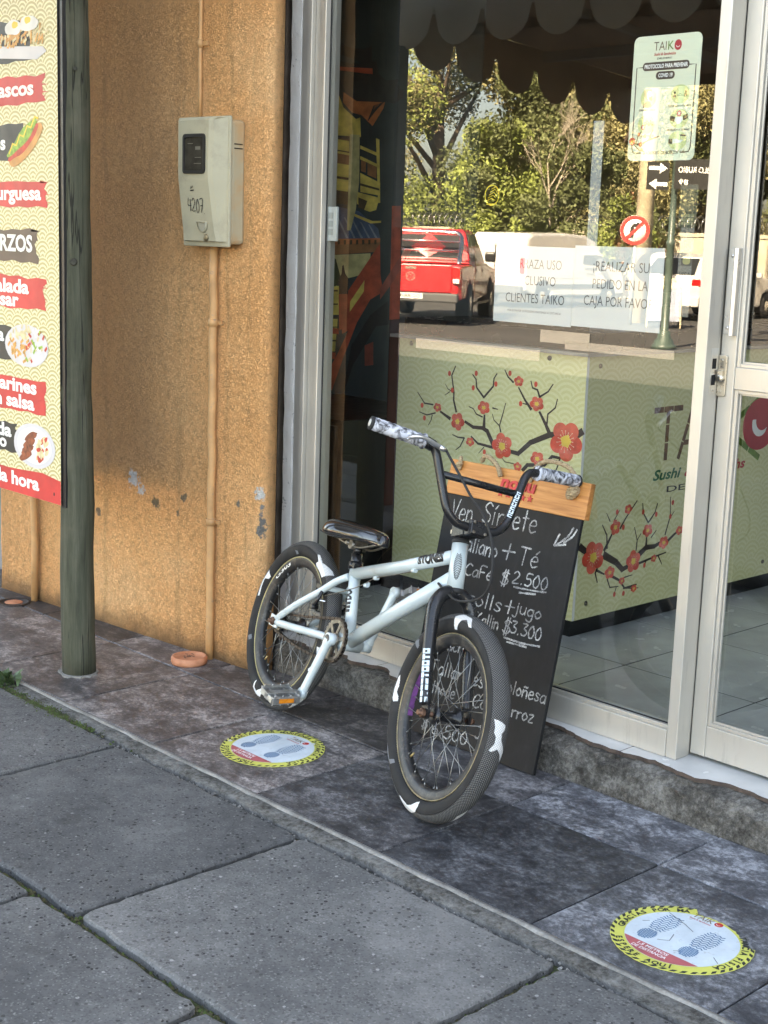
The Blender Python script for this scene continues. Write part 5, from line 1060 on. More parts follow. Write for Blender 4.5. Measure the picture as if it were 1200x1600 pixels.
# wheels
RT_, RR_ = .0275, .2305
def wheel(centre, heading, name, rimcol, patches, greys, txt=None, extra=None):
    M_ = Matrix.Translation(centre) @ Matrix.Rotation(heading, 4, KX)
    def put(mb, nm, mat, parent):
        mb.v = [M_ @ p for p in mb.v]; return bb_(mb, nm, mat, parent)
    def tor(th, ph, r=RT_):   # ph = 0 outermost, +pi/2 towards the rider's right (camera) side
        k = RR_+r*math.cos(ph)*(1.02); return V((k*math.cos(th), -r*1.0*math.sin(ph), k*math.sin(th)))
    mb = MB(); prof = [(.2060,-.0155),(.2035,-.0165),(.197,-.0150),(.187,-.0135),(.1775,-.008),(.1775,.008),(.187,.0135),(.197,.0150),(.2035,.0165),(.2060,.0155),(.203,.012),(.203,-.012)]
    n = 96; rings = [[V((r*math.cos(2*math.pi*i/n), y, r*math.sin(2*math.pi*i/n))) for r, y in prof] for i in range(n+1)]
    mb.loft(rings, smooth=True, cap=False); whl = put(mb, name, M_RIM, bike)
    mb = MB(); n2 = 72
    for s in (-1, 1): mb.tube([V((.2058*math.cos(2*math.pi*i/n2), s*.0162, .2058*math.sin(2*math.pi*i/n2))) for i in range(n2)], .0019, 6, 0, False, True)
    put(mb, 'rim_edge', rimcol, whl)
    # tyre
    mb = MB(); na, nb = 128, 24; ph0, ph1 = -2.45, 2.45; mb.uv = []; vs = []
    for i in range(na+1):
        th = 2*math.pi*i/na
        for j in range(nb+1):
            ph = ph0+(ph1-ph0)*j/nb; vs.append(tor(th, ph)); mb.uv.append((th*.25, ph*RT_))
    mb.add(vs, [(i*(nb+1)+j, i*(nb+1)+j+1, (i+1)*(nb+1)+j+1, (i+1)*(nb+1)+j) for i in range(na) for j in range(nb)], 0, True); tyre = put(mb, 'tyre', M_TYRE, whl)
    def inside(x, y, poly):
        r = False; k = len(poly)
        for i in range(k):
            (x1, y1), (x2, y2) = poly[i], poly[(i+1) % k]
            if (y1 > y) != (y2 > y) and x < (x2-x1)*(y-y1)/(y2-y1)+x1: r = not r
        return r
    for lst, mat, nm in ((patches, M_TPATCH, 'white_patch'), (greys, M_TGREY, 'grey_patch')):
        for poly in lst:   # (degrees round the wheel, degrees across the tyre)
            poly = [(rad(a), rad(b)) for a, b in poly]; ax = [p[0] for p in poly]; bx = [p[1] for p in poly]; N1 = max(12, int((max(ax)-min(ax))*.25/.0012)); N2 = max(10, int((max(bx)-min(bx))*RT_/.0012))
            mb = MB(); mb.uv = []
            for i in range(N1):
                for j in range(N2):
                    a0, a1_ = min(ax)+(max(ax)-min(ax))*i/N1, min(ax)+(max(ax)-min(ax))*(i+1)/N1; b0, b1 = min(bx)+(max(bx)-min(bx))*j/N2, min(bx)+(max(bx)-min(bx))*(j+1)/N2
                    if inside((a0+a1_)/2, (b0+b1)/2, poly):
                        q = [(a0,b0),(a1_,b0),(a1_,b1),(a0,b1)]; mb.add([tor(a, b, RT_+.0006) for a, b in q], [(0,1,2,3)], 0, True); mb.uv += [(a*.25, b*RT_) for a, b in q]
            if mb.f: put(mb, nm, mat, tyre)
    # hub and spokes
    mb = MB(); mb.lathe((0,-.040,0),(0,1,0),[(.012,0),(.026,.006),(.026,.011),(.014,.016),(.013,.064),(.026,.069),(.026,.074),(.012,.080)],20); put(mb, 'hub', M_GBLACK, whl)
    mb = MB(); mb.tube([(0,-.082,0),(0,.082,0)], .0065, 12); 
    for s in (-1, 1): mb.lathe((0,s*.0645,0),(0,s,0),[(.0125,0),(.0125,.008),(.009,.010)],6,0,False)
    put(mb, 'axle', mk('rusty_axle', (.16,.085,.055), .55, .6, .35, 90), whl)
    proto = {}
    for i in range(36):
        s = -1 if i % 2 else 1; lead = 1 if (i//2) % 2 else -1; key = (s, lead); th = 2*math.pi*i/36
        if key not in proto:
            mb = MB(); a = lead*rad(62); mb.tube([V((.024*math.cos(a), s*.034, .024*math.sin(a))), V((.180, s*.004, 0))], .0010, 6); mb.tube([V((.170, s*.006, 0)), V((.180, s*.004, 0))], .0020, 6)
            o = bb_(mb, 'spoke', M_SPOKE, whl); proto[key] = o.data
        else:
            o = bpy.data.objects.new('spoke', proto[key]); COL.objects.link(o); o.parent = whl
        o.matrix_local = M_ @ Matrix.Rotation(-th, 4, 'Y')
    if txt:   # white print on the side of the rim
        body, amid, span = txt; vs, fs = glyphs(body, .02, 0); x0 = min(p[0] for p in vs); x1 = max(p[0] for p in vs); out = []
        for p in vs:
            a = rad(amid+span/2-span*(p[0]-x0)/(x1-x0)); r = .1945+(p[1]-.35)*.021; out.append(V((r*math.cos(a), -.0151, r*math.sin(a))))
        mb = MB(); mb.add(out, fs); put(mb, 'rim_lettering', M_WHT, whl)
    for (a0, a1_, r0, r1, mat, nm) in extra or ():
        mb = MB(); k = 14
        for i in range(k):
            a, b = rad(a0+(a1_-a0)*i/k), rad(a0+(a1_-a0)*(i+1)/k); w0 = .0012*n1(i*.7, 3)
            mb.add([V((r0*math.cos(a), -.0020+.004*0+.0, r0*math.sin(a))), V(((r1+w0)*math.cos(a), -.0142, (r1+w0)*math.sin(a))), V(((r1+w0)*math.cos(b), -.0142, (r1+w0)*math.sin(b))), V((r0*math.cos(b), -.002, r0*math.sin(b)))], [(0,1,2,3)]) if 0 else mb.add([V((.1772*math.cos(a), -.007, .1772*math.sin(a))), V((.1772*math.cos(a), .0075+w0, .1772*math.sin(a))), V((.1772*math.cos(b), .0075+w0, .1772*math.sin(b))), V((.1772*math.cos(b), -.007, .1772*math.sin(b)))], [(0,1,2,3)])
        put(mb, nm, mat, whl)
    mb = MB(); a = rad(232); d = V((math.cos(a),0,math.sin(a))); mb.tube([d*.186, d*.160], [.003,.0028], 8); put(mb, 'valve', mk('brass_valve', (.45,.33,.15), .4, .7), whl)
    return whl
wheel(V((0,0,0)), 0, 'rear_wheel', mk('gold_rim_edge', (.50,.43,.22), .4, .3, .2, 30),
      [[(72.4,61.7),(70,52.1),(61.5,59.9),(51.4,14.7),(48.2,11.6),(49.2,57),(50.9,96.2),(58.4,105.1),(66.5,118),(67.9,103.9),(65.8,80)], [(148,88),(150.6,128),(153.5,123.5),(156.2,92),(163,98),(170.6,112),(172,96.7),(160,80)], [(-111.3,111.3),(-110.7,123),(-107.8,85),(-103.2,80),(-98,118),(-93.4,110),(-94.4,73.7),(-103,60),(-110,72)], [(-2.3,85.8),(-2,52.8),(-5.5,42),(-8.9,63.5),(-5.3,74.6)], [(-10.9,55.8),(-13.6,50.7),(-19.2,49.7),(-21.3,73.7),(-20,82.9),(-15,62.8)], [(300,10),(318,-14),(326,6),(312,26)]],
      [[(107.3,100.4),(103.4,106),(102.4,125),(106.4,128),(106.1,118)], [(-155.9,87.8),(-156.5,122),(-152.6,124),(-152,100.1)]], ('G303', 133, 27))
wheel(S_(FA0), ST_A, 'front_wheel', M_RIMEDGE,
      [[(85.8,34.1),(79.5,72.2),(82.2,77.7),(88.2,54.0),(92.5,67.6),(94.4,92.7),(95.8,122),(98.8,122),(99.1,93.1),(101.3,54.4),(96,30)],[(172,84),(170,92),(173,106),(177,112),(181,108),(184,126),(187,128),(188,100),(186,84),(180,78)],[(-106.6,73.9),(-101.6,75.5),(-94.2,74.2),(-89.5,89.8),(-84.6,118),(-82.1,126),(-81.5,99.5),(-83.8,68.4),(-90,46),(-98.9,40.5)],[(15.5,50),(15,24.5),(13.1,-11.2),(10.8,-10),(8.5,2),(5.2,-2.3),(-.8,-41.1),(-6.6,-32.9),(-1.6,-13),(.4,7),(-1.7,33.3),(-1.2,45.1),(2.7,27.6),(6,26.4),(8.5,39.4),(12.1,41.3)],[(300,-20),(312,4),(320,-14),(308,-34)]],
      [[(-146,82.4),(-134,83.6),(-131.9,118.6),(-129,120),(-130.4,84.8),(-138.9,66)], [(146,60),(140.7,82.4),(142.8,112),(145.6,114.5)]], None,
      [(152, 196, .186, .2, M_PURPLE, 'purple_paint'), (318, 328, .186, .2, M_PINK, 'pink_paint')])
# ------------------------------------------------------------------ shop counter behind the glass
YC = .752; XC = -2.864; XL = -3.726
ctr = thing('shop_counter', 'cream shop counter printed with red plum blossom behind the glass', 'counter', (-3.3, 1.6, .113))
mb = MB(); mb.box((XL,YC,.178),(XC,YC+.012,1.052)); mb.m = [1,1,0,1,1,1]; mb.build('front_panel', [M_WAVE_X, M_WHT], ctr, fix=False)
mb = MB(); mb.box((XC-.012,YC+.0125,.178),(XC,3.0,1.052)); mb.m = [1,1,1,0,1,1]; mb.build('side_panel', [M_WAVE_Y, M_WHT], ctr, fix=False)
mb = MB(); mb.box((XL+.03,YC+.03,.1135),(XC-.03,2.97,.178)); mb.build('plinth', M_BLACK, ctr)
mb = MB(); mb.box((XL-.03,YC-.022,1.0525),(XC+.022,3.02,1.064)); mb.build('counter_lip', mk('grey_edge_trim', (.30,.29,.27), .4), ctr); mb = MB(); mb.box((XL+.0,YC+.02,1.0645),(XC-.01,3.0,1.125)); mb.build('countertop', mk('black_laminate', (.02,.02,.022), .25, 0, .2, 6), ctr, bevel=.004)
mb = MB(); mb.box((XL-.055,YC+.0,.114),(XL-.004,YC+.05,1.052)); mb.build('edge_board', mk('dark_brown_board', (.035,.022,.015), .5), ctr)
FB= [(0.0166, [(-2.868, 0.81), (-2.888, 0.795), (-3.001, 0.784), (-3.082, 0.748), (-3.134, 0.704), (-3.176, 0.707)]), (0.0122, [(-3.248, 0.719), (-3.279, 0.763), (-3.301, 0.771), (-3.345, 0.769), (-3.383, 0.783)]), (0.0088, [(-3.458, 0.786), (-3.505, 0.805)]), (0.0044, [(-3.544, 0.826), (-3.587, 0.827), (-3.623, 0.862)]), (0.0039, [(-3.531, 0.798), (-3.573, 0.786), (-3.611, 0.793)]), (0.0033, [(-3.546, 0.789), (-3.551, 0.769), (-3.563, 0.751)]), (0.0061, [(-3.429, 0.813), (-3.444, 0.853), (-3.444, 0.88), (-3.458, 0.938), (-3.442, 0.971)]), (0.0028, [(-3.444, 0.877), (-3.475, 0.89), (-3.487, 0.905)]), (0.0028, [(-3.465, 0.88), (-3.487, 0.866)]), (0.0099, [(-3.295, 0.777), (-3.295, 0.815)]), (0.0039, [(-3.304, 0.809), (-3.333, 0.816), (-3.349, 0.833), (-3.369, 0.838)]), (0.0039, [(-3.259, 0.845), (-3.236, 0.843)]), (0.0055, [(-3.302, 0.877), (-3.337, 0.907), (-3.342, 0.935), (-3.358, 0.95)]), (0.0055, [(-3.302, 0.877), (-3.261, 0.919), (-3.259, 0.946), (-3.247, 0.963)]), (0.0044, [(-3.217, 0.768), (-3.224, 0.788), (-3.212, 0.827), (-3.201, 0.867)]), (0.0033, [(-3.224, 0.788), (-3.25, 0.804), (-3.259, 0.824)]), (0.0072, [(-3.251, 0.71), (-3.32, 0.715), (-3.352, 0.735)]), (0.0044, [(-3.385, 0.726), (-3.416, 0.725), (-3.442, 0.731)]), (0.0039, [(-3.385, 0.726), (-3.403, 0.694), (-3.423, 0.68)]), (0.0028, [(-3.291, 0.705), (-3.314, 0.682)]), (0.0111, [(-3.001, 0.786), (-3.02, 0.815), (-3.049, 0.853)]), (0.0072, [(-3.087, 0.859), (-3.116, 0.887), (-3.146, 0.925)]), (0.005, [(-3.171, 0.941), (-3.196, 0.957), (-3.212, 0.979)]), (0.005, [(-3.016, 0.813), (-3.014, 0.851), (-2.984, 0.875), (-2.977, 0.904)]), (0.0055, [(-3.053, 0.904), (-3.064, 0.926), (-3.086, 0.931), (-3.094, 0.952)]), (0.005, [(-3.053, 0.904), (-3.018, 0.925), (-2.999, 0.951)]), (0.0039, [(-3.101, 0.873), (-3.125, 0.875)]), (0.0099, [(-3.11, 0.65), (-3.091, 0.671), (-3.017, 0.681), (-2.986, 0.714), (-2.953, 0.713), (-2.944, 0.727)]), (0.005, [(-2.953, 0.71), (-2.961, 0.683), (-2.969, 0.664)]), (0.0028, [(-3.152, 0.667), (-3.191, 0.668), (-3.213, 0.685)])]
FF= [(-2.931, 0.772, 0.069), (-3.207, 0.72, 0.047), (-3.42, 0.78, 0.033), (-3.299, 0.842, 0.029), (-3.063, 0.88, 0.031), (-3.147, 0.947, 0.022), (-3.521, 0.819, 0.02), (-3.356, 0.716, 0.02), (-3.048, 0.698, 0.031), (-3.133, 0.66, 0.019)]
FU= [(-3.469, 0.944), (-3.452, 0.887), (-3.342, 0.956), (-3.353, 0.905), (-3.249, 0.928), (-3.188, 0.97), (-3.072, 0.944), (-3.134, 0.873), (-3.598, 0.818), (-3.584, 0.774), (-3.287, 0.689)]
RB= [(0.0187, [(0.772, 0.427), (0.844, 0.384)]), (0.0187, [(0.903, 0.383), (0.972, 0.35), (1.009, 0.32), (1.042, 0.327)]), (0.0158, [(1.095, 0.358), (1.138, 0.381), (1.185, 0.379), (1.213, 0.386)]), (0.0086, [(1.266, 0.39), (1.3, 0.408), (1.34, 0.425)]), (0.0086, [(0.902, 0.4), (0.93, 0.438), (0.944, 0.46)]), (0.0058, [(0.917, 0.405), (0.911, 0.451), (0.884, 0.488)]), (0.0058, [(0.982, 0.466), (1.012, 0.501), (1.067, 0.552)]), (0.0036, [(0.924, 0.497), (0.903, 0.526)]), (0.0036, [(0.946, 0.498), (0.973, 0.529)]), (0.0043, [(1.081, 0.378), (1.083, 0.413), (1.063, 0.46)]), (0.0036, [(1.083, 0.413), (1.103, 0.435)]), (0.0086, [(1.137, 0.388), (1.137, 0.42)]), (0.005, [(1.14, 0.469), (1.106, 0.508), (1.101, 0.54)]), (0.005, [(1.142, 0.469), (1.176, 0.501), (1.187, 0.531)]), (0.0043, [(1.163, 0.413), (1.19, 0.435)]), (0.005, [(1.245, 0.414), (1.268, 0.476), (1.262, 0.545)]), (0.0036, [(1.266, 0.469), (1.29, 0.492)]), (0.0065, [(1.104, 0.329), (1.155, 0.336), (1.212, 0.343), (1.256, 0.348)]), (0.0043, [(1.212, 0.343), (1.237, 0.309)]), (0.0036, [(1.143, 0.334), (1.135, 0.31)]), (0.0058, [(0.87, 0.343), (0.861, 0.327), (0.875, 0.294)]), (0.0072, [(0.865, 0.337), (0.91, 0.317)]), (0.0072, [(0.955, 0.303), (0.996, 0.284), (1.029, 0.252), (1.095, 0.255)]), (0.0043, [(0.929, 0.297), (0.946, 0.266), (0.993, 0.263)]), (0.0036, [(0.982, 0.261), (0.971, 0.235)]), (0.0036, [(1.023, 0.29), (1.068, 0.293)]), (0.0036, [(1.022, 0.252), (1.108, 0.241)])]
RF= [(0.844, 0.384, 0.059), (1.068, 0.341, 0.041), (0.954, 0.473, 0.028), (1.02, 0.528, 0.021), (1.139, 0.441, 0.029), (1.239, 0.386, 0.029), (1.329, 0.419, 0.021), (0.939, 0.319, 0.028), (1.01, 0.28, 0.017), (1.081, 0.243, 0.017), (1.186, 0.336, 0.017)]
RU= [(0.999, 0.468), (0.959, 0.525), (1.106, 0.509), (1.134, 0.318), (1.183, 0.493), (1.268, 0.476), (1.024, 0.234), (0.973, 0.238), (1.277, 0.525)]
M_BRANCH = mk('print_branch', (.045,.026,.018), .5); M_PETAL = mk('print_petal', (.78,.085,.045), .45, 0, .22, 26); M_PETAL2 = mk('print_petal_light', (.84,.14,.085), .45, 0, .15, 26); M_STAM = mk('print_stamen', (.88,.58,.09), .45); M_DOT = mk('print_stamen_dot', (.85,.62,.45), .45)
def blossom_print(F, BR, FL, BU, lim):
    for wd, pts in BR:
        mb = MB(); k = len(pts); wd *= 1.45
        for i in range(k-1):
            t0, t1 = wd*(1-.45*i/(k-1)), wd*(1-.45*(i+1)/(k-1)); (ax, ay), (bx, by) = pts[i], pts[i+1]; dx, dy = bx-ax, by-ay; d = math.hypot(dx, dy); nx_, ny_ = -dy/d, dx/d; e = .12*wd
            ax -= dx/d*e*2; ay -= dy/d*e*2; bx += dx/d*e*2; by += dy/d*e*2
            F.poly(mb, [(ax-nx_*t0/2, ay-ny_*t0/2), (bx-nx_*t1/2, by-ny_*t1/2), (bx+nx_*t1/2, by+ny_*t1/2), (ax+nx_*t0/2, ay+ny_*t0/2)], .2+.05*i)
        mb.build('printed_branch', M_BRANCH, F.p)
    for q, (x, y, r) in enumerate(FL):
        mb = MB(); a0 = RND.uniform(0, 1.2)+1.3; full = q < 3 or r > .04
        sq = 1 if full else .78
        for i in range(5):
            a = a0+2*math.pi*i/5; px, py = x+r*.56*math.cos(a), y+r*.56*sq*math.sin(a); pr = r*.44
            F.disc(mb, px, py, pr, pr*(.95 if full else .85), 1+.06*i, 0 if i % 2 else 1, 22)
        F.disc(mb, x, y, r*.36, r*.34*sq, 1.5, 0, 14)
        fo = mb.build('printed_blossom', [M_PETAL, M_PETAL2], F.p)
        mb = MB(); k = 11
        pts = [(x+r*(.36 if i % 2 else .27)*math.cos(2*math.pi*i/k+a0), y+r*sq*(.36 if i % 2 else .27)*math.sin(2*math.pi*i/k+a0)) for i in range(k)]; F.poly(mb, pts, 2.0, 0)
        for i in range(15): a = 2*math.pi*i/15; q2 = r*(.42+.12*(i % 3)/2); F.disc(mb, x+q2*math.cos(a), y+q2*sq*math.sin(a), r*.030, r*.030, 2.1, 1, 6); F.stroke(mb, [(x+r*.25*math.cos(a), y+r*.25*sq*math.sin(a)), (x+q2*math.cos(a), y+q2*sq*math.sin(a))], r*.018, 2.05, 1)
        mb.build('stamens', [M_STAM, M_DOT], fo)
    for x, y in BU:
        mb = MB(); F.disc(mb, x, y, .0075, .0095, 1, 0, 12); mb.build('printed_bud', M_PETAL, F.p)
F = Flat(ctr, (0,YC,0), (1,0,0), (0,0,1), .0008, .0008); blossom_print(F, FB, FF, FU, None)
F = Flat(ctr, (XC,0,0), (0,1,0), (0,0,1), .0008, .0008); RB = [(w_, [(max(a, YC+.02), b) for a, b in p]) for w_, p in RB]; blossom_print(F, RB, RF, RU, None)
M_BAMB = mk('print_bamboo_brown', (.16,.075,.03), .5, 0, .35, 30); M_BAMG = mk('print_bamboo_green', (.13,.24,.03), .5, 0, .3, 30); M_GRN2 = mk('print_dark_green', (.03,.16,.07), .5); M_LOGR = mk('print_logo_red', (.50,.02,.035), .5)
def bamboo(F, pts, wd, mat, nm):
    mb = MB()
    for a, b in pts:
        k = 3
        for i in range(k):
            p = (a[0]+(b[0]-a[0])*(i+.03)/k, a[1]+(b[1]-a[1])*(i+.03)/k); q = (a[0]+(b[0]-a[0])*(i+.97)/k, a[1]+(b[1]-a[1])*(i+.97)/k); F.stroke(mb, [p, q], wd, .5+.02*i)
    mb.build(nm, mat, F.p)
bamboo(F, [((1.130,.857),(1.300,.859)), ((1.214,.870),(1.213,.678))], .020, M_BAMB, 'logo_letter')
bamboo(F, [((1.288,.677),(1.36,.862)), ((1.36,.862),(1.435,.677)), ((1.315,.735),(1.41,.735))], .018, M_BAMB, 'logo_letter'); bamboo(F, [((1.49,.677),(1.49,.865))], .020, M_BAMB, 'logo_letter')
bamboo(F, [((1.565,.677),(1.565,.865)), ((1.575,.765),(1.80,.872)), ((1.575,.765),(1.815,.640))], .024, M_BAMG, 'logo_letter')
mb = MB(); F.disc(mb, 1.80, .770, .115, .098, 1.2, 0, 40); lg = mb.build('logo_disc', M_LOGR, ctr)
mb = MB(); F.poly(mb, [(1.80+.055*math.cos(rad(a)), .775+.052*math.sin(rad(a))) for a in range(165, 325, 10)]+[(1.815+.045*math.cos(rad(a)), .785+.040*math.sin(rad(a))) for a in range(315, 165, -10)], 2); mb.build('logo_crescent', M_WHT, lg)
mb = MB(); F.text(mb, 'Sushi', 1.148, .614, .050, 1, 0, .03, .165, shear=.25); mb.build('green_lettering', M_GRN2, ctr)
mb = MB(); F.text(mb, '& Sandwichs', 1.335, .614, .050, 1, 0, .03, .385, shear=.25); mb.build('red_lettering', M_LOGR, ctr)
mb = MB(); F.text(mb, 'DELIVERY', 1.234, .566, .030, 1, 0, .01, .40); mb.build('black_lettering', M_DK, ctr)
for p in ((.820,.230), (.820,1.02), (1.9,.23)):
    mb = MB(); mb.lathe((XC,p[0],p[1]),(1,0,0),[(.008,0),(.007,.004),(.001,.005)],14); mb.build('bolt', M_STEEL, ctr)
for p in ((-3.665,1.035), (-3.02,1.035)):
    mb = MB(); mb.lathe((p[0],YC,p[1]),(0,-1,0),[(.009,0),(.008,.003),(.001,.003)],14); mb.build('bolt', M_BLACK, ctr)
# things on the counter
t = thing('till_printer', 'black till printer standing on the right end of the counter', 'printer', (-2.95,1.15,1.126)); mb = MB(); mb.prism([(0,0),(.20,0),(.20,.09),(.12,.13),(0,.10)], (-3.02,1.05,1.126), (1,0,0), (0,0,1), (0,1,0), .2); mb.build('body', M_BLACK, t, bevel=.01)
mb = MB(); mb.box((-2.97,1.10,1.233),(-2.90,1.19,1.268)); mb.build('paper_roll', M_WHITEP, t, bevel=.01)
t = thing('folded_cloth', 'grey-blue folded cloth lying on the counter beside the till printer', 'cloth', (-2.93,1.0,1.126)); mb = MB(); rings = []
for i in range(12): x = -3.0+.13*i/11; rings.append([(x, .92+.012*n1(i*.5,1), 1.1265), (x, 1.035, 1.1265), (x, 1.03, 1.138+.010*n1(i*.6,2)), (x, .97, 1.155+.012*n1(i*.8,3)), (x, .925, 1.141+.008*n1(i*.7,4))])
mb.loft(rings); mb.build('cloth_folds', mk('grey_blue_cloth', (.20,.23,.27), .9, 0, .2, 20), t)
t = thing('dark_cabinet', 'dark cabinet standing inside the window left of the counter', 'cabinet', (-4.1,1.1,.113)); mb = MB(); mb.box((-4.55,.55,.1135),(-3.80,1.15,.75)); mb.build('carcass', M_BLACK, t, bevel=.005)
for xx in (-4.13,):
    mb = MB(); mb.box((-4.53,.53,.15),(xx-.004,.549,.73)); mb.build('cabinet_door', M_BLACK, t, bevel=.003); mb = MB(); mb.box((xx+.004,.53,.15),(-3.82,.549,.73)); mb.build('cabinet_door', M_BLACK, t, bevel=.003)
sw = thing('light_switch', 'white three-bar switch plate seen inside the window by the left jamb', 'switch', (-3.40,.122,1.385)); mb = MB(); mb.box((-3.424,.1165,1.387),(-3.372,.1265,1.492)); pl_ = mb.build('plate', mk('switch_white', (.62,.63,.62), .4), sw, bevel=.003)
for zz in (1.415, 1.44, 1.465):
    mb = MB(); mb.box((-3.410,.1152,zz-.009),(-3.388,.1164,zz+.009)); mb.build('rocker', mk('switch_grey', (.40,.41,.40), .4), sw)
mu = thing('pagoda_mural', 'dim printed mural of a yellow pagoda and red bridge inside the window', 'mural', (-4.5,1.21,.113))
mo = V((-4.42,1.2,0)); mu_u = V((.80,.60,0)); mu_n = V((.60,-.80,0))
mb = MB(); mb.prism([(-.50,.1135),(.46,.1135),(.46,2.6),(-.50,2.6)], mo-mu_n*.03, mu_u, (0,0,1), mu_n, .03); mb.build('backing_board', mk('mural_night_teal', (.035,.05,.055), .6, 0, .3, 4), mu)
MC = {'roof': (.030,.026,.026), 'red': (.55,.09,.04), 'red2': (.38,.08,.05), 'eave': (.55,.17,.06), 'yellow': (.85,.62,.15), 'brown': (.35,.15,.06), 'dark': (.09,.055,.025), 'olive': (.62,.54,.26), 'blue': (.07,.11,.2), 'blue2': (.22,.27,.34), 'green': (.03,.06,.025), 'black': (.010,.010,.011)}
F = Flat(mu, mo, mu_u, (0,0,1), .0006, .0008)
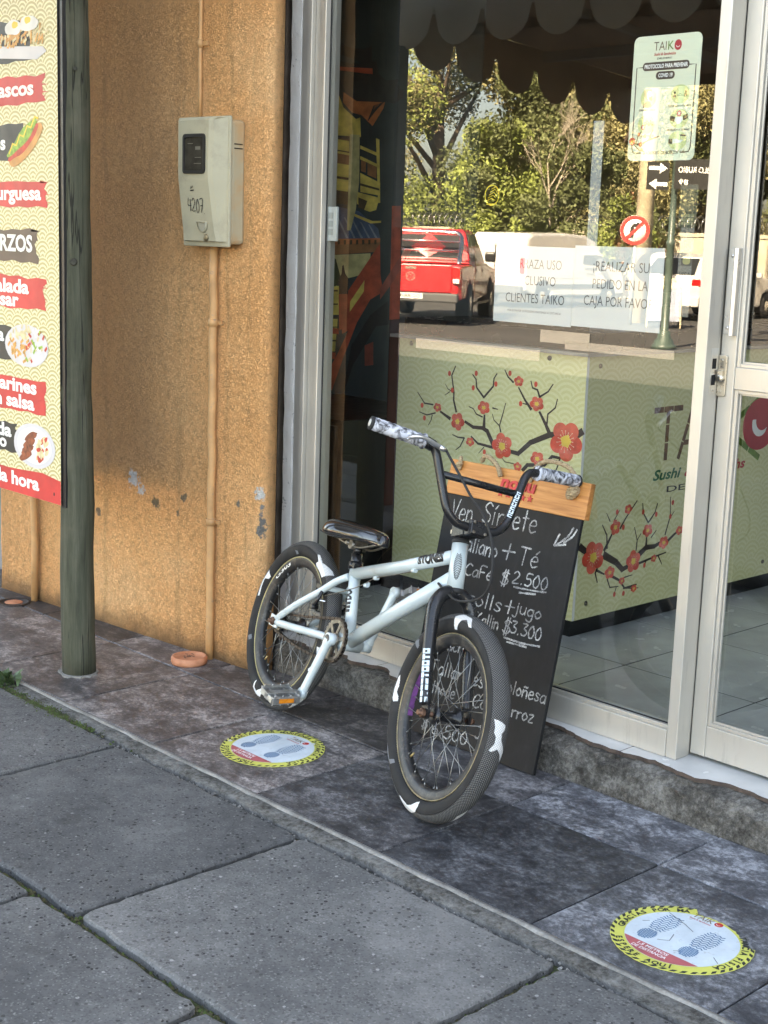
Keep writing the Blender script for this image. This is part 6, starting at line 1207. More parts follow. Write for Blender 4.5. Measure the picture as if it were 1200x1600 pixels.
for i, (m_, l_, pts) in enumerate([('roof',1,[(-.178,2.184),(-.148,2.179),(-.074,2.151),(-.021,2.149),(.008,2.16),(.012,2.096),(-.019,2.089),(-.072,2.113),(-.177,2.141)]),('red',2,[(-.143,2.08),(.013,2.074),(.015,2.052),(-.018,2.054),(-.138,2.067)]),('roof',1,[(-.176,2.114),(-.072,2.091),(.028,2.102),(.04,2.052),(.072,2.028),(.123,2.034),(.117,2.018),(.145,1.977),(.143,1.964),(.112,1.939),(.07,1.943),(-.047,1.945),(-.106,1.99),(-.149,2.0),(-.172,1.979)]),('eave',2,[(-.047,1.945),(.07,1.943),(.063,1.918),(.021,1.848),(-.026,1.891),(-.066,1.9),(-.104,1.94),(-.103,1.98)]),('roof',3,[(.023,1.93),(.028,1.931),(.004,1.868),(.0,1.87)]),('roof',3,[(.03,1.932),(.034,1.934),(.009,1.876),(.005,1.877)]),('roof',3,[(.037,1.934),(.041,1.936),(.014,1.883),(.01,1.885)]),('roof',3,[(.044,1.937),(.047,1.939),(.019,1.89),(.015,1.891)]),('roof',3,[(.05,1.94),(.054,1.941),(.024,1.897),(.021,1.899)]),('roof',3,[(.057,1.943),(.06,1.944),(.029,1.904),(.025,1.906)]),('roof',3,[(.063,1.945),(.068,1.946),(.035,1.912),(.03,1.913)]),('yellow',1,[(-.184,1.933),(-.127,1.979),(-.102,1.92),(-.049,1.875),(-.031,1.881),(-.026,1.804),(-.181,1.812)]),('roof',2,[(-.174,1.917),(-.17,1.918),(-.168,1.853),(-.173,1.855)]),('roof',2,[(-.165,1.918),(-.161,1.918),(-.159,1.852),(-.164,1.856)]),('roof',2,[(-.158,1.919),(-.153,1.919),(-.152,1.853),(-.156,1.855)]),('roof',2,[(-.149,1.918),(-.144,1.919),(-.142,1.853),(-.147,1.856)]),('yellow',1,[(-.18,1.805),(-.074,1.788),(-.068,1.584),(-.178,1.589)]),('dark',2,[(-.18,1.808),(-.074,1.792),(-.074,1.787),(-.18,1.802)]),('dark',2,[(-.18,1.76),(-.072,1.745),(-.072,1.74),(-.18,1.755)]),('brown',2,[(-.152,1.743),(-.072,1.73),(-.072,1.692),(-.152,1.702)]),('dark',2,[(-.177,1.653),(-.069,1.641),(-.069,1.631),(-.177,1.643)]),('dark',2,[(-.177,1.597),(-.068,1.584),(-.067,1.533),(-.176,1.54)]),('yellow',1,[(-.027,1.771),(.045,1.743),(.046,1.73),(-.027,1.758)]),('yellow',1,[(-.026,1.729),(.049,1.697),(.049,1.685),(-.026,1.716)]),('yellow',2,[(.037,1.801),(.051,1.796),(.063,1.544),(.054,1.544)]),('yellow',1,[(-.024,1.662),(.06,1.624),(.061,1.573),(-.021,1.585)]),('brown',1,[(-.023,1.714),(-.001,1.706),(-.001,1.663),(-.021,1.669)]),('brown',1,[(.005,1.703),(.043,1.687),(.044,1.641),(.006,1.655)]),('dark',3,[(-.023,1.621),(.058,1.601),(.058,1.593),(-.023,1.611)]),('yellow',1,[(-.036,1.585),(.059,1.564),(.047,1.515),(.021,1.507),(-.003,1.514),(-.034,1.538)]),('dark',2,[(-.029,1.564),(.009,1.55),(-.003,1.514),(-.028,1.523)]),('olive',4,[(-.072,1.814),(-.031,1.812),(-.027,1.626),(-.038,1.513),(-.057,1.429),(-.072,1.429),(-.072,1.61)]),('blue',1,[(-.175,1.534),(-.025,1.508),(.058,1.44),(.069,1.398),(-.171,1.39)]),('blue2',2,[(-.121,1.489),(-.114,1.488),(-.066,1.398),(-.076,1.397)]),('blue2',2,[(-.087,1.481),(-.08,1.48),(-.035,1.398),(-.044,1.398)]),('blue2',2,[(-.053,1.472),(-.047,1.472),(-.004,1.4),(-.014,1.399)]),('blue2',2,[(-.019,1.465),(-.012,1.463),(.026,1.401),(.017,1.401)]),('blue2',2,[(.016,1.456),(.022,1.455),(.057,1.402),(.047,1.402)]),('yellow',2,[(-.049,1.499),(.033,1.47),(.069,1.472),(.069,1.464),(.025,1.46),(-.049,1.489)]),('eave',2,[(-.171,1.39),(.068,1.402),(.068,1.385),(-.171,1.363)]),('dark',3,[(-.163,1.386),(-.154,1.387),(-.153,1.37),(-.163,1.368)]),('dark',3,[(-.137,1.387),(-.127,1.388),(-.127,1.371),(-.136,1.369)]),('dark',3,[(-.111,1.388),(-.101,1.388),(-.1,1.371),(-.11,1.37)]),('dark',3,[(-.085,1.389),(-.075,1.389),(-.075,1.372),(-.084,1.37)]),('dark',3,[(-.059,1.39),(-.049,1.39),(-.049,1.373),(-.059,1.371)]),('dark',3,[(-.033,1.391),(-.024,1.392),(-.023,1.374),(-.033,1.372)]),('dark',3,[(-.008,1.392),(.002,1.392),(.003,1.375),(-.007,1.373)]),('dark',3,[(.018,1.393),(.028,1.393),(.028,1.376),(.019,1.374)]),('dark',3,[(.044,1.394),(.053,1.394),(.054,1.377),(.044,1.375)]),('brown',1,[(-.171,1.363),(.068,1.385),(.069,1.347),(-.169,1.323)]),('olive',1,[(-.169,1.323),(.029,1.339),(.032,1.26),(-.167,1.205)]),('yellow',2,[(-.167,1.205),(-.1,1.2),(-.097,1.081),(-.163,1.078)]),('yellow',2,[(-.163,1.062),(-.101,1.064),(-.109,.928),(-.159,.925)]),('dark',3,[(-.165,1.181),(-.104,1.184),(-.104,1.177),(-.165,1.177)]),('dark',3,[(-.164,1.126),(-.102,1.128),(-.102,1.122),(-.164,1.12)]),('dark',3,[(-.163,1.07),(-.101,1.073),(-.101,1.067),(-.163,1.064)]),('dark',3,[(-.161,1.03),(-.1,1.032),(-.1,1.028),(-.161,1.024)]),('dark',3,[(-.16,.974),(-.098,.977),(-.098,.97),(-.16,.967)]),('green',2,[(-.17,1.347),(-.116,1.31),(-.094,1.239),(-.113,1.199),(-.166,1.189)]),('red',3,[(-.085,1.144),(.068,1.381),(.074,1.254),(.011,1.149),(-.054,1.018),(-.081,1.002)]),('yellow',4,[(-.05,1.139),(.008,1.228),(.006,1.181),(-.051,1.095)]),('red',4,[(.074,1.254),(.087,1.183),(.035,1.15),(-.019,1.052),(-.072,.905),(-.117,.765),(-.154,.739),(-.156,.805),(-.097,.92),(-.054,1.018),(.011,1.149)]),('red',4,[(-.161,1.03),(-.096,1.024),(-.095,1.001),(-.161,1.002)]),('red',4,[(-.159,.925),(-.105,.923),(-.108,.895),(-.158,.9)]),('black',5,[(-.097,1.168),(-.1,1.232),(-.09,1.251),(-.088,1.284),(-.082,1.287),(-.074,1.252),(-.061,1.234),(-.06,1.169)]),('red',5,[(-.1,1.167),(-.061,1.169),(-.062,1.034),(-.093,1.016)]),('red',5,[(.113,1.533),(.151,1.535),(.161,1.075),(.118,1.07)]),('red2',6,[(.075,1.199),(.177,1.367),(.202,1.36),(.122,1.216),(.076,1.151)]),('red2',2,[(.017,.958),(.053,.976),(.056,.879),(.02,.873)]),('red2',2,[(-.038,.721),(.058,.71),(.06,.636),(-.035,.631)]),('black',3,[(.037,1.086),(.112,1.149),(.12,1.05),(.063,1.04),(-.03,.875),(-.075,.727),(-.04,.956)])]):
    mb = MB(); F.poly(mb, pts, l_+i*.02); mb.build({'roof': 'printed_roof', 'yellow': 'printed_wall', 'red': 'printed_bridge', 'red2': 'printed_rail'}.get(m_, 'printed_detail'), mk('mural_'+m_, MC[m_], .55, 0, .25, 20), mu)

# ------------------------------------------------------------------ papers and films on the inside of the glass
GY = .1165
def sheet(name, label, cat, x0, x1, z0, z1, mat, th=.0012, r=0, y=GY, thick_m=None):
    t = thing(name, label, cat, ((x0+x1)/2, y, z0)); F = Flat(t, (0,y+.0004,0), (1,0,0), (0,0,1), .0003, .0003)
    mb = MB()
    if r:
        tmp = MB(); F.rrect(tmp, x0, z0, x1, z1, r, 0); pts = [(p.x, p.z) for p in tmp.v]
    else: pts = [(x0,z0),(x1,z0),(x1,z1),(x0,z1)]
    mb.prism(pts, (0,y+.0004,0), (1,0,0), (0,0,1), (0,1,0), th); mb.build('sheet', mat, t); return t, F
M_POST_G = mk('poster_pale_green', (.72,.74,.56), .5, 0, .04, 3); M_PB = mk('poster_dark_brown', (.050,.030,.025), .5); M_PO = mk('poster_lime', (.58,.63,.30), .5, 0, .06); M_PW = mk('poster_skin_white', (.80,.80,.74), .5)
t, F = sheet('notice_poster', 'pale green health protocol poster with rounded corners taped high on the glass', 'poster', -2.2745, -2.0745, 1.613, 1.912, M_POST_G, r=.016, y=.1165)
mx_ = -2.1745
def fr_line(mb, pts): F.stroke(mb, pts, .0028, .3)
mb = MB(); fr_line(mb, [(-2.242,1.838),(-2.262,1.838),(-2.262,1.645),(-2.258,1.634),(-2.245,1.632),(-2.232,1.632)]); fr_line(mb, [(-2.107,1.838),(-2.087,1.838),(-2.087,1.645),(-2.091,1.634),(-2.104,1.632),(-2.117,1.632)]); mb.build('border_line', M_PB, t)
mb = MB(); F.rrect(mb, -2.244,1.829,-2.106,1.849,.009,.5); F.rrect(mb, -2.203,1.807,-2.147,1.826,.009,.5); bn = mb.build('heading_banner', M_PB, t)
mb = MB(); F.text(mb, 'PROTOCOLO PARA PREVENIR', mx_, 1.8345, .0135, 1, 0, .03, .128, 'C'); F.text(mb, 'COVID 19', mx_, 1.8125, .0125, 1, 0, .03, .042, 'C'); mb.build('heading_lettering', M_WHT, bn)
mb = MB(); F.text(mb, 'TAI', -2.214, 1.876, .030, .6, 0, -.005, .037); mb.build('logo_lettering', M_BAMB, t)
mb = MB(); F.text(mb, 'K', -2.172, 1.876, .030, .6, 0, .0, .017); mb.build('logo_letter', M_BAMG, t); mb = MB(); F.disc(mb, -2.143, 1.886, .0105, .0125, .6, 0, 20); F.text(mb, 'Sushi & Sandwichs', -2.180, 1.864, .010, .6, 0, .02, .064, 'C', .2); ld = mb.build('logo_disc', M_LOGR, t); mb = MB(); F.ring(mb, -2.143, 1.886, .0045, .006, 1, 0, 10, rad(190), rad(340)); mb.build('logo_crescent', M_WHT, ld)
mb = MB(); F.text(mb, 'DELIVERY', -2.180, 1.855, .006, .6, 0, .02, .044, 'C'); F.text(mb, 'GRACIAS POR SU COLABORACIÓN', mx_, 1.6285, .0105, .6, 0, .02, .105, 'C')
for bx, bz, s_ in ((-2.222,1.723,'USAR MASCARILLA'), (-2.127,1.731,'DISTANCIAMIENTO FÍSICO'), (-2.222,1.6755,'EVITAR MULTITUDES'), (-2.127,1.6815,'NO SALUDARSE DE MANO'), (-2.127,1.6455,'USO ALCOHOL GEL')): pass
mb.build('footer_lettering', M_PB, t)
cells = [(-2.221,1.764,.0235,.0235), (-2.127,1.770,.027,.0225), (-2.223,1.701,.0255,.0235), (-2.126,1.7125,.027,.023), (-2.126,1.660,.027,.0225)]
icons = []
for i, (x, z, rx, rz) in enumerate(cells):
    mb = MB(); F.disc(mb, x, z, rx, rz, .6, 0, 28); icons.append(mb.build('icon_disc', M_PO, t))
for (bx, bz, s_, w_) in ((-2.222,1.7335,'USAR MASCARILLA',.050), (-2.126,1.740,'DISTANCIAMIENTO FÍSICO',.066), (-2.223,1.671,'EVITAR MULTITUDES',.050), (-2.126,1.6835,'NO SALUDARSE DE MANO',.066), (-2.126,1.6335,'USO ALCOHOL GEL',.048)):
    mb = MB(); F.text(mb, s_, bx, bz, .0065, 1, 0, .02, w_, 'C'); mb.build('icon_lettering', M_PB, t)
def fig(mb, x, z, s, m=0): F.disc(mb, x, z+s*.62, s*.26, s*.26, 1.0, m, 12); F.poly(mb, [(x-s*.36,z-s*.3),(x+s*.36,z-s*.3),(x+s*.34,z+s*.12),(x+s*.15,z+s*.33),(x-s*.15,z+s*.33),(x-s*.34,z+s*.12)], 1.0, m)
IM = [M_PB, M_PW, M_LOGR, M_WHT]
mb = MB(); x, z = -2.221, 1.764; F.disc(mb, x-.002, z+.010, .010, .014, 1, 0, 20); F.disc(mb, x+.003, z+.006, .0075, .012, 1.2, 1, 18); F.poly(mb, [(x+.001,z+.002),(x+.012,z+.005),(x+.011,z-.006),(x+.003,z-.005)], 1.5, 0); F.disc(mb, x-.001, z+.016, .0105, .008, 1.3, 0, 16, 0, math.pi); F.disc(mb, x-.002, z-.0225, .0125, .015, 1, 0, 16, 0, math.pi); mb.build('mask_icon', IM, icons[0])
mb = MB(); fig(mb, -2.143, 1.766, .012); fig(mb, -2.111, 1.768, .012); F.stroke(mb, [(-2.136,1.766),(-2.118,1.767)], .001, 1, 0); F.stroke(mb, [(-2.132,1.769),(-2.127,1.771),(-2.122,1.769)], .001, 1, 0); mb.build('distance_icon', IM, icons[1])
mb = MB(); [fig(mb, -2.226+.0055*i, 1.700+.003*(i % 2), .0085) for i in range(5)]; F.disc(mb, -2.231, 1.694, .0065, .0065, 1.4, 2, 16); F.stroke(mb, [(-2.234,1.691),(-2.228,1.697)], .0012, 1.8, 3); F.stroke(mb, [(-2.234,1.697),(-2.228,1.691)], .0012, 1.9, 3); mb.build('crowd_icon', IM, icons[2])
mb = MB(); x, z = -2.126, 1.711; F.poly(mb, [(x-.026,z-.002),(x-.014,z-.006),(x-.011,z+.005),(x-.025,z+.009)], 1, 0); F.poly(mb, [(x+.026,z+.001),(x+.013,z-.004),(x+.011,z+.007),(x+.025,z+.012)], 1, 0); F.poly(mb, [(x-.012,z-.004),(x-.004,z-.012),(x+.004,z-.011),(x+.012,z-.003),(x+.010,z+.005),(x-.010,z+.005)], 1.2, 1); F.disc(mb, x, z+.013, .0072, .0078, 1.5, 2, 16); F.stroke(mb, [(x-.003,z+.010),(x+.003,z+.016)], .0012, 1.8, 3); F.stroke(mb, [(x-.003,z+.016),(x+.003,z+.010)], .0012, 1.9, 3); mb.build('handshake_icon', IM, icons[3])
mb = MB(); x, z = -2.126, 1.659; F.poly(mb, [(x-.026,z-.006),(x-.015,z-.007),(x-.015,z+.005),(x-.026,z+.006)], 1, 0); F.poly(mb, [(x-.014,z-.006),(x+.010,z-.004),(x+.018,z+.003),(x+.004,z+.002),(x-.004,z+.006),(x-.014,z+.005)], 1.2, 1); F.poly(mb, [(x+.006,z+.012),(x+.024,z+.010),(x+.024,z+.014),(x+.006,z+.016)], 1, 0); F.stroke(mb, [(x+.009,z+.012),(x+.009,z+.004)], .0012, 1, 0); mb.build('gel_icon', IM, icons[4])
mb = MB()
for w_, p in ((.004,[(-2.272,1.664),(-2.252,1.655),(-2.236,1.652)]), (.003,[(-2.236,1.652),(-2.215,1.662),(-2.195,1.668),(-2.180,1.672)]), (.0022,[(-2.250,1.656),(-2.245,1.672),(-2.236,1.684)]), (.002,[(-2.213,1.663),(-2.205,1.680),(-2.20,1.688)]), (.0025,[(-2.255,1.652),(-2.24,1.640),(-2.225,1.636)])): F.stroke(mb, p, w_, .7, 0)
for x, z, r in ((-2.262,1.661,.0095), (-2.236,1.653,.006), (-2.224,1.673,.005), (-2.208,1.666,.005), (-2.243,1.678,.004), (-2.232,1.640,.004)): F.disc(mb, x, z, r, r, 1, 1, 12); F.disc(mb, x, z, r*.35, r*.35, 1.3, 2, 8)
mb.build('blossom_drawing', [M_BRANCH, M_PETAL2, M_STAM], t)
t, F = sheet('paper_notice', 'white paper notice reading TERRAZA USO EXCLUSIVO CLIENTES TAIKO on the glass', 'notice', -2.703, -2.4255, 1.186, 1.393, M_WHITEP)
M_INK = mk('printer_ink', (.09,.09,.095), .6)
for s_, z, w_ in (('TERRAZA USO', 1.334, .178), ('EXCLUSIVO', 1.290, .142), ('CLIENTES TAIKO', 1.242, .208)):
    mb = MB(); F.text(mb, s_, -2.556, z, .036, .5, 0, -.002, w_, 'C'); mb.build('lettering', M_INK, t)
mb = MB(); F.text(mb, 'POR SU MAYOR COMODIDAD MANTENGA SU DISTANCIA', -2.556, 1.216, .008, .5, 0, 0, .19, 'C'); mb.build('small_lettering', M_INK, t)
t, F = sheet('paper_notice', 'white paper notice reading REALIZAR SU PEDIDO EN LA CAJA on the glass', 'notice', -2.4245, -2.140, 1.190, 1.400, M_WHITEP)
for s_, z, w_ in (('¡REALIZAR SU', 1.337, .178), ('PEDIDO EN LA', 1.292, .176), ('CAJA POR FAVOR!', 1.248, .228)):
    mb = MB(); F.text(mb, s_, -2.272, z, .036, .5, 0, -.002, w_, 'C'); mb.build('lettering', M_INK, t)
for nm, lb, x0, x1, z0, z1 in (('clear_tape', 'long strip of clear film across the top of the blossom panel', -2.995, -2.519, 1.088, 1.117), ('clear_tape', 'strip of clear film below the right-hand paper notice', -2.432, -2.083, 1.128, 1.150), ('clear_tape', 'square of clear film under the joint of the two paper notices', -2.520, -2.352, 1.141, 1.174)):
    mb = MB(); mb.box((x0,.1068,z0),(x1,.1074,z1)); mb.m = [0]*6; mb.build(nm, M_FILM, label=lb, cat='film', fix=False)
t, F = sheet('payment_sticker', 'grey card-payment sticker with a keypad picture beside the window mullion', 'sticker', -2.098, -2.058, 1.235, 1.480, mk('sticker_grey', (.16,.16,.14), .6, 0, .3, 220))
mb = MB(); F.rrect(mb, -2.106,1.452,-2.054,1.555,.006,1.5); kp_ = mb.build('terminal_picture', mk('sticker_dark_green', (.045,.055,.035), .5), t)
mb = MB(); F.poly(mb, [(-2.098,1.49),(-2.062,1.49),(-2.062,1.545),(-2.098,1.545)], 2); mb.build('terminal_screen', mk('sticker_screen', (.12,.12,.075), .4), kp_)
for i in range(4):
    for j in range(3): mb = MB(); F.poly(mb, [(-2.098+.0095*i,1.458+.0095*j),(-2.0905+.0095*i,1.458+.0095*j),(-2.0905+.0095*i,1.465+.0095*j),(-2.098+.0095*i,1.465+.0095*j)], 2); mb.build('key', mk('sticker_key', (.20,.21,.12), .5), kp_)
mb = MB(); F.rrect(mb, -2.090,1.360,-2.058,1.384,.003,1); F.rrect(mb, -2.085,1.363,-2.063,1.381,.008,1.5,1); mb.build('card_logo', [M_DK, mk('sticker_gold', (.32,.30,.11), .5)], t)
mb = MB(); F.text(mb, 'VISA', -2.094, 1.332, .018, 1, 0, .02, .034, shear=.2); mb.build('lettering', M_DK, t)
for z in (1.294, 1.308): mb = MB(); F.poly(mb, [(-2.090,z),(-2.072,z),(-2.072,z+.010),(-2.090,z+.010)], 1); mb.build('teal_logo', mk('sticker_teal', (.02,.16,.18), .5), t)
t, F = sheet('yellow_sticker', 'small yellow line-drawn round sticker high on the window', 'sticker', -2.7295, -2.7285, 1.500, 1.5005, M_YEL, .0004)
mb = MB(); F.ring(mb, -2.729, 1.528, .024, .0275, .3, 0, 26, ky=1.05)
for i in range(5): F.stroke(mb, [(-2.748+.004*i,1.512+.008*i),(-2.73+.004*i,1.520+.008*i),(-2.716+.002*i,1.514+.007*i)], .0022, .4)
F.stroke(mb, [(-2.748,1.504),(-2.710,1.504)], .004, .4); mb.build('line_drawing', M_YEL, t)
t, F = sheet('clear_strip', 'tall narrow translucent tape strip on the glass under the poster', 'tape', -2.388, -2.354, 1.40, 1.715, M_FROST, .0005)
# ------------------------------------------------------------------ awning and terrace canopy over the pavement (seen in the glass)
M_CREAM_F = mk('cream_awning_cloth', (.86,.84,.78), .85, 0, .12, 3); M_BROWN_F = mk('brown_awning_cloth', (.55,.45,.35), .85, 0, .15, 3); M_WHITE_M = mk('white_painted_steel', (.62,.60,.55), .5, 0, .08, 6)
for _m in (M_CREAM_F, M_BROWN_F):     # thin cloth lets some of the sky through
    _b = _m.node_tree.nodes['Principled BSDF']; _o = [q for q in _m.node_tree.nodes if q.type == 'OUTPUT_MATERIAL'][0]; _t = _m.node_tree.nodes.new('ShaderNodeBsdfTranslucent'); _x = _m.node_tree.nodes.new('ShaderNodeMixShader'); _x.inputs[0].default_value = .5
    _t.inputs[0].default_value = (.85, .82, .75, 1) if _m is M_CREAM_F else (.5, .4, .3, 1); _m.node_tree.links.new(_b.outputs[0], _x.inputs[1]); _m.node_tree.links.new(_t.outputs[0], _x.inputs[2]); _m.node_tree.links.new(_x.outputs[0], _o.inputs[0])
M_GREY_M = mk('grey_painted_steel', (.20,.21,.20), .5, 0, .1, 6); M_RED_M = mk('red_brown_paint', (.16,.045,.03), .55, 0, .2, 8)
def scallops(mb, a, b, top, drop, pitch, up=(0,0,1)):
    a, b = V(a), V(b); L = (b-a).length; n = max(1, round(L/pitch)); d = (b-a)/n
    nrm = d.cross(V((0,0,1))).normalized()*.0015
    for i in range(n):
        p = a+d*i; pts = [p+V((0,0,top))]
        k = 12; prof = []
        for j in range(k+1):
            t = j/k; s = math.sin(math.pi*t)**.45; prof.append(p+d*(.03+.94*t)+V((0,0,-drop*s))+nrm*3*math.sin(t*6.28+i))
        poly = [p+V((0,0,top))]+[p]+prof+[p+d]+[p+d+V((0,0,top))]
        m = len(poly); mb.add([q+nrm for q in poly]+[q-nrm for q in poly], [list(range(m)), list(range(2*m-1, m-1, -1))]+[(q, (q+1) % m, m+(q+1) % m, m+q) for q in range(m)])
aw = thing('shop_awning', 'cream scalloped cloth awning over the pavement, reflected at the top of the window', 'awning', (-4.5,-1,2.6))
mb = MB(); mb.add([(-5.6,.05,2.86),(-3.30,.05,2.86),(-3.30,-2.15,2.62),(-5.6,-2.15,2.62),(-5.6,.05,2.864),(-3.30,.05,2.864),(-3.30,-2.15,2.624),(-5.6,-2.15,2.624)], [(0,1,2,3),(7,6,5,4),(0,3,7,4),(1,5,6,2),(2,6,7,3),(0,4,5,1)]); mb.build('cloth', M_CREAM_F, aw)
mb = MB(); scallops(mb, (-5.56,-2.155,2.50), (-3.30,-2.155,2.50), .125, .155, .325); mb.build('scalloped_valance', M_CREAM_F, aw)
mb = MB(); mb.tube([(-5.58,-2.14,2.61),(-3.31,-2.14,2.61)], .018, 10); mb.build('front_bar', M_WHITE_M, aw)
cn = thing('terrace_canopy', 'brown scalloped terrace canopy on posts, reflected behind the cream awning', 'canopy', (-4.5,-3.2,0))
def cz(y): return 2.56-(-2.25-y)*.085
mb = MB(); mb.add([(-5.5,-2.25,cz(-2.25)),(-3.2,-2.25,cz(-2.25)),(-3.2,-4.25,cz(-4.25)),(-5.5,-4.25,cz(-4.25)),(-5.5,-2.25,cz(-2.25)+.02),(-3.2,-2.25,cz(-2.25)+.02),(-3.2,-4.25,cz(-4.25)+.02),(-5.5,-4.25,cz(-4.25)+.02)], [(0,1,2,3),(7,6,5,4),(0,3,7,4),(1,5,6,2),(2,6,7,3),(0,4,5,1)]); mb.build('cloth', M_BROWN_F, cn)
mb = MB(); scallops(mb, (-5.505,-2.26,2.44), (-5.505,-4.25,2.27), .12, .15, .335); mb.build('scalloped_valance', M_BROWN_F, cn)
for yy in (-2.6, -3.3, -4.1):
    mb = MB(); mb.box((-5.48,yy-.025,cz(yy)-.065),(-3.22,yy+.025,cz(yy)-.012)); mb.build('beam', M_BROWN_F if yy != -3.3 else M_WHITE_M, cn)
mb = MB(); mb.bar((-4.6,-2.28,cz(-2.28)-.035), (-4.6,-4.2,cz(-4.2)-.035), .04, .04); mb.build('rafter', M_WHITE_M, cn)
for (x, y) in ((-5.46,-2.15), (-3.26,-4.2)):
    mb = MB(); mb.box((x-.03,y-.03,1.46),(x+.03,y+.03,2.36)); mb.build('upper_post', M_GREY_M, cn); mb = MB(); mb.box((x-.032,y-.032,-.02),(x+.032,y+.032,1.46)); mb.build('lower_post', M_RED_M, cn, bevel=.006)

# ------------------------------------------------------------------ vehicles across the street
M_CARRED = mk('red_car_paint', (.48,.012,.018), .25, 0, .06, 2, coat=.8); M_CARWHITE = mk('white_car_paint', (.48,.47,.45), .3, 0, .03, 2, coat=.6); M_CARGLASS = mk('car_glass', (.02,.022,.022), .06); M_CHR = mk('bright_trim', (.7,.7,.7), .12, 1.); M_TYREB = mk('car_tyre', (.018,.018,.018), .8); M_LAMP = mk('red_lamp', (.42,.01,.012), .2, coat=.5); M_LAMPW = mk('clear_lamp', (.6,.58,.55), .2); M_PLAST = mk('grey_bumper', (.06,.06,.06), .6)
def car_wheel(root, x, y, r, w_):
    mb = MB(); mb.lathe((x,y-w_/2,r),(0,1,0),[(r*.62,0),(r*.93,0),(r,.03),(r,w_-.03),(r*.93,w_),(r*.62,w_)],28,0); o = mb.build('wheel', M_TYREB, root, local=True)
    mb = MB(); mb.lathe((x,y-w_/2-.004,r),(0,1,0),[(.05,0),(r*.6,.01),(r*.63,.02),(r*.63,w_-.012),(r*.6,w_),(.05,w_+.008)],20,0); mb.build('rim', M_BRUSH, o, local=True)
def vroot(name, label, cat, x, y, hx, hy, z=-.168):
    a = math.atan2(hy, hx); M_ = Matrix.Translation((x, y, z)) @ Matrix.Rotation(a, 4, 'Z'); return thing(name, label, cat, M=M_)
pk = vroot('pickup_truck', 'red double-cab pickup truck parked across the street, reflected in the window', 'pickup truck', -19.2, -15.8, -.574, -.819)
L_ = lambda mb, nm, mat, p=pk, **k: mb.build(nm, mat, p, local=True, **k)
def sec(x, pts): return [V((x, y, z)) for y, z in pts]
def shell(prof, hw, tuck, mb=None, inset=.0):
    """side profile (x,z) extruded over the width, the edges rounded in"""
    mb = mb or MB(); k = len(prof); rings = []
    for y, s in ((-hw, .96), (-hw+tuck, 1), (hw-tuck, 1), (hw, .96)):
        cx = sum(p[0] for p in prof)/k; cz_ = sum(p[1] for p in prof)/k; rings.append([V((cx+(x-cx)*s, y, cz_+(z-cz_)*s)) for x, z in prof])
    mb.loft(rings, smooth=False); return mb
mb = shell([(.05,.48),(.05,1.12),(1.75,1.12),(1.85,1.14),(3.75,1.14),(4.05,1.10),(5.0,1.02),(5.18,.92),(5.22,.55),(5.1,.40),(4.72,.40),(4.62,.72),(4.35,.84),(4.05,.78),(3.82,.45),(1.62,.42),(1.5,.72),(1.22,.84),(.94,.76),(.80,.48)], .95, .07); body = L_(mb, 'body', M_CARRED, bevel=.03)
rings = []
for z, x0, x1, hw in ((1.13,1.72,3.95,.86),(1.45,1.86,3.55,.80),(1.74,2.02,3.12,.70),(1.80,2.15,2.95,.62)):
    rings.append([V((x0,-hw,z)),V((x1,-hw,z)),V((x1+.05,0,z)),V((x1,hw,z)),V((x0,hw,z)),V((x0-.03,0,z))])
mb = MB(); mb.loft(rings, smooth=False); cab = L_(mb, 'cab', M_CARRED, bevel=.03)
def quad(nm, mat, pts, p=pk):
    mb = MB(); a = [V(q) for q in pts]; n_ = (a[1]-a[0]).cross(a[3]-a[0]).normalized()*.006; mb.add([q+n_ for q in a]+[q-n_ for q in a], [(0,1,2,3),(7,6,5,4),(0,4,5,1),(1,5,6,2),(2,6,7,3),(3,7,4,0)]); return L_(mb, nm, mat, p)
quad('rear_window', M_CARGLASS, [(1.745,-.68,1.24),(1.745,.68,1.24),(1.965,.58,1.68),(1.965,-.58,1.68)], cab)
for s in (-1, 1):
    quad('side_window', M_CARGLASS, [(1.98,s*.850,1.18),(2.72,s*.850,1.18),(2.72,s*.735,1.70),(2.12,s*.735,1.70)], cab); quad('side_window', M_CARGLASS, [(2.80,s*.850,1.18),(3.72,s*.850,1.18),(3.12,s*.735,1.70),(2.80,s*.735,1.70)], cab)
    for a, b in ((1.92,2.74),(2.78,3.75)): mb = MB(); mb.box((a,s*.951-.006,.50),(b,s*.951+.006,1.10)); dr = L_(mb, 'door', mk('shaded_red_paint', (.20,.02,.022), .12, coat=.9), pk, bevel=.02); mb = MB(); mb.box((a+.08,s*.965-.012,.98),(a+.26,s*.965+.012,1.02)); L_(mb, 'door_handle', M_CHR, dr)  # door red darkened to paint in the shaded side of the truck
    mb = MB(); mb.cbox((3.35,s*1.05,1.27),(.14,.22,.20)); L_(mb, 'wing_mirror', M_BLACK, pk, bevel=.04)
    mb = MB(); mb.box((-.005,s*.86-.075,.80),(.12,s*.86+.075,1.10)); tl = L_(mb, 'tail_light', M_LAMP, pk, bevel=.015); mb = MB(); mb.box((-.012,s*.86-.06,.80),(.02,s*.86+.06,.88)); L_(mb, 'reversing_lamp', M_LAMPW, tl)
    mb = MB(); mb.bar((1.7,s*1.0,.38),(3.8,s*1.0,.38), .10, .05); L_(mb, 'side_step', M_CHR, pk)
    for x in (1.22, 4.33): car_wheel(pk, x, s*.86, .385, .25)
mb = MB(); mb.box((.015,-.775,.62),(.055,.775,1.13)); tg = L_(mb, 'tailgate', M_CARRED, pk, bevel=.02)
mb = MB(); mb.box((.0,-.10,1.04),(.014,.10,1.085)); L_(mb, 'tailgate_handle', M_CHR, tg)
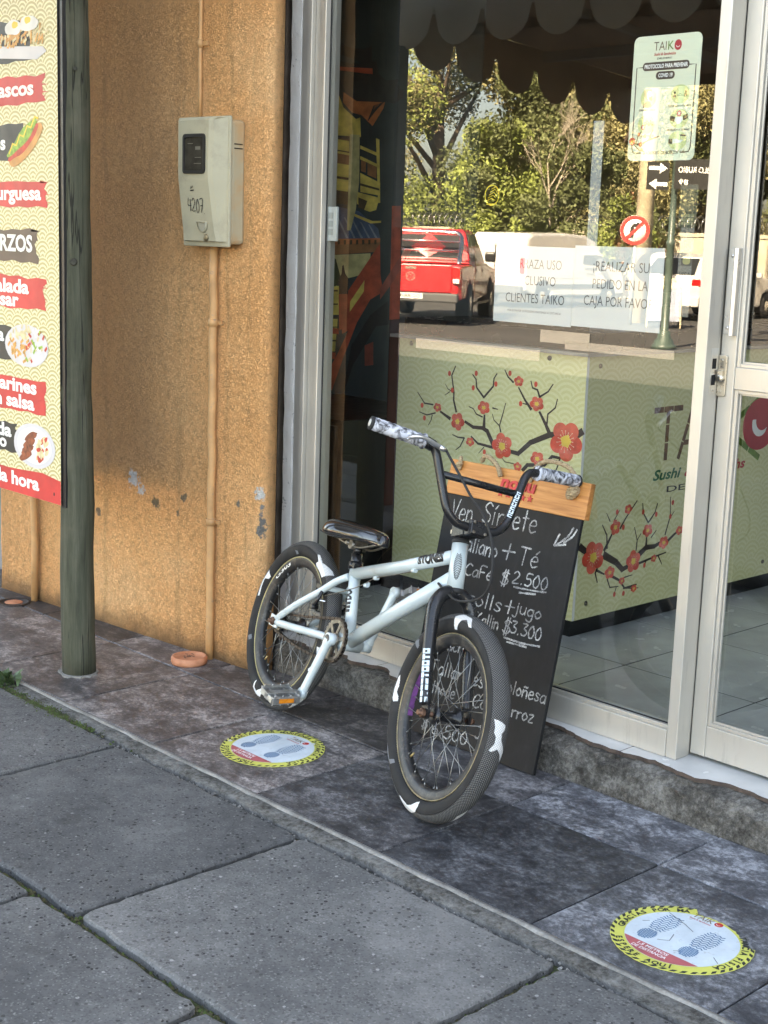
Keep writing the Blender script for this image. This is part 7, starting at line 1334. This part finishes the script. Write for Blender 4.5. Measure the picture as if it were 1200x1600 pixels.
mb = MB(); FB_ = Flat(tg, (.0145,0,.90), (0,-1,0), (0,0,1), .002, .003); FB_.n = V((-1,0,0)); 
def lflat(F, fn, nm, mat, parent):
    mb = MB(); fn(mb); return mb.build(nm, mat, parent, local=True)
lflat(FB_, lambda mb: FB_.ring(mb, 0, 0, .072, .086, 1, 0, 28), 'badge_ring', M_CHR, tg)
lflat(FB_, lambda mb: (FB_.stroke(mb, [(-.032,.064),(0,.004),(.032,.064)], .013, 1), FB_.stroke(mb, [(-.064,.03),(-.032,-.058),(0,.002),(.032,-.058),(.064,.03)], .013, 1.4)), 'badge_letters', M_CHR, tg)
lflat(FB_, lambda mb: FB_.text(mb, 'TDI 4MOTION', .30, -.20, .085, 1, 0, .01, .38), 'model_lettering', M_CHR, tg)
mb = MB(); mb.box((-.10,-.92,.44),(.06,.92,.61)); bm_ = L_(mb, 'rear_bumper', M_PLAST, pk, bevel=.03); mb = MB(); mb.box((-.112,-.26,.50),(-.100,.26,.60)); npl = L_(mb, 'number_plate', M_WHITEP, bm_)
FP_ = Flat(npl, (-.1125,0,.55), (0,-1,0), (0,0,1), .001, .002); FP_.n = V((-1,0,0)); lflat(FP_, lambda mb: FP_.text(mb, 'DC·RR-91', 0, -.03, .085, 1, 0, .02, .42, 'C'), 'plate_lettering', M_DK, npl)
mb = MB()
for xo in (0, .12): mb.tube(catmull([(.62+xo,-.80,1.13),(1.28+xo,-.74,1.58),(1.42+xo,-.66,1.70),(1.45+xo,-.50,1.735),(1.45+xo,0,1.74),(1.45+xo,.50,1.735),(1.42+xo,.66,1.70),(1.28+xo,.74,1.58),(.62+xo,.80,1.13)], 4), .038, 10)
for z, hw in ((1.56,.74),(1.38,.76)): mb.tube([(1.25,-hw,z),(1.25,hw,z)], .02, 8)
L_(mb, 'roll_bar', M_CHR, pk)

vn = vroot('panel_van', 'white panel van parked across the street, reflected behind the paper notices', 'van', -24.15, -23.6, -.05, -.999)
mb = shell([(0,.42),(-.02,1.0),(.06,1.70),(.22,1.82),(1.6,1.86),(2.55,1.82),(2.95,1.68),(3.55,1.10),(4.25,.92),(4.38,.70),(4.40,.32),(4.02,.30),(3.92,.58),(3.68,.68),(3.42,.58),(3.30,.28),(1.12,.28),(1.02,.58),(.78,.68),(.52,.58),(.42,.30)], .91, .10); vb = mb.build('body', M_CARWHITE, vn, local=True, bevel=.04)
for s in (-1, 1):
    quad('front_door_window', M_CARGLASS, [(2.42,s*.915,1.10),(3.42,s*.915,1.10),(2.92,s*.89,1.60),(2.42,s*.89,1.62)], vn)
    mb = MB(); mb.box((1.15,s*.914-.004,.75),(2.25,s*.914+.004,1.68)); mb.build('side_panel', M_CARWHITE, vn, local=True, bevel=.02)
    mb = MB(); mb.box((.5,s*.92-.008,.50),(3.3,s*.92+.008,.60)); mb.build('rub_strip', M_PLAST, vn, local=True)
    mb = MB(); mb.box((-.03,s*.84-.05,.85),(.05,s*.84+.05,1.25)); mb.build('tail_light', M_LAMP, vn, local=True, bevel=.015)
    mb = MB(); mb.cbox((3.05,s*1.0,1.15),(.12,.18,.20)); mb.build('wing_mirror', M_PLAST, vn, local=True, bevel=.03)
    for x in (.77, 3.67): car_wheel(vn, x, s*.80, .31, .2)
    Fv = Flat(vn, (2.75,s*.919,.95), (1,0,0) if s < 0 else (-1,0,0), (0,0,1), .001, .003); Fv.n = V((0,s,0)); mb = MB(); Fv.text(mb, 'INSTALACIONES', 0, 0, .10, 1, 0, .02, .52, 'C'); mb.build('lettering', M_INK, vn, local=True); mb = MB(); Fv.text(mb, 'SERVICIO', 0, -.13, .09, 1, 0, .02, .40, 'C'); mb.build('lettering', M_INK, vn, local=True)
mb = MB(); mb.box((-.03,-.006,.5),(-.012,.006,1.55)); mb.build('rear_door_seam', M_PLAST, vn, local=True)
mb = MB(); mb.box((-.08,-.88,.34),(.05,.88,.55)); mb.build('rear_bumper', M_PLAST, vn, local=True, bevel=.03); mb = MB(); mb.box((-.045,-.26,.72),(-.02,.26,.84)); mb.build('number_plate', M_WHITEP, vn, local=True)

hc = vroot('hatchback_car', 'white hatchback car parked across the street, reflected beside the card sticker', 'car', -19.0, -23.6, -.15, -.989)
mb = shell([(0,.40),(-.02,.75),(.10,.98),(.55,1.40),(.95,1.48),(1.9,1.48),(2.35,1.38),(3.05,1.00),(3.85,.88),(4.05,.68),(4.05,.32),(3.72,.28),(3.62,.55),(3.38,.65),(3.12,.55),(3.02,.26),(1.0,.26),(.9,.55),(.66,.65),(.42,.55),(.32,.28)], .87, .12); mb.build('body', M_CARWHITE, hc, local=True, bevel=.05)
for s in (-1, 1):
    quad('side_window', M_CARGLASS, [(.75,s*.875,.98),(1.62,s*.875,.98),(1.62,s*.86,1.38),(.92,s*.86,1.38)], hc); quad('side_window', M_CARGLASS, [(1.68,s*.875,.98),(2.85,s*.875,.98),(2.25,s*.86,1.36),(1.68,s*.86,1.38)], hc)
    mb = MB(); mb.box((-.02,s*.72-.11,.78),(.12,s*.72+.11,.92)); mb.build('tail_light', M_LAMP, hc, local=True, bevel=.02); mb = MB(); mb.cbox((2.6,s*.95,1.02),(.12,.16,.12)); mb.build('wing_mirror', M_CARWHITE, hc, local=True, bevel=.03)
    for x in (.66, 3.37): car_wheel(hc, x, s*.77, .30, .19)
quad('rear_window', M_CARGLASS, [(.11,-.60,1.02),(.11,.60,1.02),(.50,.52,1.36),(.50,-.52,1.36)], hc)
mb = MB(); mb.box((-.07,-.82,.32),(.04,.82,.55)); mb.build('rear_bumper', M_CARWHITE, hc, local=True, bevel=.03)

# ------------------------------------------------------------------ street furniture across the street
pw = thing('perimeter_wall', 'pale concrete perimeter wall topped with razor wire, reflected behind the cars', 'wall', (-28,-32,-.17))
M_PW_ = mk('pale_concrete_panel', (.42,.37,.28), .9, 0, .15, 2, .4, 30)
for i in range(24):
    x = -62+2.6*i; mb = MB(); mb.box((x+.02,-32.1,-.17),(x+2.58,-32,1.75)); mb.build('panel', M_PW_, pw, bevel=.02)
mb = MB(); mb.box((-62,-32.14,1.752),(.4,-31.96,1.86)); mb.build('coping', M_PW_, pw)
mb = MB(); pts = []
for i in range(2600): a = i*.42; pts.append((-50+i*.017, -32.05+.22*math.cos(a), 2.10+.22*math.sin(a)))
mb.tube(pts, .018, 4, 0, False); mb.build('razor_wire', M_SPOKE, pw)
up_ = thing('utility_pole', 'tall pale concrete utility pole, reflected behind the poster', 'utility pole', (-18.5,-21.95,-.17))
mb = MB(); mb.tube([(-18.5,-21.95,-.17),(-18.5,-21.95,9.5)], [.20,.13], 16); mb.build('shaft', mk('pole_concrete', (.52,.44,.30), .9, 0, .2, 4), up_)
for z in (6.8, 7.6): mb = MB(); mb.box((-19.5,-22.02,z),(-17.5,-21.88,z+.12)); mb.build('crossarm', M_PW_, up_)
lp = thing('lamp_post', 'dark green fluted lamp post with stepped base, reflected beside the poster', 'lamp post', (-13.46,-15.85,-.17))
M_DGREEN = mk('dark_green_enamel', (.06,.09,.075), .4, 0, .15, 10)
mb = MB(); mb.lathe((-13.46,-15.85,-.17),(0,0,1),[(.20,0),(.20,.06),(.16,.08),(.15,.14),(.11,.17),(.10,.26),(.065,.30),(.060,1.6),(.07,1.62),(.07,1.68),(.052,1.70),(.048,3.0),(.07,3.02),(.07,3.08),(.045,3.1),(.04,4.4)],20); mb.build('shaft', M_DGREEN, lp)
mb = MB(); mb.lathe((-13.46,-15.85,4.2),(0,0,1),[(.06,0),(.20,.10),(.26,.45),(.10,.62),(.02,.75)],16); mb.build('lantern', mk('frosted_lantern', (.6,.58,.5), .5), lp)
sn = thing('street_name_sign', 'dark street name sign with white arrows on the reflected green post', 'street sign', (-13.46,-15.85,2.3))
sf = V((13.46,12.75,0)).normalized(); sr = V((0,0,1)).cross(sf)
def blade(c_, w_, h_, nm):
    mb = MB(); o = V(c_)-sr*w_/2-V((0,0,h_/2)); mb.prism([(0,0),(w_,0),(w_,h_),(0,h_)], o, sr, (0,0,1), sf, .03); return mb.build(nm, M_DK, sn), Flat(sn, V(c_)+sf*.03, sr, (0,0,1), .002, .002)
bl_, F = blade((-13.64,-15.64,2.50), .34, .42, 'sign_blade')
for zc, s in ((.12, -1), (-.12, 1)):
    mb = MB(); F.poly(mb, [(-.15*s,zc-.03),(.02*s,zc-.03),(.02*s,zc-.08),(.14*s,zc),(.02*s,zc+.08),(.02*s,zc+.03),(-.15*s,zc+.03)], 1); mb.build('arrow', M_WHT, bl_)
b2, F = blade((-13.15,-15.98,2.54), .70, .46, 'name_blade')
mb = MB(); F.text(mb, 'PABLO RUBIO', 0, .02, .13, 1, 0, .01, .60, 'C'); mb.build('lettering', M_WHT, b2); mb = MB(); F.text(mb, '11       89', 0, -.16, .11, 1, 0, .01, .56, 'C'); mb.build('number_lettering', M_WHT, b2)
nt_ = thing('no_turn_sign', 'round red and white no-turn traffic sign on a thin pole, reflected in the window', 'traffic sign', (-17.96,-20.92,-.17))
mb = MB(); mb.tube([(-17.96,-20.96,-.17),(-17.96,-20.96,2.0)], .035, 8); mb.build('pole', M_GREY_M, nt_)
fd = V((17.96,20.0,0)).normalized(); fr_ = V((0,0,1)).cross(fd); mb = MB(); mb.lathe(V((-17.96,-20.92,1.74)), fd, [(.30,0),(.30,.012),(.001,.012)], 32); dsc = mb.build('disc', M_WHT, nt_)
F = Flat(nt_, V((-17.96,-20.92,1.74))+fd*.013, fr_, (0,0,1), .003, .003); mb = MB(); F.ring(mb, 0, 0, .225, .297, 1, 0, 36); F.stroke(mb, [(-.17,.17),(.17,-.17)], .06, 2.4); mb.build('red_ring', M_RED, dsc)
mb = MB(); F.stroke(mb, [(.06,-.15),(.06,.06),(.02,.10),(-.05,.10)], .07, 1.2); F.poly(mb, [(-.04,.03),(-.15,.10),(-.04,.17)], 1.4); mb.build('turn_arrow', M_DK, dsc)
af = thing('a_frame_sign', 'cream folding pavement sign with rounded top, reflected through the paper notice', 'pavement sign', (-17.1,-20.9,-.17))
M_AF = mk('cream_board', (.68,.60,.42), .6); fa_ = V((.62,.78,0)).normalized(); ra_ = V((0,0,1)).cross(fa_)
for s in (-1, 1):
    mb = MB(); o = V((-17.1,-20.9,-.16)); base = o+fa_*s*.28; top = o+fa_*s*.03+V((0,0,1.05)); up2 = (top-base).normalized()
    pts = [base-ra_*.33]+[base-ra_*.30+up2*.75]+[base+up2*.80+ra_*(-.28*math.cos(a))+up2*.22*math.sin(a) for a in [math.pi*i/8 for i in range(9)]]+[base+ra_*.30+up2*.75, base+ra_*.33]
    mb.tube(pts, .022, 8); mb.build('leg_frame', M_AF, af)
    mb = MB(); nn_ = ra_.cross(up2).normalized(); mb.add([base-ra_*.30+up2*.14+nn_*.006, base+ra_*.30+up2*.14+nn_*.006, base+ra_*.28+up2*.78+nn_*.006, base-ra_*.28+up2*.78+nn_*.006, base-ra_*.30+up2*.14-nn_*.006, base+ra_*.30+up2*.14-nn_*.006, base+ra_*.28+up2*.78-nn_*.006, base-ra_*.28+up2*.78-nn_*.006], [(0,1,2,3),(7,6,5,4),(0,4,5,1),(1,5,6,2),(2,6,7,3),(3,7,4,0)]); mb.build('panel', mk('grey_sign_face', (.22,.25,.32), .6), af)
    mb = MB(); arc = [(base+up2*.785+ra_*(-.27*math.cos(math.pi*i/10))+up2*.21*math.sin(math.pi*i/10)) for i in range(11)]; mb.add([p+nn_*.007 for p in arc]+[p-nn_*.007 for p in arc], [list(range(11)), list(range(21, 10, -1))]); mb.build('header_panel', M_AF, af)

# ------------------------------------------------------------------ trees across the street
M_BARK = mk('bark', (.12,.085,.06), .9, 0, .3, 8, .5, 20)
def leafmat(nm, col): 
    g = G(nm); oi = g.noise(.9, 4); c = g.ramp(oi, [(.35, tuple(q*.55 for q in col)), (.65, tuple(q*1.5 for q in col))]); m_ = g.done(c, .6, 0., None, spec=.25); return m_
M_L1 = leafmat('glossy_leaf', (.18,.215,.06)); M_L2 = leafmat('dry_leaf', (.235,.215,.105)); M_L3 = leafmat('dark_leaf', (.105,.12,.052)); M_L4 = leafmat('russet_leaf', (.20,.10,.045))
def tree(name, label, x, y, h, cw, mats, n, leaf, base=.3, trunk=True, group=None, cz0=None):
    t = thing(name, label, 'tree' if trunk else 'hedge', (x,y,-.17), group=group); rr_ = random.Random(int(abs(x*13+y*7)*10))
    if trunk:
        mb = MB(); tops = []
        mb.tube([(x,y,-.17),(x+.05,y,h*.3),(x-.05,y+.05,h*.62)], [h*.028,h*.022,h*.012], 10)
        for i in range(9):
            a = rr_.uniform(0,6.28); z = h*rr_.uniform(.25,.6); e = V((x+cw*.7*math.cos(a), y+cw*.7*math.sin(a), z+h*rr_.uniform(.12,.35))); mb.tube([V((x,y,z)), (V((x,y,z))+e)/2+V((0,0,.1)), e], [h*.011,h*.007,h*.002], 6); tops.append(e)
        mb.build('trunk', M_BARK, t)
    cl = []
    for i in range(26):
        a = rr_.uniform(0,6.28); q = rr_.random()**.6; z = h*(base+(1-base)*rr_.random()); k = math.sin(math.pi*min(1, max(.12, (z/h-base)/(1-base)*.85+.12)))**.6; cl.append((x+cw*q*k*math.cos(a), y+cw*q*k*math.sin(a), z, cw*rr_.uniform(.22,.42), rr_.randrange(len(mats))))
    import numpy as np
    g_ = np.random.default_rng(int(abs(x*13+y*7)*10)); n = int(n*LEAFK); lf = leaf*LEAFS; C_ = np.array([q[:4] for q in cl]); mi = np.array([q[4] for q in cl]); k = g_.integers(0, len(cl), n)
    d = g_.normal(size=(n, 3))*[1, 1, .8]; d /= np.linalg.norm(d, axis=1)[:, None]; P = C_[k, :3]+d*(C_[k, 3]*g_.random(n)**.4)[:, None]
    P[:, 2] = np.maximum(P[:, 2], .02); L = lf*g_.uniform(.6, 1.4, n)[:, None]; u = g_.normal(size=(n, 3))*[1, 1, .7]+[0, 0, -.25]; u /= np.linalg.norm(u, axis=1)[:, None]
    w_ = np.cross(u, g_.normal(size=(n, 3))); w_ /= np.linalg.norm(w_, axis=1)[:, None]+1e-9
    Q = np.stack([P-u*L*.5, P+w_*L*.26, P+u*L*.5, P-w_*L*.26], 1).reshape(-1, 3)-np.array([x, y, -.17])
    me = bpy.data.meshes.new('crown'); me.vertices.add(4*n); me.vertices.foreach_set('co', Q.astype(np.float32).ravel()); me.loops.add(4*n); me.loops.foreach_set('vertex_index', np.arange(4*n, dtype=np.int32)); me.polygons.add(n); me.polygons.foreach_set('loop_start', np.arange(0, 4*n, 4, dtype=np.int32))
    me.polygons.foreach_set('material_index', mi[k].astype(np.int32))
    for q in mats: me.materials.append(q)
    me.update(calc_edges=True); me.validate(); o = bpy.data.objects.new('crown', me); COL.objects.link(o); o.parent = t; return t
LEAFK, LEAFS = 2.4, .62
tree('ivy_hedge', 'bright green ivy mass hanging over the wall, reflected above the pickup truck', -31.4, -31.3, 4.9, 2.3, [M_L1,M_L1,M_L3], 9000, .24, .15, False)
tree('ivy_hedge', 'dark green ivy mass over the wall, reflected above the white van', -28.4, -31.6, 4.1, 2.2, [M_L1,M_L3,M_L3], 8000, .22, .15, False)
tree('ivy_hedge', 'russet and green creeper on the wall, reflected just behind the van roof', -26.2, -31.7, 2.6, 1.4, [M_L4,M_L1,M_L3], 4000, .18, .3, False)
tree('conifer', 'tall feathery pale green tree reflected at the top left of the street view', -36.5, -34.0, 11.5, 3.6, [M_L1,M_L2], 22000, .22, .05)
tree('conifer', 'dense dark conifer reflected behind the bright ivy', -33.5, -36.5, 10.5, 3.2, [M_L3,M_L2], 22000, .22, .05)
tree('dry_tree', 'big dry olive-brown tree with bare twigs, reflected in the middle of the window', -31.0, -37.0, 11.0, 3.8, [M_L2,M_L2,M_L3], 26000, .20, .03)
tree('dry_tree', 'dense olive-brown tree reflected left of the translucent tape strip', -27.6, -37.5, 9.8, 3.4, [M_L2,M_L3,M_L2], 24000, .20, .03)
tree('dark_tree', 'dark tree reflected between the tape strip and the poster', -24.6, -39.0, 8.8, 2.9, [M_L2,M_L3], 15000, .20, .03)
tree('dark_tree', 'dark tree reflected right of the poster beside the mullion', -21.0, -38.0, 9.0, 3.2, [M_L3,M_L2], 17000, .20, .03)
tree('dry_tree', 'tall olive tree filling the gap far behind the other reflected trees', -34.0, -44.0, 12.5, 4.6, [M_L2,M_L3], 16000, .30, .03)
tree('dry_tree', 'tall brownish tree standing farthest back behind the middle of the wall', -29.0, -45.0, 12.0, 4.6, [M_L2,M_L3], 16000, .30, .03)
# bare branches in front of the dry tree
bt = thing('bare_tree', 'small leafless pale tree reflected in the middle of the window', 'tree', (-28.6,-30.9,-.17)); mb = MB(); rr_ = random.Random(5)
def limb(p, d, L, r, k):
    e = p+d*L; mb.tube([p, (p+e)/2+V((rr_.gauss(0,.05),rr_.gauss(0,.05),0))*L, e], [r, r*.8, r*.6], 5, 0, False)
    if k:
        for i in range(3): dd = (d+V((rr_.gauss(0,.42),rr_.gauss(0,.42),rr_.gauss(.12,.3)))).normalized(); limb(p+d*L*rr_.uniform(.55,1), dd, L*rr_.uniform(.55,.8), r*.6, k-1)
limb(V((-28.6,-30.9,-.17)), V((0,0,1)), 2.6, .07, 5); mb.build('branches', mk('pale_twig', (.36,.31,.24), .9, 0, .2, 4), bt)
